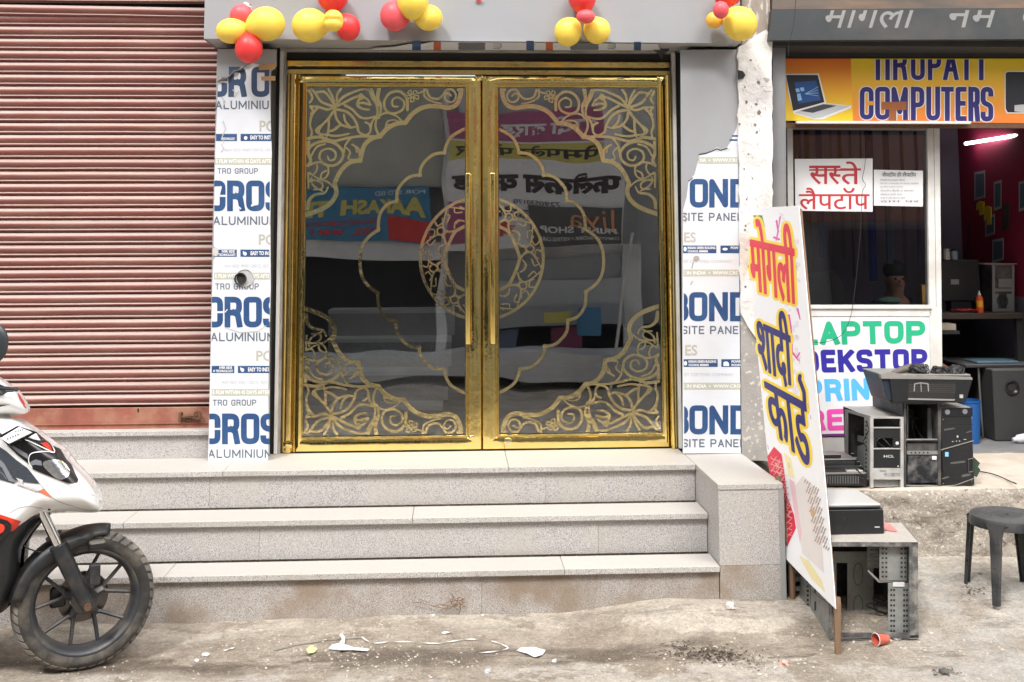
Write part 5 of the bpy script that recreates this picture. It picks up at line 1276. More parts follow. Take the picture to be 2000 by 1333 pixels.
flat('lettering', txt('HCL', (1726, 889), (1746, 894), off=.02)+[ell(1752, 866, 3.4, 3.4), ell(1754, 911, 1.4, 1.6)], FY(Yt+.004), ink('pale_grey_print', (.62, .62, .6)), t, lift=.001)
flat('lettering', txt('SARKA', (1718, 918), (1731, 922))+txt('9311580750', (1727, 924), (1758, 931)), FY(Yt), grey_ink, t, lift=.001)
cl = lambda px, py: atx(px, py, x0)
nX = Vector((-1, 0, 0))
flat('side_rail', [[(1650, 799), (1700, 813), (1700, 819), (1655, 806)], [(1650, 799), (1656, 801), (1656, 905), (1650, 900)], [(1688, 815), (1700, 818), (1700, 952), (1688, 945)]], cl, case_grey, t, lift=.0, n=nX, thick=.003)
flat('side_slot_shade', [rect(1690, y, 1693, y+4) for y in range(822, 935, 8)], cl, dark_gap, t, lift=.0006, n=nX, kind='stuff')  # slot shade put on the side rail as dark quads
flat('inner_bracket', [[(1656, 850), (1686, 858), (1686, 866), (1680, 870), (1656, 862)], [(1656, 872), (1670, 868), (1684, 878), (1684, 930), (1656, 905)]], cl, M_('grey_green_bracket', (.20, .22, .21), .5, .3, dirt=(.3, .28, .25), da=.5), t, lift=-.05, n=nX, thick=.004)
MB().tube([at(1692, 822, Yt+.04), at(1697, 840, Yt+.03), at(1686, 862, Yt+.05), at(1694, 880, Yt+.04)], .003, 5).build('cable', black_matt, t)
# (d) printer on towers
t = thing('black_inkjet_printer', 'dusty black printer body resting on top of two computer towers', 'printer', (X(1810), Yt, Z(787, 1800)))
zb_ = Z(788, 1800)+.0025
y0 = Yt-.03
def PX(px, Y=y0): return at(px, 755, Y).x
zt_ = at(1810, 733, y0).z
prof = [(PX(1741), zb_), (PX(1884), zb_), (PX(1901), zt_), (PX(1724), zt_+.006)]
mb = MB(); mb.prism([(x, y0+.012, z) for x, z in prof], (0, .26, 0)); mb.build('body', black_pl, t, bev=.008, segs=3)
flat('rim', [[(1720, 732), (1737, 727), (1765, 733), (1898, 737), (1900, 742), (1722, 740)]], FY(y0), M_('dusty_rim', (.25, .24, .22), .6, var=.2), t, lift=.001, thick=.03)
flat('front_face', [[(1738, 741), (1899, 743), (1886, 786), (1744, 785)]], FY(y0), black_pl, t, lift=0, thick=.015)
flat('left_cheek', [[(1722, 741), (1738, 741), (1746, 785), (1729, 776)]], FY(y0+.01), M_('blue_black_plastic', (.025, .035, .05), .3), t, lift=0, thick=.02)
flat('tray_opening', [[(1775, 747), (1868, 748), (1862, 779), (1772, 777)]], FY(y0), dark_gap, t, lift=.0008)
flat('tray_ribs', [[(1775, 751+k*3.5), (1866, 752+k*3.5), (1866, 753+k*3.5), (1775, 752+k*3.5)] for k in range(5)], FY(y0), M_('rib_grey', (.06, .06, .06), .5), t, lift=.0016)
flat('cartridge_clip', ribbon([(1785, 764), (1786, 750), (1798, 748), (1812, 750), (1813, 764)], 2)+ribbon([(1798, 749), (1799, 765)], 1.5), FY(y0), M_('grey_clip', (.32, .31, .28), .5), t, lift=.003)
flat('tray_lip', [[(1774, 778), (1865, 780), (1863, 783), (1773, 781)]], FY(y0), M_('grey_lip', (.28, .28, .27), .5), t, lift=.004, thick=.01)
flat('emblem', [rect(1874, 771, 1881, 778)], FY(y0), M_('badge_grey', (.45, .45, .45), .5), t, lift=.001)
# crumpled black mesh balls
for i, (x, y, r, lab) in enumerate(((1793, 720, .042, 'largest crumpled black mesh scrap on the printer'), (1833, 723, .036, 'middle crumpled black mesh scrap on the printer'), (1865, 722, .036, 'rightmost crumpled black mesh scrap on the printer'))):
    c = at(x, y+2, y0+.06); t = thing('mesh_scrap', lab, 'scrap', tuple(c), 'crumpled black scraps on the printer')
    bm = bmesh.new(); bmesh.ops.create_icosphere(bm, subdivisions=4, radius=r)
    for v in bm.verts:
        p = v.co*40; k = 1+.45*noise.noise(p*.9+Vector((i*9, 0, 0)))-.30*abs(noise.noise(p*3+Vector((i*5, 0, 0)))); v.co *= k; v.co.z *= .72; v.co.x *= 1.15
    mb = MB(); mb.add([c+v.co for v in bm.verts], [tuple(v.index for v in f.verts) for f in bm.faces]); bm.free()
    b_ = mb.build('scrap_body', M_('shiny_black_mesh', (.03, .03, .032), .35, var=.4, vs_=120, bump=.004, bs=160) if i == 0 else MATS['shiny_black_mesh'], t, smooth='all', recalc=False)
    mb = MB(); rnd = random.Random(i)
    for k in range(9):
        a = rnd.uniform(0, 6.28); pts = []
        for q_ in range(9):
            aa = a+q_*.45; pts.append(c+Vector((math.cos(aa)*r*rnd.uniform(.8, 1.1), -abs(math.sin(aa+k))*r*.9, math.sin(aa*1.3+k)*r*.62)))
        mb.tube(pts, .0022, 4)
    mb.build('loose_strand', MATS['shiny_black_mesh'], t, smooth='all')
t = thing('paper_roll', 'dull brown grey rolled sleeve lying beside the mesh scraps on the printer', 'roll', tuple(at(1755, 722, y0+.06)))
MB().tube([at(1740, 731, y0+.05), at(1760, 723, y0+.06), at(1780, 718, y0+.07)], [.010, .016, .020], 10).build('sleeve', M_('dull_brown_sleeve', (.13, .11, .09), .7), t, smooth=True)
# (e) dismantled printer
ye = Yt+.01
t = thing('dismantled_printer', 'stripped black printer mechanism with exposed rails left of the towers', 'printer', (X(1640), ye, zp))
xa_, xb_ = X(1575), X(1699)
def ex(px): return at(px, 930, ye).x
def ez(py): return at(1640, py, ye).z
MB().box(ex(1570), ex(1695), ye+.01, ye+.30, zp+.003, ez(925)).build('base_tray', black_pl, t, bev=.006, segs=2)
MB().box(ex(1570), ex(1690), ye+.10, ye+.30, ez(925), ez(905)).build('upper_deck', black_pl, t, bev=.004)
MB().box(ex(1620), ex(1661), ye+.12, ye+.22, ez(905), ez(897)).build('paper_guide', black_pl, t, bev=.003)
for k in range(3): MB().box(ex(1575), ex(1691-k*4), ye+.03+k*.03, ye+.04+k*.03, ez(925), ez(921-k*6)).build('rail', M_('dark_rail', (.09, .09, .09), .35, .6) if k == 0 else MATS['dark_rail'], t)
MB().box(ex(1656), ex(1688), ye+.015, ye+.05, ez(925), ez(921)).build('carriage_arm', M_('grey_arm', (.42, .42, .40), .5), t, bev=.002)
flat('grille', [rect(1610+k*5, 930, 1612.5+k*5, 945) for k in range(14)], FY(ye+.01), M_('grey_grille', (.13, .13, .13), .5), t, lift=.001, thick=.003, kind='stuff')
mb = MB(); rnd = random.Random(6)
for k in range(7): mb.box(ex(1688)+rnd.uniform(-.006, .02), ex(1688)+rnd.uniform(.022, .036), ye+.02+k*.03, ye+.035+k*.03, ez(944-k*5), ez(938-k*6))
mb.build('gear_train', black_pl, t, bev=.002)
# (g) big open case on the ground with (f) scanner printer on top
gy = -1.262
zg0 = gz(1.6, gy)+.002
gx0, gx1 = at(1621, 1150, gy).x, at(1793, 1150, gy).x
zg1 = at(1700, 1061, gy).z
t = thing('gutted_tower_case', 'large gutted rusty steel tower case standing open on the dirt under a printer', 'computer case', ((gx0+gx1)/2, gy, zg0))
yb = -.86
sheetbox(MB(), gx0, gx1, gy+.004, yb, zg0, zg1, .003, ('f', 'l')).build('shell', case_grey, t)
PG = FY(gy)
flat('front_frame', [rect(1620, 1060, 1793, 1068), rect(1776, 1060, 1793, 1241), rect(1620, 1237, 1776, 1246), [(1620, 1068), (1625, 1068), (1625, 1237), (1620, 1237)]], PG, M_('worn_black_edge', (.10, .10, .10), .6, .3, var=.4, vs_=60, dirt=(.36, .34, .31), da=.8, ds=22), t, lift=0, thick=.008)
flat('top_skin', [[(1620, 1060), (1793, 1060), (1760, 1022), (1600, 1022)]], lambda px, py: atz(px, py, zg1), case_dark, t, lift=.001, n=Vector((0, 0, 1)))
Pb = FY(-1.02)
flat('tray_plate', [[(1628, 1078), (1706, 1078), (1706, 1228), (1655, 1228), (1655, 1100), (1628, 1100)], [(1628, 1100), (1634, 1100), (1634, 1222), (1628, 1222)]], Pb, case_grey, t, lift=0, thick=.003)
flat('back_plate', [rect(1600, 1060, 1790, 1235)], FY(yb-.01), case_dark, t, lift=0, thick=.004)
flat('pressed_circle', ribbon(ell(1676, 1122, 9, 22, 24)+[ell(1676, 1122, 9, 22, 24)[0]], 1.2)+ribbon(ell(1676, 1185, 9, 22, 24)+[ell(1676, 1185, 9, 22, 24)[0]], 1.2), Pb, case_dark, t, lift=.001)
Pd = FY(gy+.03)
flat('drive_bay', [rect(1718, 1065, 1771, 1134)], Pd, case_grey, t, lift=0, thick=.004)
flat('drive_bay', [rect(1734, 1139, 1774, 1235)], Pd, case_grey, t, lift=.004, thick=.004)
flat('drive_bay', [rect(1694, 1066, 1717, 1110)], FY(gy+.12), case_grey, t, lift=0, thick=.004)
flat('bay_shelf', [[(1696, 1113), (1718, 1134), (1771, 1134), (1771, 1137), (1717, 1139), (1696, 1118)]], Pd, case_grey, t, lift=-.004, thick=.003)
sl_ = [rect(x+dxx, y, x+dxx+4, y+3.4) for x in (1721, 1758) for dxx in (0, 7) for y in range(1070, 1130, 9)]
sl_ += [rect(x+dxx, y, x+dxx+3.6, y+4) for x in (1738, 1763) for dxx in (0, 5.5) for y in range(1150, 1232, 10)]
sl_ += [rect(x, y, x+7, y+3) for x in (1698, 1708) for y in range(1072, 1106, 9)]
flat('slot_shade', sl_, Pd, dark_gap, t, lift=.0055, kind='stuff')  # dark quads on solid plate paint the shade of slot openings
flat('label', [rect(1742, 1136, 1765, 1145)], Pd, ink('case_label', (.62, .62, .60)), t, lift=.009)
# left side of the case: strips
cl = lambda px, py: atx(px, py, gx0)
flat('side_strip', [[(1602, 1068), (1612, 1068), (1612, 1238), (1602, 1228)], [(1613, 1064), (1620, 1064), (1620, 1246), (1613, 1240)], [(1584, 1060), (1600, 1060), (1600, 1226), (1584, 1212)], [(1562, 1060), (1582, 1060), (1582, 1196), (1562, 1180)]], cl, case_grey, t, lift=0, n=nX, thick=.004)
flat('side_slot_shade', [rect(1576, y, 1580, y+5) for y in range(1080, 1196, 9)]+[rect(1591, y, 1594, y+18) for y in (1080, 1110, 1140, 1175)], cl, dark_gap, t, lift=.001, n=nX, kind='stuff')  # dark quads on the side strips give the shade of slots
t2 = thing('second_steel_case', 'dark steel case tucked behind the gutted case beside the granite block', 'computer case', (gx0, -.7, .05))
xx0 = at(1540, 1150, -.84).x
sheetbox(MB(), max(xx0, XR+.02), max(xx0, XR+.02)+.36, -.845, -.53, .06, .44, .003, ('f',)).build('shell', case_dark, t2)
MB().box(XR+.03, XR+.05, -.85, -.846, .06, .40).build('front_strip', case_grey, t2)
mb = MB()
for k in range(9): mb.box(XR+.055, XR+.10, -.850, -.846, .08+k*.04, .10+k*.04)
mb.build('vent_bars', case_grey, t2, kind='stuff')
t = thing('litter_lump', 'small crumpled tan bag lying inside the gutted steel case', 'litter', tuple(at(1712, 1215, -1.1)))
mb = MB(); vs_, fs_ = stone_mesh(.028, 5, sub=2); p = at(1714, 1217, -1.1); p.z = zg0+.018; mb.add([p+Vector((v.x*1.4, v.y, v.z)) for v in vs_], fs_); mb.build('bag', M_('tan_bag', (.42, .36, .27), .6), t, smooth=True)
# (f)
yf_ = atz(1670, 1045, zg1).y
t = thing('flatbed_printer', 'black flatbed printer with dusty grey lid standing on the gutted steel case', 'printer', (at(1670, 1045, yf_).x, yf_, zg1))
fx0_, fx1_ = at(1612, 1020, yf_).x, at(1727, 1020, yf_).x
zf1 = at(1670, 996, yf_).z; zf2 = at(1670, 987, yf_).z
MB().box(fx0_, fx1_, yf_, yf_+.30, zg1+.0015, zf1).build('body', black_cl, t, bev=.006, segs=3)
lid_prof = MB().box(fx0_, fx1_-.008, yf_+.002, yf_+.29, zf1+.002, zf2+.004).build('scanner_lid', M_('dusty_lid', (.03, .03, .032), .4, updust=(.50, .49, .47), ud=.95), t, bev=.010, segs=3)
flat('emblem', [rect(1708, 1029, 1718, 1030.5)], FY(yf_), white_ink, t, lift=.001)
MB().box(fx1_-.002, fx1_+.018, yf_+.06, yf_+.14, zf1-.03, zf1-.005).build('side_latch', black_pl, t, bev=.002)
t = thing('red_paper_scrap', 'crumpled red and white paper scrap beside the flatbed printer', 'litter', tuple(at(1735, 1025, yf_)))
a = at(1728, 1030, yf_+.05); a.z = zg1+.004
MB().add([a, a+Vector((.045, -.03, .002)), a+Vector((.03, .02, .022)), a+Vector((0, .02, .03))], [(0, 1, 2), (0, 2, 3)]).build('scrap', ink('dull_pink', (.55, .20, .18)), t)
def tangle(name, c, rx, rz, n, r, m_, par, seed, ry=.02):
    rn = random.Random(seed); mb = MB(); pts = []
    a = rn.uniform(0, 6)
    for k in range(n):
        a += rn.uniform(.5, 1.1); pts.append(Vector(c)+Vector((rx*math.cos(a)*rn.uniform(.5, 1), rn.uniform(-ry, ry), rz*math.sin(a*.83)*rn.uniform(.5, 1))))
    P = []
    for i in range(len(pts)-1):
        p0, p1, p2, p3 = pts[max(0, i-1)], pts[i], pts[i+1], pts[min(len(pts)-1, i+2)]
        for k in range(4):
            t = k/4; P.append(.5*((2*p1)+(p2-p0)*t+(2*p0-5*p1+4*p2-p3)*t*t+(3*p1-p0-3*p2+p3)*t**3))
    mb.tube(P, r, 5); return mb.build(name, m_, par, smooth='all')
OB = {o.name: o for o in COL.objects}
tangle('cable_tangle', at(1730, 866, Yt+.06), .045, .05, 16, .0025, M_('grey_ribbon_cable', (.25, .24, .22), .6), OB['silver_frame_tower'], 3)
tangle('cable_tangle', at(1790, 840, Yt+.10), .03, .10, 18, .0025, black_matt, OB['open_bay_tower'], 5)
tangle('cable_tangle', at(1735, 1190, -1.08), .10, .05, 20, .003, black_matt, OB['gutted_tower_case'], 8)
tangle('cable_tangle', at(1690, 1228, -1.12), .10, .012, 14, .003, M_('dull_yellow_cable', (.30, .22, .06), .6), OB['gutted_tower_case'], 9)
tangle('cable_tangle', at(1678, 925, Yt-.01), .03, .03, 14, .002, black_matt, OB['dismantled_printer'], 12)
flat('dust_smear', [p for (x, y, l, w_) in ((1845, 840, 18, 3), (1858, 905, 26, 4), (1880, 930, 14, 5), (1842, 935, 10, 3), (1888, 845, 10, 2)) for p in ribbon([(x, y), (x+l, y-3)], w_)], FY(Yt), M_('thin_dust', (.10, .095, .09), .8), OB['black_tower_case'], lift=.0004)
for i, (x, y) in enumerate(((1842, 945), (1898, 940), (1842, 820), (1898, 817))):
    MB().ball(at(x, y, Yt-.001), .0022, seg=8).build('screw', alu, OB['black_tower_case'], smooth=True)
# green weed + wire on plinth
t = thing('green_rag', 'dark green rag hanging beside the right end of the tower row', 'rag', tuple(at(1905, 910, Yt+.02)))
flat('cloth', [[(1901, 893), (1907, 898), (1914, 905), (1910, 912), (1915, 918), (1908, 932), (1901, 930)]], FY(Yt+.02), ink('dark_green_cloth', (.03, .06, .035), .8), t, thick=.01)
t = thing('plinth_wire', 'thin black wire trailing over the plinth edge right of the towers', 'wire', tuple(at(1950, 925, -.4)))
MB().tube([atz(x, y, zp+.006) for x, y in smooth_pts([(1905, 920), (1930, 924), (1950, 930), (1972, 940)], 4)]+[at(1985, 945, -.52)], .003, 5).build('cable', black_matt, t, smooth='all')

# ================================================================== LEANING BANNER
BR, BL, TL_, TR_ = at(1632, 1190, -1.37), at(1533, 1090, -.86), at(1456, 410, -.215), at(1560, 402, -.78)
PBn = plane3(BR, BL, TR_)
bn_ = thing('leaning_banner', 'tall white flex banner with red and purple Hindi lettering leaning on the plaster column', 'banner', tuple(BL))
flat('flex_sheet', [[(1456, 410), (1508, 405), (1560, 402), (1578, 600), (1600, 820), (1618, 1010), (1632, 1190), (1581, 1140), (1533, 1090), (1519, 990), (1498, 880), (1475, 640)]], PBn, banner_m, bn_, lift=0, thick=.003)
nB = PBn.n
def bar(p, q, w, m, nm, lift=-.0045, th=.018):
    flat(nm, ribbon([p, q], w, caps=False), PBn, m, bn_, lift=lift, thick=th)
bar((1555, 408), (1622, 1174), 5, wood, 'frame_stick'); bar((1464, 416), (1555, 409), 5, wood, 'frame_stick'); bar((1540, 1090), (1622, 1174), 5, wood, 'frame_stick'); bar((1466, 416), (1540, 1085), 5, wood, 'frame_stick')
a = PBn(1622, 1175)-nB*.02; b = at(1636, 1279, -1.38); b.z = gz(b.x, -1.38)-.01
a = PBn(1626, 1178)-nB*.02
MB().tube([a+(a-b)*.12, a, b], [.013, .015, .012], 6).build('leg_stick', wood, bn_)
b2 = PBn(1538, 1095)-nB*.02
MB().tube([b2+Vector((-.03, .08, .35)), b2, Vector((b2.x+.005, b2.y+.02, gz(b2.x, b2.y)-.01))], .013, 6).build('leg_stick', wood, bn_)
pr = lambda nm, polys, m, l=.0008: flat(nm, polys, PBn, m, bn_, lift=l)
green_i = ink('leaf_green_print', (.10, .28, .08)); pink_i = ink('pink_print', (.75, .10, .40)); beige_i = ink('pale_beige_print', (.76, .71, .68)); lace_i = ink('brown_lace_print', (.45, .34, .31))
pr('leaf_print', [[(1471, 421), (1478, 421), (1484, 436), (1478, 440)], [(1480, 421), (1489, 421), (1494, 444), (1488, 440)]], green_i)
rb_ = random.Random(31)
pr('faint_flower_print', [ell(1540+rb_.uniform(-14, 16)+k*.22, 420+k*7.5, rb_.uniform(2, 6), rb_.uniform(3, 9), 8, rb_.uniform(0, 3)) for k in range(58)], ink('faint_lilac_print', (.80, .74, .82)), .0004)
pr('petal_print', ribbon([(1517, 432), (1520, 452), (1516, 470)], 4, 2)+ribbon([(1524, 424), (1521, 445)], 3, 1)+ribbon([(1512, 464), (1522, 468)], 4)+ribbon([(1541, 616), (1545, 640), (1548, 690), (1560, 705)], 4, 2)+ribbon([(1558, 604), (1563, 624)], 4, 2)+ribbon([(1550, 690), (1556, 700), (1562, 690)], 3), pink_i)
quads = [('मोगली', (1460, 426), (1549, 440), (1556, 597), (1469, 566), red_ink), ('शादी', (1474, 588), (1541, 614), (1549, 764), (1486, 725), navy_ink), ('काड', (1494, 746), (1574, 789), (1586, 918), (1506, 838), navy_ink)]
yl = []
for s, a, b, c, d, m_ in quads: yl += dil(txt(s, a, b, c, d), 6.6)
hook = [(1572, 786), (1571, 766), (1566, 752), (1562, 742), (1563, 734)]
yl += ribbon(hook, 16)
pr('lettering_outline', yl, yellow_ink, .0010)
for s, a, b, c, d, m_ in quads: pr('lettering', dil(txt(s, a, b, c, d), 1.5)+(ribbon(hook, 7) if s == 'काड' else []), m_, .0020)
pr('card_print', [[(1499, 892), (1512, 873), (1527, 888), (1531, 914), (1538, 970), (1551, 1006), (1555, 1032), (1538, 1067), (1532, 1062), (1529, 988), (1503, 921)]], red_ink, .0010)
pr('card_lattice', clip([p for k in range(16) for p in ribbon([(1496+k*1.2, 880+k*12), (1530+k*2.0, 893+k*12)], 1.1)+ribbon([(1502+k*2.2, 900+k*11), (1518+k*2.8, 876+k*11)], 1.1)], x0=1506, x1=1548, y0=892, y1=1050), ink('lattice_pink_print', (.86, .50, .48)), .0016)
pr('yellow_card_print', [[(1531, 884), (1545, 896), (1552, 935), (1540, 930)], [(1560, 1085), (1580, 1096), (1606, 1135), (1612, 1158), (1585, 1130)]], ink('pale_yellow_print', (.84, .74, .42)), .0009)
pr('pink_card_print', [[(1542, 935), (1552, 942), (1566, 1040), (1563, 1062), (1553, 1010)]], ink('pale_pink_print', (.82, .55, .58)), .0011)
pr('card_pattern', [p for k in range(7) for p in ribbon([(1515+k*3, 905+k*16), (1522+k*3.6, 914+k*16)], 2)+ribbon([(1524+k*3.4, 902+k*16), (1517+k*3.2, 916+k*16)], 1.4)], ink('pink_pattern_print', (.85, .45, .45)), .0018)
pr('lace_print', [[(1553, 950), (1568, 930), (1592, 952), (1606, 1070), (1610, 1120), (1567, 1080), (1560, 1010)]], beige_i, .0008)
pr('lace_pattern', [p for i in range(7) for k in range(13) if (i+k) % 2 == 0 or i % 3 for p in [ell(1573+i*4.2+k*1.7, 940+k*9.6+i*3, 1.5, 4.2, 6, .5)]], lace_i, .0014)
pr('bow_print', [ell(1588, 1002, 4, 8, 10)], ink('tan_bow', (.62, .40, .18)), .002)
pr('smudge', [p for (x, y, l) in ((1556, 520, 8), (1561, 700, 10), (1578, 788, 8), (1583, 812, 7), (1541, 905, 9), (1507, 780, 7), (1500, 870, 8), (1556, 655, 6), (1569, 790, 6)) for p in ribbon([(x, y), (x+1.5, y+l)], 1.2)], M_('grey_smudge', (.45, .43, .42), .7), .0014)
mb = MB()
mb.tube([PBn(x, y)+nB*.004 for x, y in smooth_pts([(1534, 1094), (1560, 1124), (1592, 1158), (1610, 1172), (1622, 1182)], 3)], .0014, 4); mb.build('hem_cord', black_matt, bn_)

# ================================================================== STOOL
sc_ = at(1967, 1004, -.92)
stl = thing('plastic_stool', 'black moulded plastic stool with round seat and four splayed legs on the dirt', 'stool', (sc_.x, -.92, gz(sc_.x, -.92)), rz=R_(-8))
hs_ = sc_.z-stl.location.z
stool_m = M_('worn_black_plastic', (.022, .024, .027), .30, var=.15, vs_=15, updust=(.13, .13, .13), ud=.5, dirt=(.10, .095, .09), da=.5, ds=8, )
R0 = .158
pro = [(.0001, -.002), (.03, -.002), (.06, -.0005)]
for k in range(9): pro += [(.065+k*.009, -.0005), (.069+k*.009, -.0022)]
pro += [(R0-.012, .0), (R0-.003, -.004), (R0, -.012), (R0+.003, -.045), (R0-.003, -.047), (R0-.006, -.015), (.0001, -.010)]
MB().lathe(pro, Matrix.Translation((0, 0, hs_)), 48).build('seat', stool_m, stl, smooth=True)
MB().lathe([(.0001, .0004), (.006, .0004), (.006, -.003)], Matrix.Translation((0, 0, hs_)), 12).build('seat_hole', dark_gap, stl)
for k in range(4):
    a = R_(45+90*k+8); mb = MB(); vs = []; NS = 14
    for j in range(NS+1):
        f = j/NS; z = (hs_-.020)*(1-f); r_ = (R0-.006)+(.035)*f**.9
        wd = (.060-.026*f) if f > .12 else .060+.05*(1-f/.12)**2
        dp = .030
        for (u, v) in ((-1, -.3), (-.75, .85), (0, 1), (.75, .85), (1, -.3), (.85, -.3), (.6, .55), (0, .7), (-.6, .55), (-.85, -.3)):
            rr = r_+v*dp*.5; tt = u*wd*.5
            vs.append(Vector((rr*math.cos(a)-tt*math.sin(a), rr*math.sin(a)+tt*math.cos(a), z)))
    mb.add(vs, [(j*10+i, j*10+(i+1) % 10, (j+1)*10+(i+1) % 10, (j+1)*10+i) for j in range(NS) for i in range(10)]+[tuple(range(NS*10, NS*10+10))])
    mb.build('leg', stool_m, stl, smooth=True)

# ================================================================== BALLOONS
by = M_('yellow_balloon_rubber', (.90, .66, .10), .38, var=.03, spec=.4); br = M_('red_balloon_rubber', (.78, .05, .05), .38, var=.03, spec=.4); bp = M_('pink_red_balloon_rubber', (.80, .11, .13), .42, var=.03, spec=.4); bo_ = M_('amber_balloon_rubber', (.85, .48, .06), .4, var=.03)
for m_ in (by, br, bp, bo_):
    b = m_.node_tree.nodes['Principled BSDF']; b.inputs['Subsurface Weight'].default_value = .35; b.inputs['Subsurface Scale'].default_value = .02; b.inputs['Subsurface Radius'].default_value = (1, .5, .3)
BAL = [  # px,py,rx,ry,mat,layer, cluster centre
 (472, 30, 23, 22, bp, 0, (482, 52), 'pinkish red balloon at the back of the leftmost balloon cluster'),
 (452, 61, 30, 25, by, 1, (482, 52), 'smaller yellow balloon at the left of the leftmost cluster'),
 (520, 47, 37, 34, by, 1, (482, 60), 'large yellow balloon at the right of the leftmost cluster'),
 (486, 95, 27, 29, br, 1, (484, 60), 'red balloon hanging lowest in the leftmost cluster'),
 (650, -6, 31, 28, br, 0, (650, 30), 'red balloon cut by the top of the second cluster from left'),
 (605, 50, 35, 34, by, 1, (655, 45), 'large yellow balloon of the second cluster from left'),
 (680, 54, 24, 27, br, 0, (662, 30), 'red balloon at the lower right of the second cluster'),
 (651, 41, 20, 22, by, 3, (651, 41), 'small wrinkled yellow balloon in front of the second cluster'),
 (771, 31, 29, 31, bp, 0, (800, 22), 'red balloon at the left of the third balloon cluster'),
 (837, 35, 28, 26, by, 0, (805, 22), 'yellow balloon at the lower right of the third cluster'),
 (806, 6, 31, 31, by, 1, (806, 34), 'yellow balloon at the top of the third cluster'),
 (1137, -4, 28, 30, br, 0, (1140, 30), 'red balloon at the top of the fourth cluster'),
 (1109, 63, 27, 29, by, 0, (1136, 36), 'yellow balloon at lower left of the fourth cluster'),
 (1166, 60, 27, 27, by, 0, (1146, 36), 'yellow balloon at lower right of the fourth cluster'),
 (1144, 33, 19, 14, bp, 2, (1144, 33), 'small pink red balloon in the middle of the fourth cluster'),
 (1421, -4, 26, 17, br, 0, (1415, 16), 'red balloon at the top of the rightmost cluster'),
 (1395, 40, 17, 17, bo_, 0, (1410, 30), 'small amber balloon at the left of the rightmost cluster'),
 (1446, 47, 34, 35, by, 1, (1420, 25), 'large yellow balloon of the rightmost cluster by the plaster column'),
 (1408, 20, 16, 18, bp, 3, (1408, 20), 'small pink red balloon in front of the rightmost cluster')]
for (px, py, rx, ry, m_, ly, cc, lab) in BAL:
    Y = -.27-.075-ly*.045
    c = at(px, py, Y); k = (Y+5.8)/F; r1, r2 = rx*k*1.0, ry*k
    t = thing('balloon', lab, 'balloon', tuple(c), 'balloons tied along the fascia')
    dv = Vector((cc[0]-px, 0, -(cc[1]-py))); dv = dv.normalized() if dv.length > 3 else Vector((0, 1, 0))
    # profile: rounder far end, tapering to the knot
    n = 20; prof = []
    for i in range(n+1):
        a = math.pi*i/n; zz = -math.cos(a); rr = math.sin(a)
        if zz > 0: rr *= 1-.20*zz**2; zz *= 1.14
        prof.append((max(rr, 1e-4), zz))
    M = Matrix.Translation(c) @ dv.to_track_quat('Z', 'Y').to_matrix().to_4x4()
    vert = abs(dv.z) > .7 or abs(dv.y) > .5
    mb = MB(); mb.lathe(prof, Matrix.Identity(4), 28)
    for v in mb.v:
        w_ = M.to_3x3() @ v; v2 = Vector((w_.x*r1, w_.y*(r1+r2)/2*.92, w_.z*r2)); v.xyz = c+v2
    if 'wrinkled' in lab:
        for v in mb.v: d_ = v-c; v.xyz = c+d_*(1-.22*math.exp(-((d_.z/.012)**2))*(1 if d_.y < 0 else 0)+.03*noise.noise(v*60))
    mb.build('skin', m_, t, smooth='all')
    kp = c+Vector((dv.x*r1*1.1, dv.y*r1, dv.z*r2*1.1))
    MB().lathe([(.0001, -.004), (.006, 0), (.003, .004), (.008, .011), (.0001, .012)], Matrix.Translation(kp) @ dv.to_track_quat('Z', 'Y').to_matrix().to_4x4(), 10).build('knot', m_, t, smooth=True)
t = thing('clear_tape', 'crumpled white tape scrap on the fascia above the leftmost balloons', 'tape', tuple(at(484, 10, -.28)))
mb = MB(); rnd = random.Random(1); n = 6; vs = [at(476+i*3.2+rnd.uniform(-1, 1), 4+j*3+i*.8+rnd.uniform(-1, 1), -.345-rnd.uniform(0, .02)) for i in range(n) for j in range(n)]
mb.add(vs, [(i*n+j, (i+1)*n+j, (i+1)*n+j+1, i*n+j+1) for i in range(n-1) for j in range(n-1)]); mb.build('strip', white_ink, t, smooth=True)
t = thing('torn_balloon', 'tiny torn red balloon scrap stuck at the top of the fascia', 'balloon', tuple(at(936, 0, -.28)))
mb = MB(); vs_, fs_ = stone_mesh(.012, 3, sub=2); c = at(936, 0, -.282); mb.add([c+Vector((v.x*1.6, v.y*.6, v.z)) for v in vs_], fs_); mb.build('scrap', br, t, smooth=True)
# dark flap hanging at the right end of the soffit
t = thing('black_tarp_flap', 'small dark tarp corner hanging from the soffit near the right door corner', 'flap', tuple(at(1300, 95, -.1)))
Pf = FY(-.10)
flat('flap', [[(1262, 86), (1312, 84), (1306, 100), (1296, 105), (1293, 118), (1286, 106)]], Pf, M_('dark_tarp', (.05, .05, .055), .6, bump=.01, bs=14), t, lift=0, thick=.004)

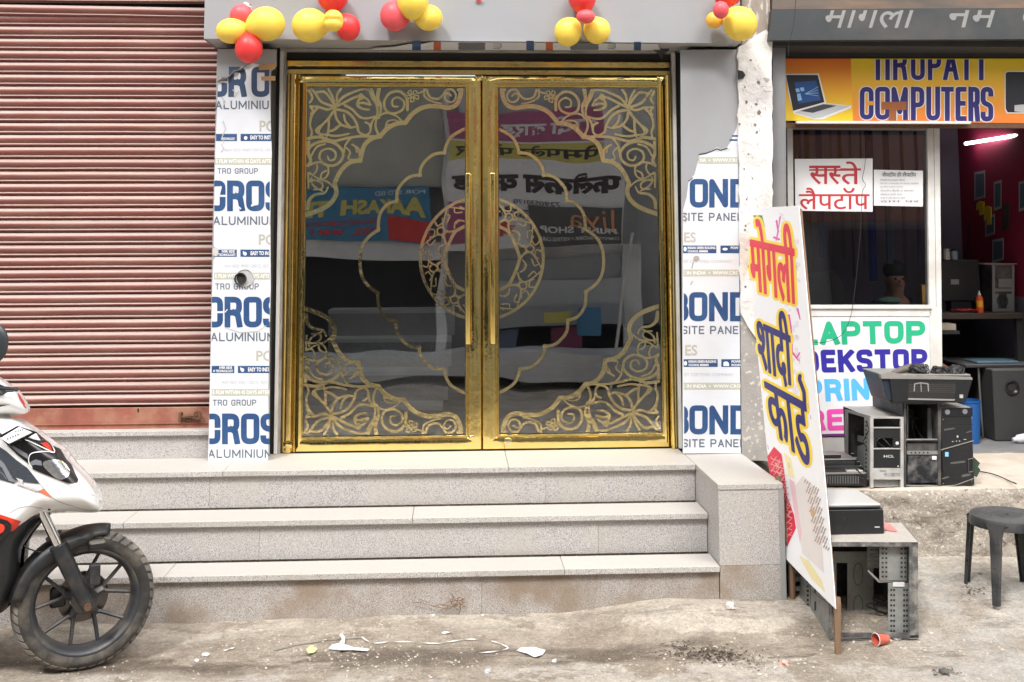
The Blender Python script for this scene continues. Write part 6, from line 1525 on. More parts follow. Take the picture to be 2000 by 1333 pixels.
# ================================================================== SCOOTER
YS = -1.42
PS = FY(YS)
sco = thing('scooter', 'white and black motor scooter with red decals parked at the left of the steps', 'scooter', (at(0, 1000, YS).x, YS, 0))
def inside_dist(pts, x, y):
    ins = False; dm = 1e9; n = len(pts); j = n-1
    for i in range(n):
        xi, yi = pts[i]; xj, yj = pts[j]
        if (yi > y) != (yj > y) and x < (xj-xi)*(y-yi)/(yj-yi)+xi: ins = not ins
        dx_, dy_ = xj-xi, yj-yi; L2 = dx_*dx_+dy_*dy_ or 1e-9; t = max(0, min(1, ((x-xi)*dx_+(y-yi)*dy_)/L2))
        d = math.hypot(x-xi-t*dx_, y-yi-t*dy_); dm = min(dm, d); j = i
    return ins, dm
def hprof(d, hmax, Rr): 
    u = min(1, d/Rr); return hmax*math.sqrt(max(0, 1-(1-u)**2))
def gridpts(poly, step, inner):
    xs = [p[0] for p in poly]; ys = [p[1] for p in poly]; out = []
    y = min(ys)+step/2; r = 0
    while y < max(ys):
        x = min(xs)+step/2+(step/2 if r % 2 else 0)
        while x < max(xs):
            i, d = inside_dist(poly, x, y)
            if i and d > inner: out.append((x, y))
            x += step
        y += step*.87; r += 1
    return out
def dens(poly, mx):
    out = []
    for i in range(len(poly)):
        a, b = poly[i], poly[(i+1) % len(poly)]; n = max(1, int(math.hypot(b[0]-a[0], b[1]-a[1])/mx))
        for k in range(n): out.append((a[0]+(b[0]-a[0])*k/n, a[1]+(b[1]-a[1])*k/n))
    return out
def tri_fill(poly, step):
    poly = dens(poly, step); n = len(poly)
    ring_pts = []
    ext = gridpts(poly, step, step*.45)
    vs = [Vector(p) for p in poly]+[Vector(p) for p in ext]
    ov, _, of, _, _, orf = delaunay_2d_cdt(vs, [(i, (i+1) % n) for i in range(n)], [], 1, 1e-4)
    return ov, of
def inflate(name, outline, hmax, Rr, m, parent, step=7, Y=YS, smooth_out=True, yoff=0):
    ol = smooth_pts(outline, 3, True) if smooth_out else outline
    # extra inner rings near the border for a round edge
    poly = dens(ol, step); vs = [Vector(p) for p in poly]; n = len(poly)
    pts = gridpts(poly, step, step*.6)
    for i in range(n):
        a, b, c = Vector(poly[i-1]), Vector(poly[i]), Vector(poly[(i+1) % n]); tt = (c-a)
        if tt.length < 1e-6: continue
        tt.normalize(); nn = Vector((-tt.y, tt.x))
        for s in (1, -1):
            q = b+nn*s*1.2; ii, d = inside_dist(poly, q.x, q.y)
            if ii and d > .8: pts.append((q.x, q.y))
    vs += [Vector(p) for p in pts]
    ov, _, of, _, _, orf = delaunay_2d_cdt(vs, [(i, (i+1) % n) for i in range(n)], [], 1, 1e-4)
    N = len(ov); A = []; B = []
    for v in ov:
        i, d = inside_dist(poly, v.x, v.y); h = hprof(d if d > .05 else 0, hmax, Rr); p = at(v.x, v.y, Y)
        k = (p-CP)
        A.append(at(v.x, v.y, Y+yoff-h)); B.append(p+Vector((0, yoff+h, 0)))
    MB().add(A+B, [tuple(f) for f in of]+[tuple(i+N for i in f[::-1]) for f in of]).build(name, m, parent, smooth='all')
    def H(x, y):
        i, d = inside_dist(poly, x, y); return hprof(d, hmax, Rr) if i else 0
    return H
def decal(name, poly, H, m, parent, lift=.003, step=6, Y=YS, yoff=0, sm=False):
    if sm: poly = smooth_pts(poly, 3, True)
    ov, of = tri_fill(poly, step)
    vs = [at(v.x, v.y, Y+yoff-H(v.x, v.y)-lift) for v in ov]
    return MB().add(vs, [tuple(f) for f in of]).build(name, m, parent, smooth='all', recalc=False)
# dark inner leg shield / underside
inflate('lower_apron', [(-160, 900), (60, 985), (94, 1004), (74, 1026), (56, 1050), (43, 1075), (38, 1127), (24, 1165), (5, 1196), (-40, 1205), (-160, 1210)], .15, 45, black_pl, sco, yoff=.03)
nose = [(-170, 800), (-60, 812), (21, 816), (52, 831), (69, 842), (90, 858), (105, 869), (122, 879), (141, 905), (168, 933), (189, 962), (197, 984), (196, 997), (184, 1002), (147, 1002), (92, 1004), (80, 1007), (63, 1022), (42, 1042), (21, 1062), (0, 1087), (-60, 1130), (-170, 1150)]
H1 = inflate('front_body', nose, .135, 34, scoot_w, sco, step=6)
z7 = lambda pts: [(x*.2101, 780+y*.2101) for x, y in pts]
decal('side_window', z7([(-200, 340), (0, 445), (60, 485), (150, 565), (255, 640), (372, 788), (260, 775), (150, 758), (130, 785), (0, 748), (-200, 700)]), H1, scoot_g, sco)
decal('window_strip', z7([(0, 560), (40, 600), (120, 740), (150, 760), (130, 775), (80, 760), (20, 640), (-30, 600)]), H1, M_('grey_strip', (.22, .24, .27), .3), sco, .005)
H_bez = z7([(0, 310), (100, 395), (190, 345), (300, 300), (340, 305), (420, 375), (490, 430), (560, 460), (585, 500), (620, 560), (665, 605), (700, 690), (728, 745), (722, 772), (640, 783), (540, 748), (430, 705), (310, 655), (270, 605), (180, 535), (90, 450), (0, 350)])
decal('lamp_bezel', H_bez, H1, black_cl, sco, .004, step=5)
decal('grey_trim', z7([(80, 425), (100, 420), (255, 510), (265, 560), (180, 510)]), H1, M_('mid_grey_plastic', (.20, .21, .24), .35), sco, .006)
decal('side_reflector', z7([(272, 590), (330, 560), (385, 575), (392, 620), (330, 610), (285, 620)]), H1, MATS['mid_grey_plastic'], sco, .006)
LN = z7([(402, 590), (440, 568), (540, 562), (600, 590), (645, 650), (645, 700), (610, 735), (560, 750), (500, 722), (430, 655), (405, 625)])
decal('lamp_reflector', LN, H1, M_('lamp_silver', (.62, .63, .66), .18, .8, var=.15, vs_=60, bump=.003, bs=60), sco, .006, sm=True, step=4)
decal('headlight', LN, H1, lens_m, sco, .013, sm=True, step=4)
flatw = lambda pts, wd, nm, m_, l: decal_r(nm, pts, wd, m_, l)
def decal_r(nm, pts, wd, m_, l):
    q = smooth_pts(pts, 3); mb = MB(); vs = []
    for i, p in enumerate(q):
        a = Vector(q[max(0, i-1)]); b = Vector(q[min(len(q)-1, i+1)]); d = (b-a).normalized(); nn = Vector((-d.y, d.x))*wd/2
        for s in (1, -1): x, y = p[0]+nn.x*s, p[1]+nn.y*s; vs.append(at(x, y, YS-H1(x, y)-l))
    mb.add(vs, [(2*i, 2*i+1, 2*i+3, 2*i+2) for i in range(len(q)-1)]).build(nm, m_, sco, smooth='all', recalc=False)
decal_r('white_piping', z7([(150, 345), (260, 385), (400, 450), (505, 495), (490, 440), (470, 410)]), 1.8, scoot_w, .008)
decal_r('white_piping', z7([(300, 640), (268, 590), (272, 530), (310, 498), (430, 486), (505, 497)]), 1.8, scoot_w, .008)
decal('white_wedge', z7([(230, 345), (325, 300), (378, 385), (310, 372)]), H1, scoot_w, sco, .009)
decal('red_badge', z7([(375, 408), (430, 400), (462, 425), (490, 490), (455, 470)]), H1, scoot_r, sco, .009, step=4)
decal('orange_decal', z7([(350, 855), (405, 832), (490, 918)]), H1, M_('orange_decal', (.80, .20, .10), .25), sco, .004)
decal('silver_decal', z7([(145, 730), (215, 752), (205, 790), (385, 848), (345, 858), (150, 790), (175, 765)]), H1, M_('pale_decal', (.62, .60, .62), .25), sco, .0055)
decal('red_panel', z7([(-150, 1030), (0, 1072), (100, 1105), (198, 1137), (130, 1235), (60, 1180), (0, 1120), (-150, 1080)]), H1, scoot_r, sco, .004)
decal('black_panel', z7([(-150, 1085), (0, 1110), (70, 1130), (105, 1165), (108, 1210), (60, 1330), (0, 1400), (-150, 1420)]), H1, black_cl, sco, .006)
decal('red_spot', z7([(-60, 1165), (10, 1160), (40, 1180), (38, 1220), (0, 1250), (-60, 1250)]), H1, M_('bright_red_decal', (.85, .06, .03), .3), sco, .008, sm=True)
gapm = M_('panel_gap_grey', (.30, .30, .31), .5)
decal_r('panel_gap', z7([(372, 790), (500, 925), (640, 985), (800, 1030), (930, 1040)]), .9, gapm, .0015)
decal_r('panel_gap', z7([(90, 1060), (180, 1010), (300, 1000), (430, 1030)]), .9, gapm, .0015)
decal_r('panel_gap', z7([(520, 730), (640, 800), (760, 850), (880, 900)]), .7, gapm, .0015)
decal_r('panel_gap', z7([(-60, 640), (20, 690), (60, 745)]), .9, gapm, .0065)
for x, y in ((96, 995), (60, 1012), (112, 905)):
    MB().ball(at(x, y, YS-H1(x, y)-.002), .006, seg=10, sy=.4).build('bolt', iron, sco, smooth=True)
# number plate
a_, b_, c_, d_ = [at(x, y, YS-.158) for x, y in ((1, 856), (37, 834), (66, 843), (21, 865))]
MB().prism([at(x, y, YS-.145) for x, y in ((-2, 852), (34, 832), (71, 844), (22, 872))], (.002, .006, -.002)).build('plate_holder', black_cl, sco)
t_ = MB().prism([a_, b_, c_+Vector((0, -.02, 0)), d_+Vector((0, -.02, 0))], (.002, .004, -.002)).build('number_plate', M_('plate_white', (.80, .80, .80), .35), sco, bev=.0005)
q = []
rnd = random.Random(3)
PPl = plane3(a_, b_, d_+Vector((0, -.02, 0)))
for k in range(4):
    q += [rect(30+k*4.5, 840+k*.2-1.5*k+2, 32.5+k*4.5, 843+k*.2-1.5*k+2)]
for k in range(5): q += [rect(14+k*5, 856-2.1*k, 17+k*5, 859.5-2.1*k)]
flat('plate_marks', q, PPl, grey_ink, t_, lift=.001)
# handlebar cowl
cowl = [(-170, 700), (-40, 722), (0, 741), (20, 756), (32, 764), (44, 782), (54, 798), (53, 806), (40, 810), (10, 811), (-40, 816), (-170, 820)]
H2 = inflate('handlebar_cowl', cowl, .11, 35, scoot_w, sco, Y=YS)
H2b = lambda x, y: H2(x, y)
decal('cowl_gap', [(-60, 745), (0, 751), (22, 760), (28, 765), (14, 766), (6, 772), (-60, 778)], H2b, black_cl, sco, .004)
decal('red_lens', [(34, 768), (38, 770), (49, 788), (53, 797), (50, 797), (40, 782)], H2b, scoot_r, sco, .004, step=4)
decal('cowl_slot', [(-60, 796), (0, 792), (22, 790), (0, 795), (-60, 800)], H2b, dark_gap, sco, .004, step=5)
p = at(10, 757, YS-.10); MB().tube([p+Vector((-.20, -.06, .01)), p+Vector((-.03, -.03, .004)), p+Vector((.035, -.02, -.004)), p+Vector((.055, -.02, -.007))], [.009, .008, .007, .008], 8).build('brake_lever', black_cl, sco, smooth=True)
p = at(-70, 762, YS-.12); MB().tube([p+Vector((-.10, -.16, .0)), p, p+Vector((.05, .02, 0))], .017, 12).build('grip', black_matt, sco, smooth=True)
MB().tube([at(-12, 806, YS), at(-2, 830, YS)], .05, 12).build('steering_neck', M_('cream_plastic', (.55, .55, .48), .4), sco, smooth=True)
# mirror
mc = at(-14, 671, YS-.05)
mb = MB(); mb.ball(mc, .072, seg=24, sx=.82, sy=.32, sz=1.1); mb.build('mirror', M_('mirror_shell', (.035, .042, .048), .35), sco, smooth='all')
MB().tube([at(-26, 700, YS-.05), at(-36, 730, YS-.05), at(-30, 745, YS-.05)], .006, 8).build('mirror_stem', black_cl, sco, smooth=True)
# rest of the scooter out of frame: floorboard, seat, rear body and wheel
X0 = at(-60, 1000, YS).x
MB().prism([(X0-.62, YS-.16, .26), (X0+.0, YS-.16, .30), (X0+.0, YS-.16, .36), (X0-.62, YS-.16, .34)], (0, .32, 0)).build('floorboard', black_pl, sco, bev=.02, segs=2)
mb = MB(); mb.ball((X0-.95, YS, .62), .2, seg=24, sx=2.1, sy=.8, sz=1.0); mb.build('rear_body', scoot_w, sco, smooth='all')
mb = MB(); mb.ball((X0-.85, YS, .80), .13, seg=24, sx=2.6, sy=1.0, sz=.6); mb.build('seat', black_matt, sco, smooth='all')

# front wheel
wc = at(164, 1170, -1.33); RW = wc.z-gz(wc.x, -1.33)+.003; print('WHEEL', RW)
ang = R_(25)
# wheel local: x = radial forward, y = axle, z = up
MWh = Matrix.Translation(wc) @ Matrix.Rotation(ang, 4, 'Z')
ML = MWh @ Matrix.Rotation(R_(90), 4, 'X')      # lathe z axis -> axle
wh = bpy.data.objects.new('front_wheel', None); COL.objects.link(wh); wh.parent = sco; OFF['front_wheel'] = OFF[sco.name]
Ro = RW; wT = .058
tp_ = []
for k in range(25):
    a = math.pi*k/24; tp_.append((Ro-.050+.050*math.sin(a)**.75, -wT*math.cos(a)))
tp_ = [(Ro-.068, -.040), (Ro-.062, -.052)]+tp_[1:-1]+[(Ro-.062, .052), (Ro-.068, .040), (Ro-.068, -.040)]
MB().lathe(tp_, ML, 96).build('tyre', tyre_m, wh, smooth='all')
tread = M_('worn_tread_rubber', (.13, .12, .105), .9, var=.3, vs_=30, dirt=(.26, .235, .20), da=.9, ds=10)
mb = MB(); NB = 44
for k in range(NB):
    a0 = 2*math.pi*k/NB
    for s in (-1, 1):
        pts = []
        for (th, da) in ((1.50, .0), (1.15, .02), (.80, .055), (.52, .085)):
            for e in (0, 1):
                aa = a0+s*0+da+e*.098; y = -wT*math.cos(th)*s; r = Ro-.050+.050*math.sin(th)**.75+.0026
                pts.append((ML @ Vector((r*math.cos(aa+(.07 if s > 0 else 0)), r*math.sin(aa+(.07 if s > 0 else 0)), y))))
        mb.add(pts, [(2*i, 2*i+1, 2*i+3, 2*i+2) for i in range(3)])
        inn = [p+(wc-p).normalized()*.0045 for p in pts]
        mb.add(pts+inn, [(0, 2, 10, 8), (2, 4, 12, 10), (4, 6, 14, 12), (1, 3, 11, 9), (3, 5, 13, 11), (5, 7, 15, 13), (6, 7, 15, 14), (0, 1, 9, 8)])
mb.build('tread_blocks', tread, wh, kind='stuff')
MB().lathe([(Ro-.058, -.050), (Ro-.062, -.054), (Ro-.070, -.050), (Ro-.082, -.034), (Ro-.086, 0), (Ro-.082, .034), (Ro-.070, .050), (Ro-.062, .054), (Ro-.058, .050)], ML, 72).build('rim', rim_m, wh, smooth='all')
for k in range(5):
    a = 2*math.pi*k/5+.35; mb = MB()
    def q_(r, da, y): return ML @ Vector((r*math.cos(a+da), r*math.sin(a+da), y))
    mb.tube([q_(.035, 0, -.01), q_(.075, 0, -.014)], [.019, .015], 6)
    for s in (-1, 1): mb.tube([q_(.072, 0, -.014), q_(.085, s*.16, -.012), q_(Ro-.080, s*.34, -.004)], [.011, .0085, .0075], 6)
    mb.build('spoke', rim_m, wh, smooth=True)
MB().lathe([(.0001, -.050), (.020, -.050), (.026, -.035), (.046, -.025), (.050, .03), (.046, .04), (.0001, .045)], ML, 24).build('hub', iron, wh, smooth=True)
MB().lathe([(.050, -.036), (.095, -.036), (.095, -.040), (.050, -.040), (.050, -.036)], ML, 40).build('brake_disc', M_('brake_steel', (.12, .11, .10), .35, .9, dirt=(.25, .14, .08), da=.5, ds=20), wh, smooth=True)
MB().box(-.12, -.06, .030, .060, -.03, .05, M=MWh).build('brake_caliper', iron, wh, bev=.008)
# fork
def W(x, y, z): return MWh @ Vector((x, y, z))
rake = Vector((-.42, 0, .907)).normalized()
for s in (-1, 1):
    yy = s*.082; b0 = Vector((0, yy, 0)); 
    lower = [W(*(b0+rake*(-.01))), W(*(b0+rake*.10)), W(*(b0+rake*.26))]
    MB().tube(lower, [.024, .030, .033], 14).build('fork_lower', iron, sco, smooth=True)
    MB().tube([W(*(b0+rake*.261)), W(*(b0+rake*.47))], .018, 14).build('fork_tube', chrome, sco, smooth=True)
    MB().lathe([(.0001, 0), (.014, 0), (.014, .012), (.0001, .012)], Matrix.Translation(W(0, yy*1.30, 0)) @ Matrix.Rotation(ang, 4, 'Z') @ Matrix.Rotation(R_(90), 4, 'X'), 8).build('axle_nut', rust, sco)
mb = MB(); mb.box(.005, .045, -.098, -.070, .07, .15, M=MWh); mb.build('fork_bracket', iron, sco, bev=.006, segs=2)
mb = MB(); mb.box(.0, .06, -.105, -.06, .205, .235, M=MWh); mb.build('fender_bracket', black_pl, sco, bev=.008, segs=2)
# fender
mb = MB(); nA, nB_ = 26, 10; vs = []
for i in range(nA+1):
    f = i/nA; a = R_(72)+(R_(172)-R_(72))*f
    wd = .070-.018*max(0, 1-f*6); lift_ = .012+.018*max(0, 1-f*3)**1.3+.010*max(0, f*6-5)
    for j in range(nB_+1):
        u = -1+2*j/nB_; r = Ro+lift_-.030*abs(u)**2.4; vs.append(W(r*math.cos(a), u*wd, r*math.sin(a)))
Wd = nB_+1; fs = [(i*Wd+j, i*Wd+j+1, (i+1)*Wd+j+1, (i+1)*Wd+j) for i in range(nA) for j in range(nB_)]
o = mb.add(vs, fs).build('fender', iron, sco, smooth='all'); md = o.modifiers.new('thick', 'SOLIDIFY'); md.thickness = .004
# side skirt of fender reaching the fork
mb = MB(); vs = []
for i in range(13):
    f = i/12; a = R_(86)+(R_(170)-R_(86))*f; r0, r1 = Ro+.008, Ro-.030-.022*math.sin(math.pi*min(1, f*1.3))
    vs += [W(r0*math.cos(a), -.070, r0*math.sin(a)), W(r1*math.cos(a), -.074, r1*math.sin(a))]
o = mb.add(vs, [(2*i, 2*i+1, 2*i+3, 2*i+2) for i in range(12)]).build('fender_side', iron, sco, smooth='all'); md = o.modifiers.new('thick', 'SOLIDIFY'); md.thickness = .003
cab = [at(x, y, wc.y-.12) for x, y in smooth_pts([(45, 1065), (58, 1073), (85, 1080), (112, 1082), (135, 1074), (150, 1058)], 3)]
MB().tube(cab, .0028, 6).build('brake_cable', black_cl, sco, smooth='all')

# ================================================================== LITTER ON THE GROUND
def gp(px, py, h=.002):
    z = 0
    for _ in range(4): p = atz(px, py, z); z = gz(p.x, p.y)+h
    return atz(px, py, z)
pw = M_('white_plastic_litter', (.72, .73, .73), .45, var=.06)
def strip(name, lab, pts, wd, m_=None, cat='litter', tw=.003):
    q = smooth_pts(pts, 4); P = [gp(x, y, .004+tw*abs(math.sin(i*.8))) for i, (x, y) in enumerate(q)]
    t = thing(name, lab, cat, tuple(P[0])); mb = MB(); vs = []
    for i, p in enumerate(P):
        d = (P[min(i+1, len(P)-1)]-P[max(i-1, 0)]).normalized(); nn = Vector((-d.y, d.x, .4*math.sin(i*1.3)))*wd/2
        vs += [p+nn, p-nn]
    mb.add(vs, [(2*i, 2*i+1, 2*i+3, 2*i+2) for i in range(len(P)-1)]); mb.build('strip', m_ or pw, t, smooth='all'); return t
strip('plastic_strip', 'long thin white plastic strip lying zigzag on the dirt before the steps', [(706, 1244), (727, 1256), (760, 1254), (800, 1254), (850, 1257), (880, 1253), (912, 1249), (935, 1249)], .006)
strip('plastic_strip', 'short bent white plastic strip right of the long zigzag strip', [(960, 1252), (978, 1258), (992, 1266), (970, 1272), (930, 1276)], .006)
strip('grey_stick', 'thin grey stick lying slanted across the dirt left of the rags', [(534, 1270), (580, 1259), (640, 1250), (706, 1245)], .008, M_('grey_stick_wood', (.28, .26, .22), .8), 'stick')
strip('paper_sliver', 'small white sliver on the dirt near the scooter wheel', [(437, 1271), (448, 1268), (457, 1265)], .008)
strip('paper_sliver', 'pale rectangular sliver on the dirt under the middle of the steps', [(863, 1236), (883, 1235)], .014)
def rag(name, lab, poly, h, m_, cat='litter', seed=1):
    ov, of = tri_fill(poly, 5); rn = random.Random(seed)
    vs = []
    for v in ov: p = gp(v.x, v.y, .004+h*abs(noise.noise(Vector((v.x*.13, v.y*.25, seed))))*1.6); vs.append(p)
    c = sum(vs, Vector())/len(vs); t = thing(name, lab, cat, tuple(c)); MB().add(vs, [tuple(f) for f in of]).build('sheet', m_, t, smooth='all'); return t
rag('white_rag', 'twisted white rag with a black tip on the dirt before the steps', [(641, 1267), (648, 1260), (662, 1256), (668, 1248), (662, 1240), (668, 1237), (674, 1246), (672, 1258), (690, 1264), (722, 1268), (718, 1272), (690, 1270), (655, 1270)], .02, pw, seed=2)
rag('paper_sheet', 'crumpled white paper sheet lying flat right of centre on the dirt', [(1008, 1271), (1018, 1265), (1042, 1264), (1066, 1270), (1060, 1279), (1044, 1284), (1030, 1277)], .012, pw, seed=4)
rag('yellow_wrapper', 'small crushed yellowish wrapper beside the white rag', [(597, 1268), (606, 1261), (614, 1260), (620, 1268), (614, 1275), (602, 1277)], .03, ink('yellow_wrapper_print', (.62, .58, .30)), seed=6)
rag('flat_cardboard', 'flat pale cardboard scrap near the banner foot', [(1470, 1234), (1500, 1231), (1518, 1237), (1500, 1241), (1474, 1243)], .003, ink('card_tan', (.50, .44, .36), .9), seed=3)
rag('white_sachet', 'white sachet lying right of the red paper cup', [(1742, 1243), (1752, 1241), (1768, 1242), (1768, 1248), (1752, 1250), (1744, 1248)], .006, pw, seed=9)
for i, (x, y, r, c_, lab) in enumerate(((952, 1311, .012, (.45, .55, .66), 'tiny crushed foil scrap with blue on the dark mud'), (1083, 1291, .010, (.55, .60, .64), 'small bluish white scrap near the paper sheet'), (402, 1279, .014, (.60, .60, .62), 'crumpled pale foil bit near the scooter wheel'), (384, 1290, .009, (.75, .75, .73), 'small white crumb of plaster nearest the scooter wheel'), (1532, 1295, .018, (.78, .38, .32), 'pinkish round pebble by the banner stick'), (1425, 1183, .026, (.55, .50, .47), 'rough pale stone on the cement spill by the steps'), (1243, 1214, .011, (.25, .22, .18), 'dark pebble on the mud right of centre'), (1462, 1234, .011, (.58, .50, .42), 'round tan pebble beside the cardboard scrap'), (1817, 1237, .012, (.55, .50, .46), 'pale pebble right of the gutted case'), (1915, 1120, .012, (.38, .33, .28), 'brown pebble at the plinth foot beside the stool'), (1845, 1312, .020, (.10, .10, .09), 'charred clump at the lower right of the dirt'), (1483, 1318, .010, (.62, .58, .52), 'pale crumb at the bottom edge of the street'), (846, 1203, .010, (.66, .62, .56), 'pale pebble touching the lowest riser'), (943, 1202, .008, (.70, .68, .62), 'tiny white pebble by the lowest riser'))):
    p = gp(x, y, r*.35); t = thing('pebble' if 'pebble' in lab or 'stone' in lab or 'crumb' in lab else 'scrap', lab, 'stone' if 'pebble' in lab or 'stone' in lab or 'crumb' in lab else 'litter', tuple(p))
    vs_, fs_ = stone_mesh(r, 20+i, sub=2); MB().add([p+v for v in vs_], fs_).build('lump', M_('lump_%d' % i, c_, .8, var=.15, vs_=60), t, smooth=True)
# paper cup
p = gp(1722, 1249, .022); t = thing('paper_cup', 'small red and white paper cup lying on its side by the gutted case', 'cup', tuple(p))
Mc = Matrix.Translation(p) @ Matrix.Rotation(R_(-28), 4, 'Z') @ Matrix.Rotation(R_(90), 4, 'Y') @ Matrix.Rotation(R_(180), 4, 'X')
Mc = Matrix.Translation(p) @ Matrix.Rotation(R_(200), 4, 'Z') @ Matrix.Rotation(R_(84), 4, 'Y')
MB().lathe([(.0001, -.028), (.016, -.030), (.0165, -.028), (.024, .028), (.0255, .030), (.0235, .0295), (.0155, -.026), (.0001, -.026)], Mc, 20).build('cup_wall', M_('cup_red_print', (.60, .13, .08), .5, var=.1), t, smooth=True)
MB().lathe([(.0232, .027), (.0155, -.0258), (.0001, -.0258)], Mc, 20).build('cup_inside', white_ink, t, smooth=True)
MB().lathe([(.0236, .0285), (.0262, .030), (.0236, .0315)], Mc, 20).build('cup_rim', white_ink, t, smooth=True)
# burnt leaf litter
mb = MB(); rnd = random.Random(14)
def leaf_patch(cx, cy, sx_, sy_, n, s0=.012):
    for i in range(n):
        x = rnd.gauss(cx, sx_); y = rnd.gauss(cy, sy_); p = gp(x, y, .003+rnd.random()*.004)
        a = rnd.uniform(0, 6.28); l = rnd.uniform(.5, 1.3)*s0; d = Vector((math.cos(a), math.sin(a), rnd.uniform(-.15, .35))); nn = Vector((-d.y, d.x, rnd.uniform(-.2, .5)))
        mb.add([p-d*l, p+nn*l*.35, p+d*l, p-nn*l*.35], [(0, 1, 2, 3)])
leaf_patch(1385, 1278, 40, 8, 260, .010); leaf_patch(1330, 1262, 14, 9, 60, .008); leaf_patch(1905, 1152, 14, 6, 50, .009); leaf_patch(1845, 1313, 16, 4, 50, .008); leaf_patch(1450, 1290, 30, 6, 60, .008)
mb.build('burnt_leaf_litter', M_('burnt_leaf', (.075, .055, .04), .9, var=.5, vs_=80), kind='stuff', recalc=False)['label'] = 'dark burnt leaf scraps scattered on the dirt'
mb = MB(); rnd = random.Random(15)
for i in range(150):
    x = rnd.uniform(360, 1990); y = rnd.uniform(1215, 1330); p = gp(x, y, .002)
    a = rnd.uniform(0, 3.14); l = rnd.uniform(.003, .014); d = Vector((math.cos(a), math.sin(a)*.6, rnd.uniform(-.1, .2))); nn = Vector((-d.y, d.x, .1)); mb.add([p-d*l, p+nn*l*.4, p+d*l, p-nn*l*.3], [(0, 1, 2, 3)])
mb.build('paper_bits', M_('pale_paper_bits', (.62, .58, .52), .7, var=.15), kind='stuff', recalc=False)['label'] = 'tiny pale paper bits trodden into the dirt'
t = thing('dry_twig', 'dry brown twig cluster leaning on the lowest granite riser', 'twig', tuple(at(880, 1190, -.90)))
mb = MB(); rnd = random.Random(22)
def tw(pts, r=.0014): mb.tube([at(x, y, -.896) for x, y in pts], r, 4)
for pts in ([(805, 1176), (825, 1178), (850, 1185), (878, 1190)], [(818, 1170), (838, 1178)], [(846, 1186), (860, 1181), (880, 1184)], [(880, 1160), (890, 1172), (900, 1182), (905, 1180)], [(898, 1176), (900, 1190), (896, 1200)], [(870, 1178), (885, 1174), (905, 1172)], [(876, 1190), (890, 1180), (896, 1168)], [(860, 1192), (875, 1186)], [(886, 1165), (882, 1180), (892, 1190)]): tw(pts)
for i in range(25): x, y = rnd.uniform(868, 906), rnd.uniform(1166, 1190); tw([(x, y), (x+rnd.uniform(-7, 7), y+rnd.uniform(-5, 5))], .0016)
mb.build('twigs', M_('dry_brown_twig', (.20, .11, .055), .9), t)
strip('thin_stick', 'thin dark twig on the dirt between burnt leaves and banner foot', [(1500, 1285), (1530, 1283), (1560, 1281), (1594, 1277)], .005, M_('dark_twig', (.13, .10, .08), .9), 'twig')

# ================================================================== OPPOSITE SIDE OF THE STREET (seen in the reflections)
RO = 7.6
def FO(Yd=RO):
    def P(px, py):
        p = at(px, py, Yd); return Vector((p.x, -Yd, p.z))
    return P
PO = FO(); nO = Vector((0, 1, 0))
ob = thing('opposite_building', 'plain grey white building across the street mirrored in the door glass', 'building', (0, -RO-.1, 0))
ow = M_('opposite_wall', (.72, .72, .72), .85, var=.1, dirt=(.36, .35, .34), da=.5, ds=1.2); od = M_('opposite_dark_opening', (.03, .03, .035), .8)
def orect(nm, px0, py0, px1, py1, m_, par=ob, Yd=RO, th=.06, label=None, lift=0):
    a, b = FO(Yd)(px0, py0), FO(Yd)(px1, py1); x0, x1 = min(a.x, b.x), max(a.x, b.x); z0, z1 = min(a.z, b.z), max(a.z, b.z)
    return MB().box(x0, x1, -Yd-th, -Yd+lift, z0, z1).build(nm, m_, par, label=label)
MB().box(-14, 14, -RO-3.5, -RO-.5, 0, 3.0).build('wall', M_('opp_lower_wall', (.40, .40, .41), .85, var=.2, vs_=2, mottle=.1), ob)
MB().box(-14, 14, -RO-3.5, -RO-.5, 3.001, 6.2).build('wall', M_('opp_upper_wall', (.60, .60, .57), .85, var=.25, vs_=1.3, dirt=(.25, .24, .22), da=.6, ds=1.5), ob)
for k in range(7):
    xk = -5.2+k*1.7
    MB().box(xk, xk+.22, -RO-.499, -RO-.30, 3.3, 6.1).build('column', ow, ob)
    MB().box(xk+.45, xk+1.3, -RO-.499, -RO-.46, 3.9, 5.2).build('window', od, ob)
for k in range(3):
    pts_ = [Vector((-9+i*1.5, -RO+.9+.1*k, 4.1+.3*k-.25*math.sin(math.pi*(i/12))+.02*k*i)) for i in range(13)]
    tw_ = thing('street_cable', ['lowest black street cable strung along the opposite shops', 'middle black street cable strung along the opposite shops', 'top black street cable strung along the opposite shops'][k], 'cable', tuple(pts_[0])); MB().tube(pts_, .014, 5).build('cable', black_matt, tw_)
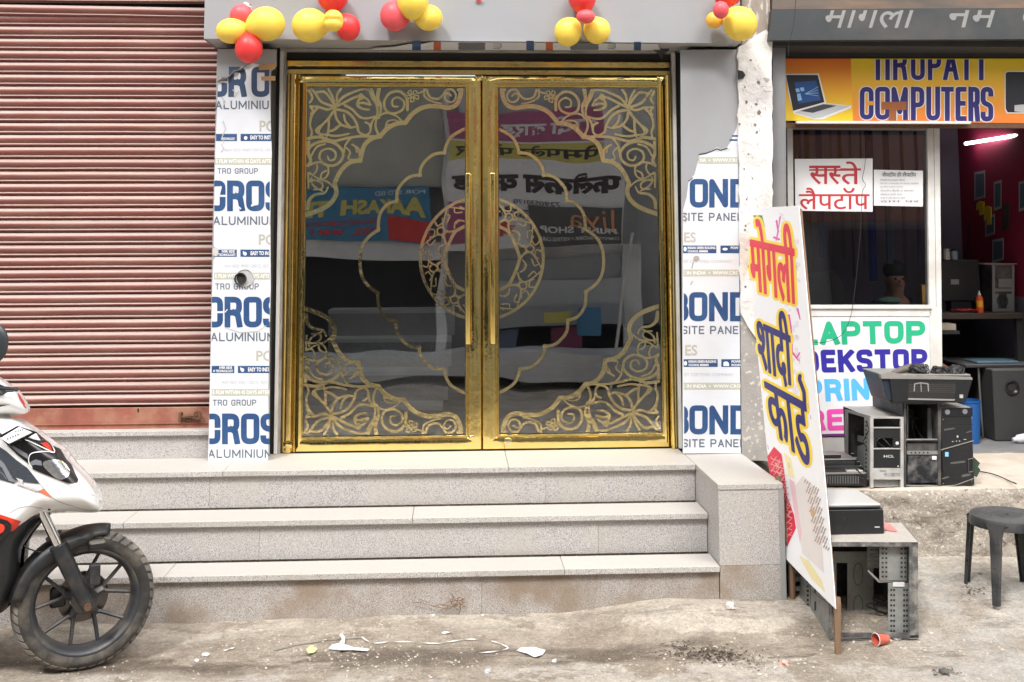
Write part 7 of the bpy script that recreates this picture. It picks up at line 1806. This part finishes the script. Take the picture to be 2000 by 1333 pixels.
# openings, piers and floor bands
orect('lintel', 300, 466, 858, 500, ow); orect('opening', 560, 500, 860, 690, od, Yd=RO+.3); orect('pier', 860, 170, 874, 720, ow); 
for k, (y0, y1, m_) in enumerate(((480, 503, ow), (503, 553, M_('opp_band_a', (.34, .35, .36), .8)), (553, 600, M_('opp_band_b', (.48, .49, .50), .8)), (600, 640, MATS['opp_band_a']))):
    orect('shelf_band', 975, y0, 1225, y1, m_, Yd=RO-.1*k+.2)
orect('opening', 975, 640, 1290, 770, od, Yd=RO+.35); orect('pier', 1218, 480, 1262, 760, ow, Yd=RO+.05)
orect('step', 500, 700, 1400, 735, ow, Yd=RO-.6, th=.6); orect('wall_upper', 595, 160, 860, 372, M_('opp_upper', (.42, .42, .38), .9, var=.25, vs_=2), Yd=RO+.1)
def osign(nm, lab, px0, py0, px1, py1, m_, texts):
    a, b = PO(px0, py0), PO(px1, py1); t = thing(nm, lab, 'signboard', ((a.x+b.x)/2, -RO+.1, b.z))
    MB().box(min(a.x, b.x), max(a.x, b.x), -RO, -RO+.04, min(a.z, b.z), max(a.z, b.z)).build('board', m_, t)
    P2 = lambda px, py: PO(px, py)+Vector((0, .041, 0))
    for s, x0, y0, x1, y1, mm, off in texts:
        if s is None: flat('print_band', [rect(x0, y0, x1, y1)], P2, mm, t, lift=.001, n=nO)
        else: flat('lettering', txt(s, (x1, y0), (x0, y0), (x0, y1), (x1, y1), off=off), P2, mm, t, lift=.004, n=nO)
    return t
oy = ink('opp_yellow', (.58, .52, .14)); ow2 = ink('opp_white', (.75, .75, .75)); opk = ink('opp_magenta', (.40, .11, .22)); odk = ink('opp_dark', (.05, .04, .05)); ord_ = ink('opp_red', (.60, .05, .05))
osign('blue_shop_sign', 'blue shop sign with yellow letters across the street mirrored in the left pane', 560, 374, 838, 468, ink('opp_blue', (.06, .22, .38)), [('AAKASH TE', 600, 396, 832, 428, oy, .05), ('XEROX AND LAMINATION', 600, 436, 745, 444, ord_, .01), ('TEL 9811', 600, 450, 745, 460, ord_, .02), (None, 762, 432, 836, 466, ord_, 0), ('FOR STD ISD', 730, 380, 832, 389, ow2, .01)])
osign('printing_shop_sign', 'large white and magenta Hindi print shop sign mirrored in the right pane', 868, 215, 1216, 480, ow2, [(None, 868, 215, 1170, 275, opk, 0), (None, 868, 279, 1170, 318, oy, 0), ('शादी कार्ड', 982, 228, 1158, 268, ow2, .03), ('पेमपलेट पोसटर', 880, 284, 1162, 312, odk, .03), ('फलैकस कार्ड', 880, 338, 1208, 384, odk, .05), ('7290530170', 1000, 388, 1092, 397, odk, .01), (None, 868, 400, 915, 470, opk, 0), ('डिजाइन', 920, 402, 1030, 430, odk, .02), ('बैनर', 920, 436, 1000, 462, ord_, .02)])
t = thing('small_dark_sign', 'dark grey print shop sign with orange script mirrored in the right pane', 'signboard', tuple(PO(1120, 478)))
a, b = PO(1030, 398), PO(1212, 478); MB().box(a.x, b.x, -RO+.05, -RO+.09, b.z, a.z).build('board', ink('opp_slate', (.10, .10, .10)), t)
P2 = lambda px, py: PO(px, py)+Vector((0, .092, 0))
flat('lettering', txt('Jiya', (1205, 400), (1108, 400), (1108, 452), (1205, 452), off=-.005), P2, ink('opp_orange', (.70, .32, .15)), t, lift=.002, n=nO)
flat('lettering', txt('PRINT SHOP', (1200, 438), (1050, 438), (1050, 452), (1200, 452), off=.03)+txt('COMPUTER WORK • VISITING CARD', (1206, 460), (1045, 460), (1045, 468), (1206, 468), off=.01), P2, ow2, t, lift=.004, n=nO)
t = thing('blue_barrel', 'blue plastic barrel across the street mirrored in the right pane', 'barrel', tuple(PO(1145, 655)))
a, b = PO(1126, 600), PO(1165, 656); MB().lathe([(.0001, b.z), ((b.x-a.x)/2*.94, b.z), ((b.x-a.x)/2, (a.z+b.z)/2), ((b.x-a.x)/2*.94, a.z), (.0001, a.z)], Matrix.Translation(((a.x+b.x)/2, -RO+.5, 0)), 20).build('drum', ink('opp_barrel', (.07, .22, .40)), t, smooth=True)
t = thing('yellow_notice_board', 'small yellow notice beside the blue barrel across the street', 'sign', tuple(PO(1090, 640)))
a, b = PO(1052, 608), PO(1118, 630); MB().box(a.x, b.x, -RO+.3, -RO+.33, b.z, a.z).build('board', oy, t)
for i, (px0, px1, m_) in enumerate(((975, 1010, M_('opp_cloth_a', (.12, .15, .20), .8)), (1075, 1145, M_('opp_cloth_b', (.25, .06, .12), .8)))):
    t = thing('hanging_cloth', ['blue grey cloth hanging in the opposite shop', 'maroon cloth hanging in the opposite shop'][i], 'cloth', tuple(PO(px0, 740))); a, b = PO(px0, 645), PO(px1, 745)
    MB().box(a.x, b.x, -RO+.0, -RO+.05, b.z, a.z).build('fabric', m_, t)
t = thing('banner_pole', 'slim white pole with cloth across the street in front of the shops', 'pole', tuple(PO(1190, 740)))
a, b = PO(1170, 500), PO(1215, 760); MB().tube([Vector((a.x+.3, -RO+.9, a.z+.3)), Vector((a.x, -RO+.9, .0))], .02, 8).build('shaft', alu_white, t)
ob2 = thing('yellow_building', 'pale yellow building further left across the street', 'building', (-8, -RO-.5, 0))
MB().box(-13.9, -3.2, -RO-.4, -RO-.02, 2.9, 4.2).build('balcony_wall', M_('opp_yellow_wall', (.55, .46, .28), .85, var=.1), ob2)
MB().box(-13.9, -3.2, -RO-.45, -RO-.1, 1.9, 2.1).build('ledge', ow, ob2)
MB().box(-12.9, -3.4, -RO-.49, -RO-.42, .1, 1.85).build('shutter', M_('opp_shutter', (.12, .16, .20), .6), ob2)
ob3 = thing('brick_building', 'brick coloured building further right across the street', 'building', (9, -RO-.5, 0))
MB().box(4.2, 13.9, -RO-.4, -RO-.02, 1.9, 4.2).build('balcony_wall', M_('opp_brick', (.32, .15, .09), .85, var=.15), ob3)
for k in range(4): MB().box(4.8+k*2.2, 6.2+k*2.2, -RO-.45, -RO-.41, .2, 1.8).build('door', od, ob3)
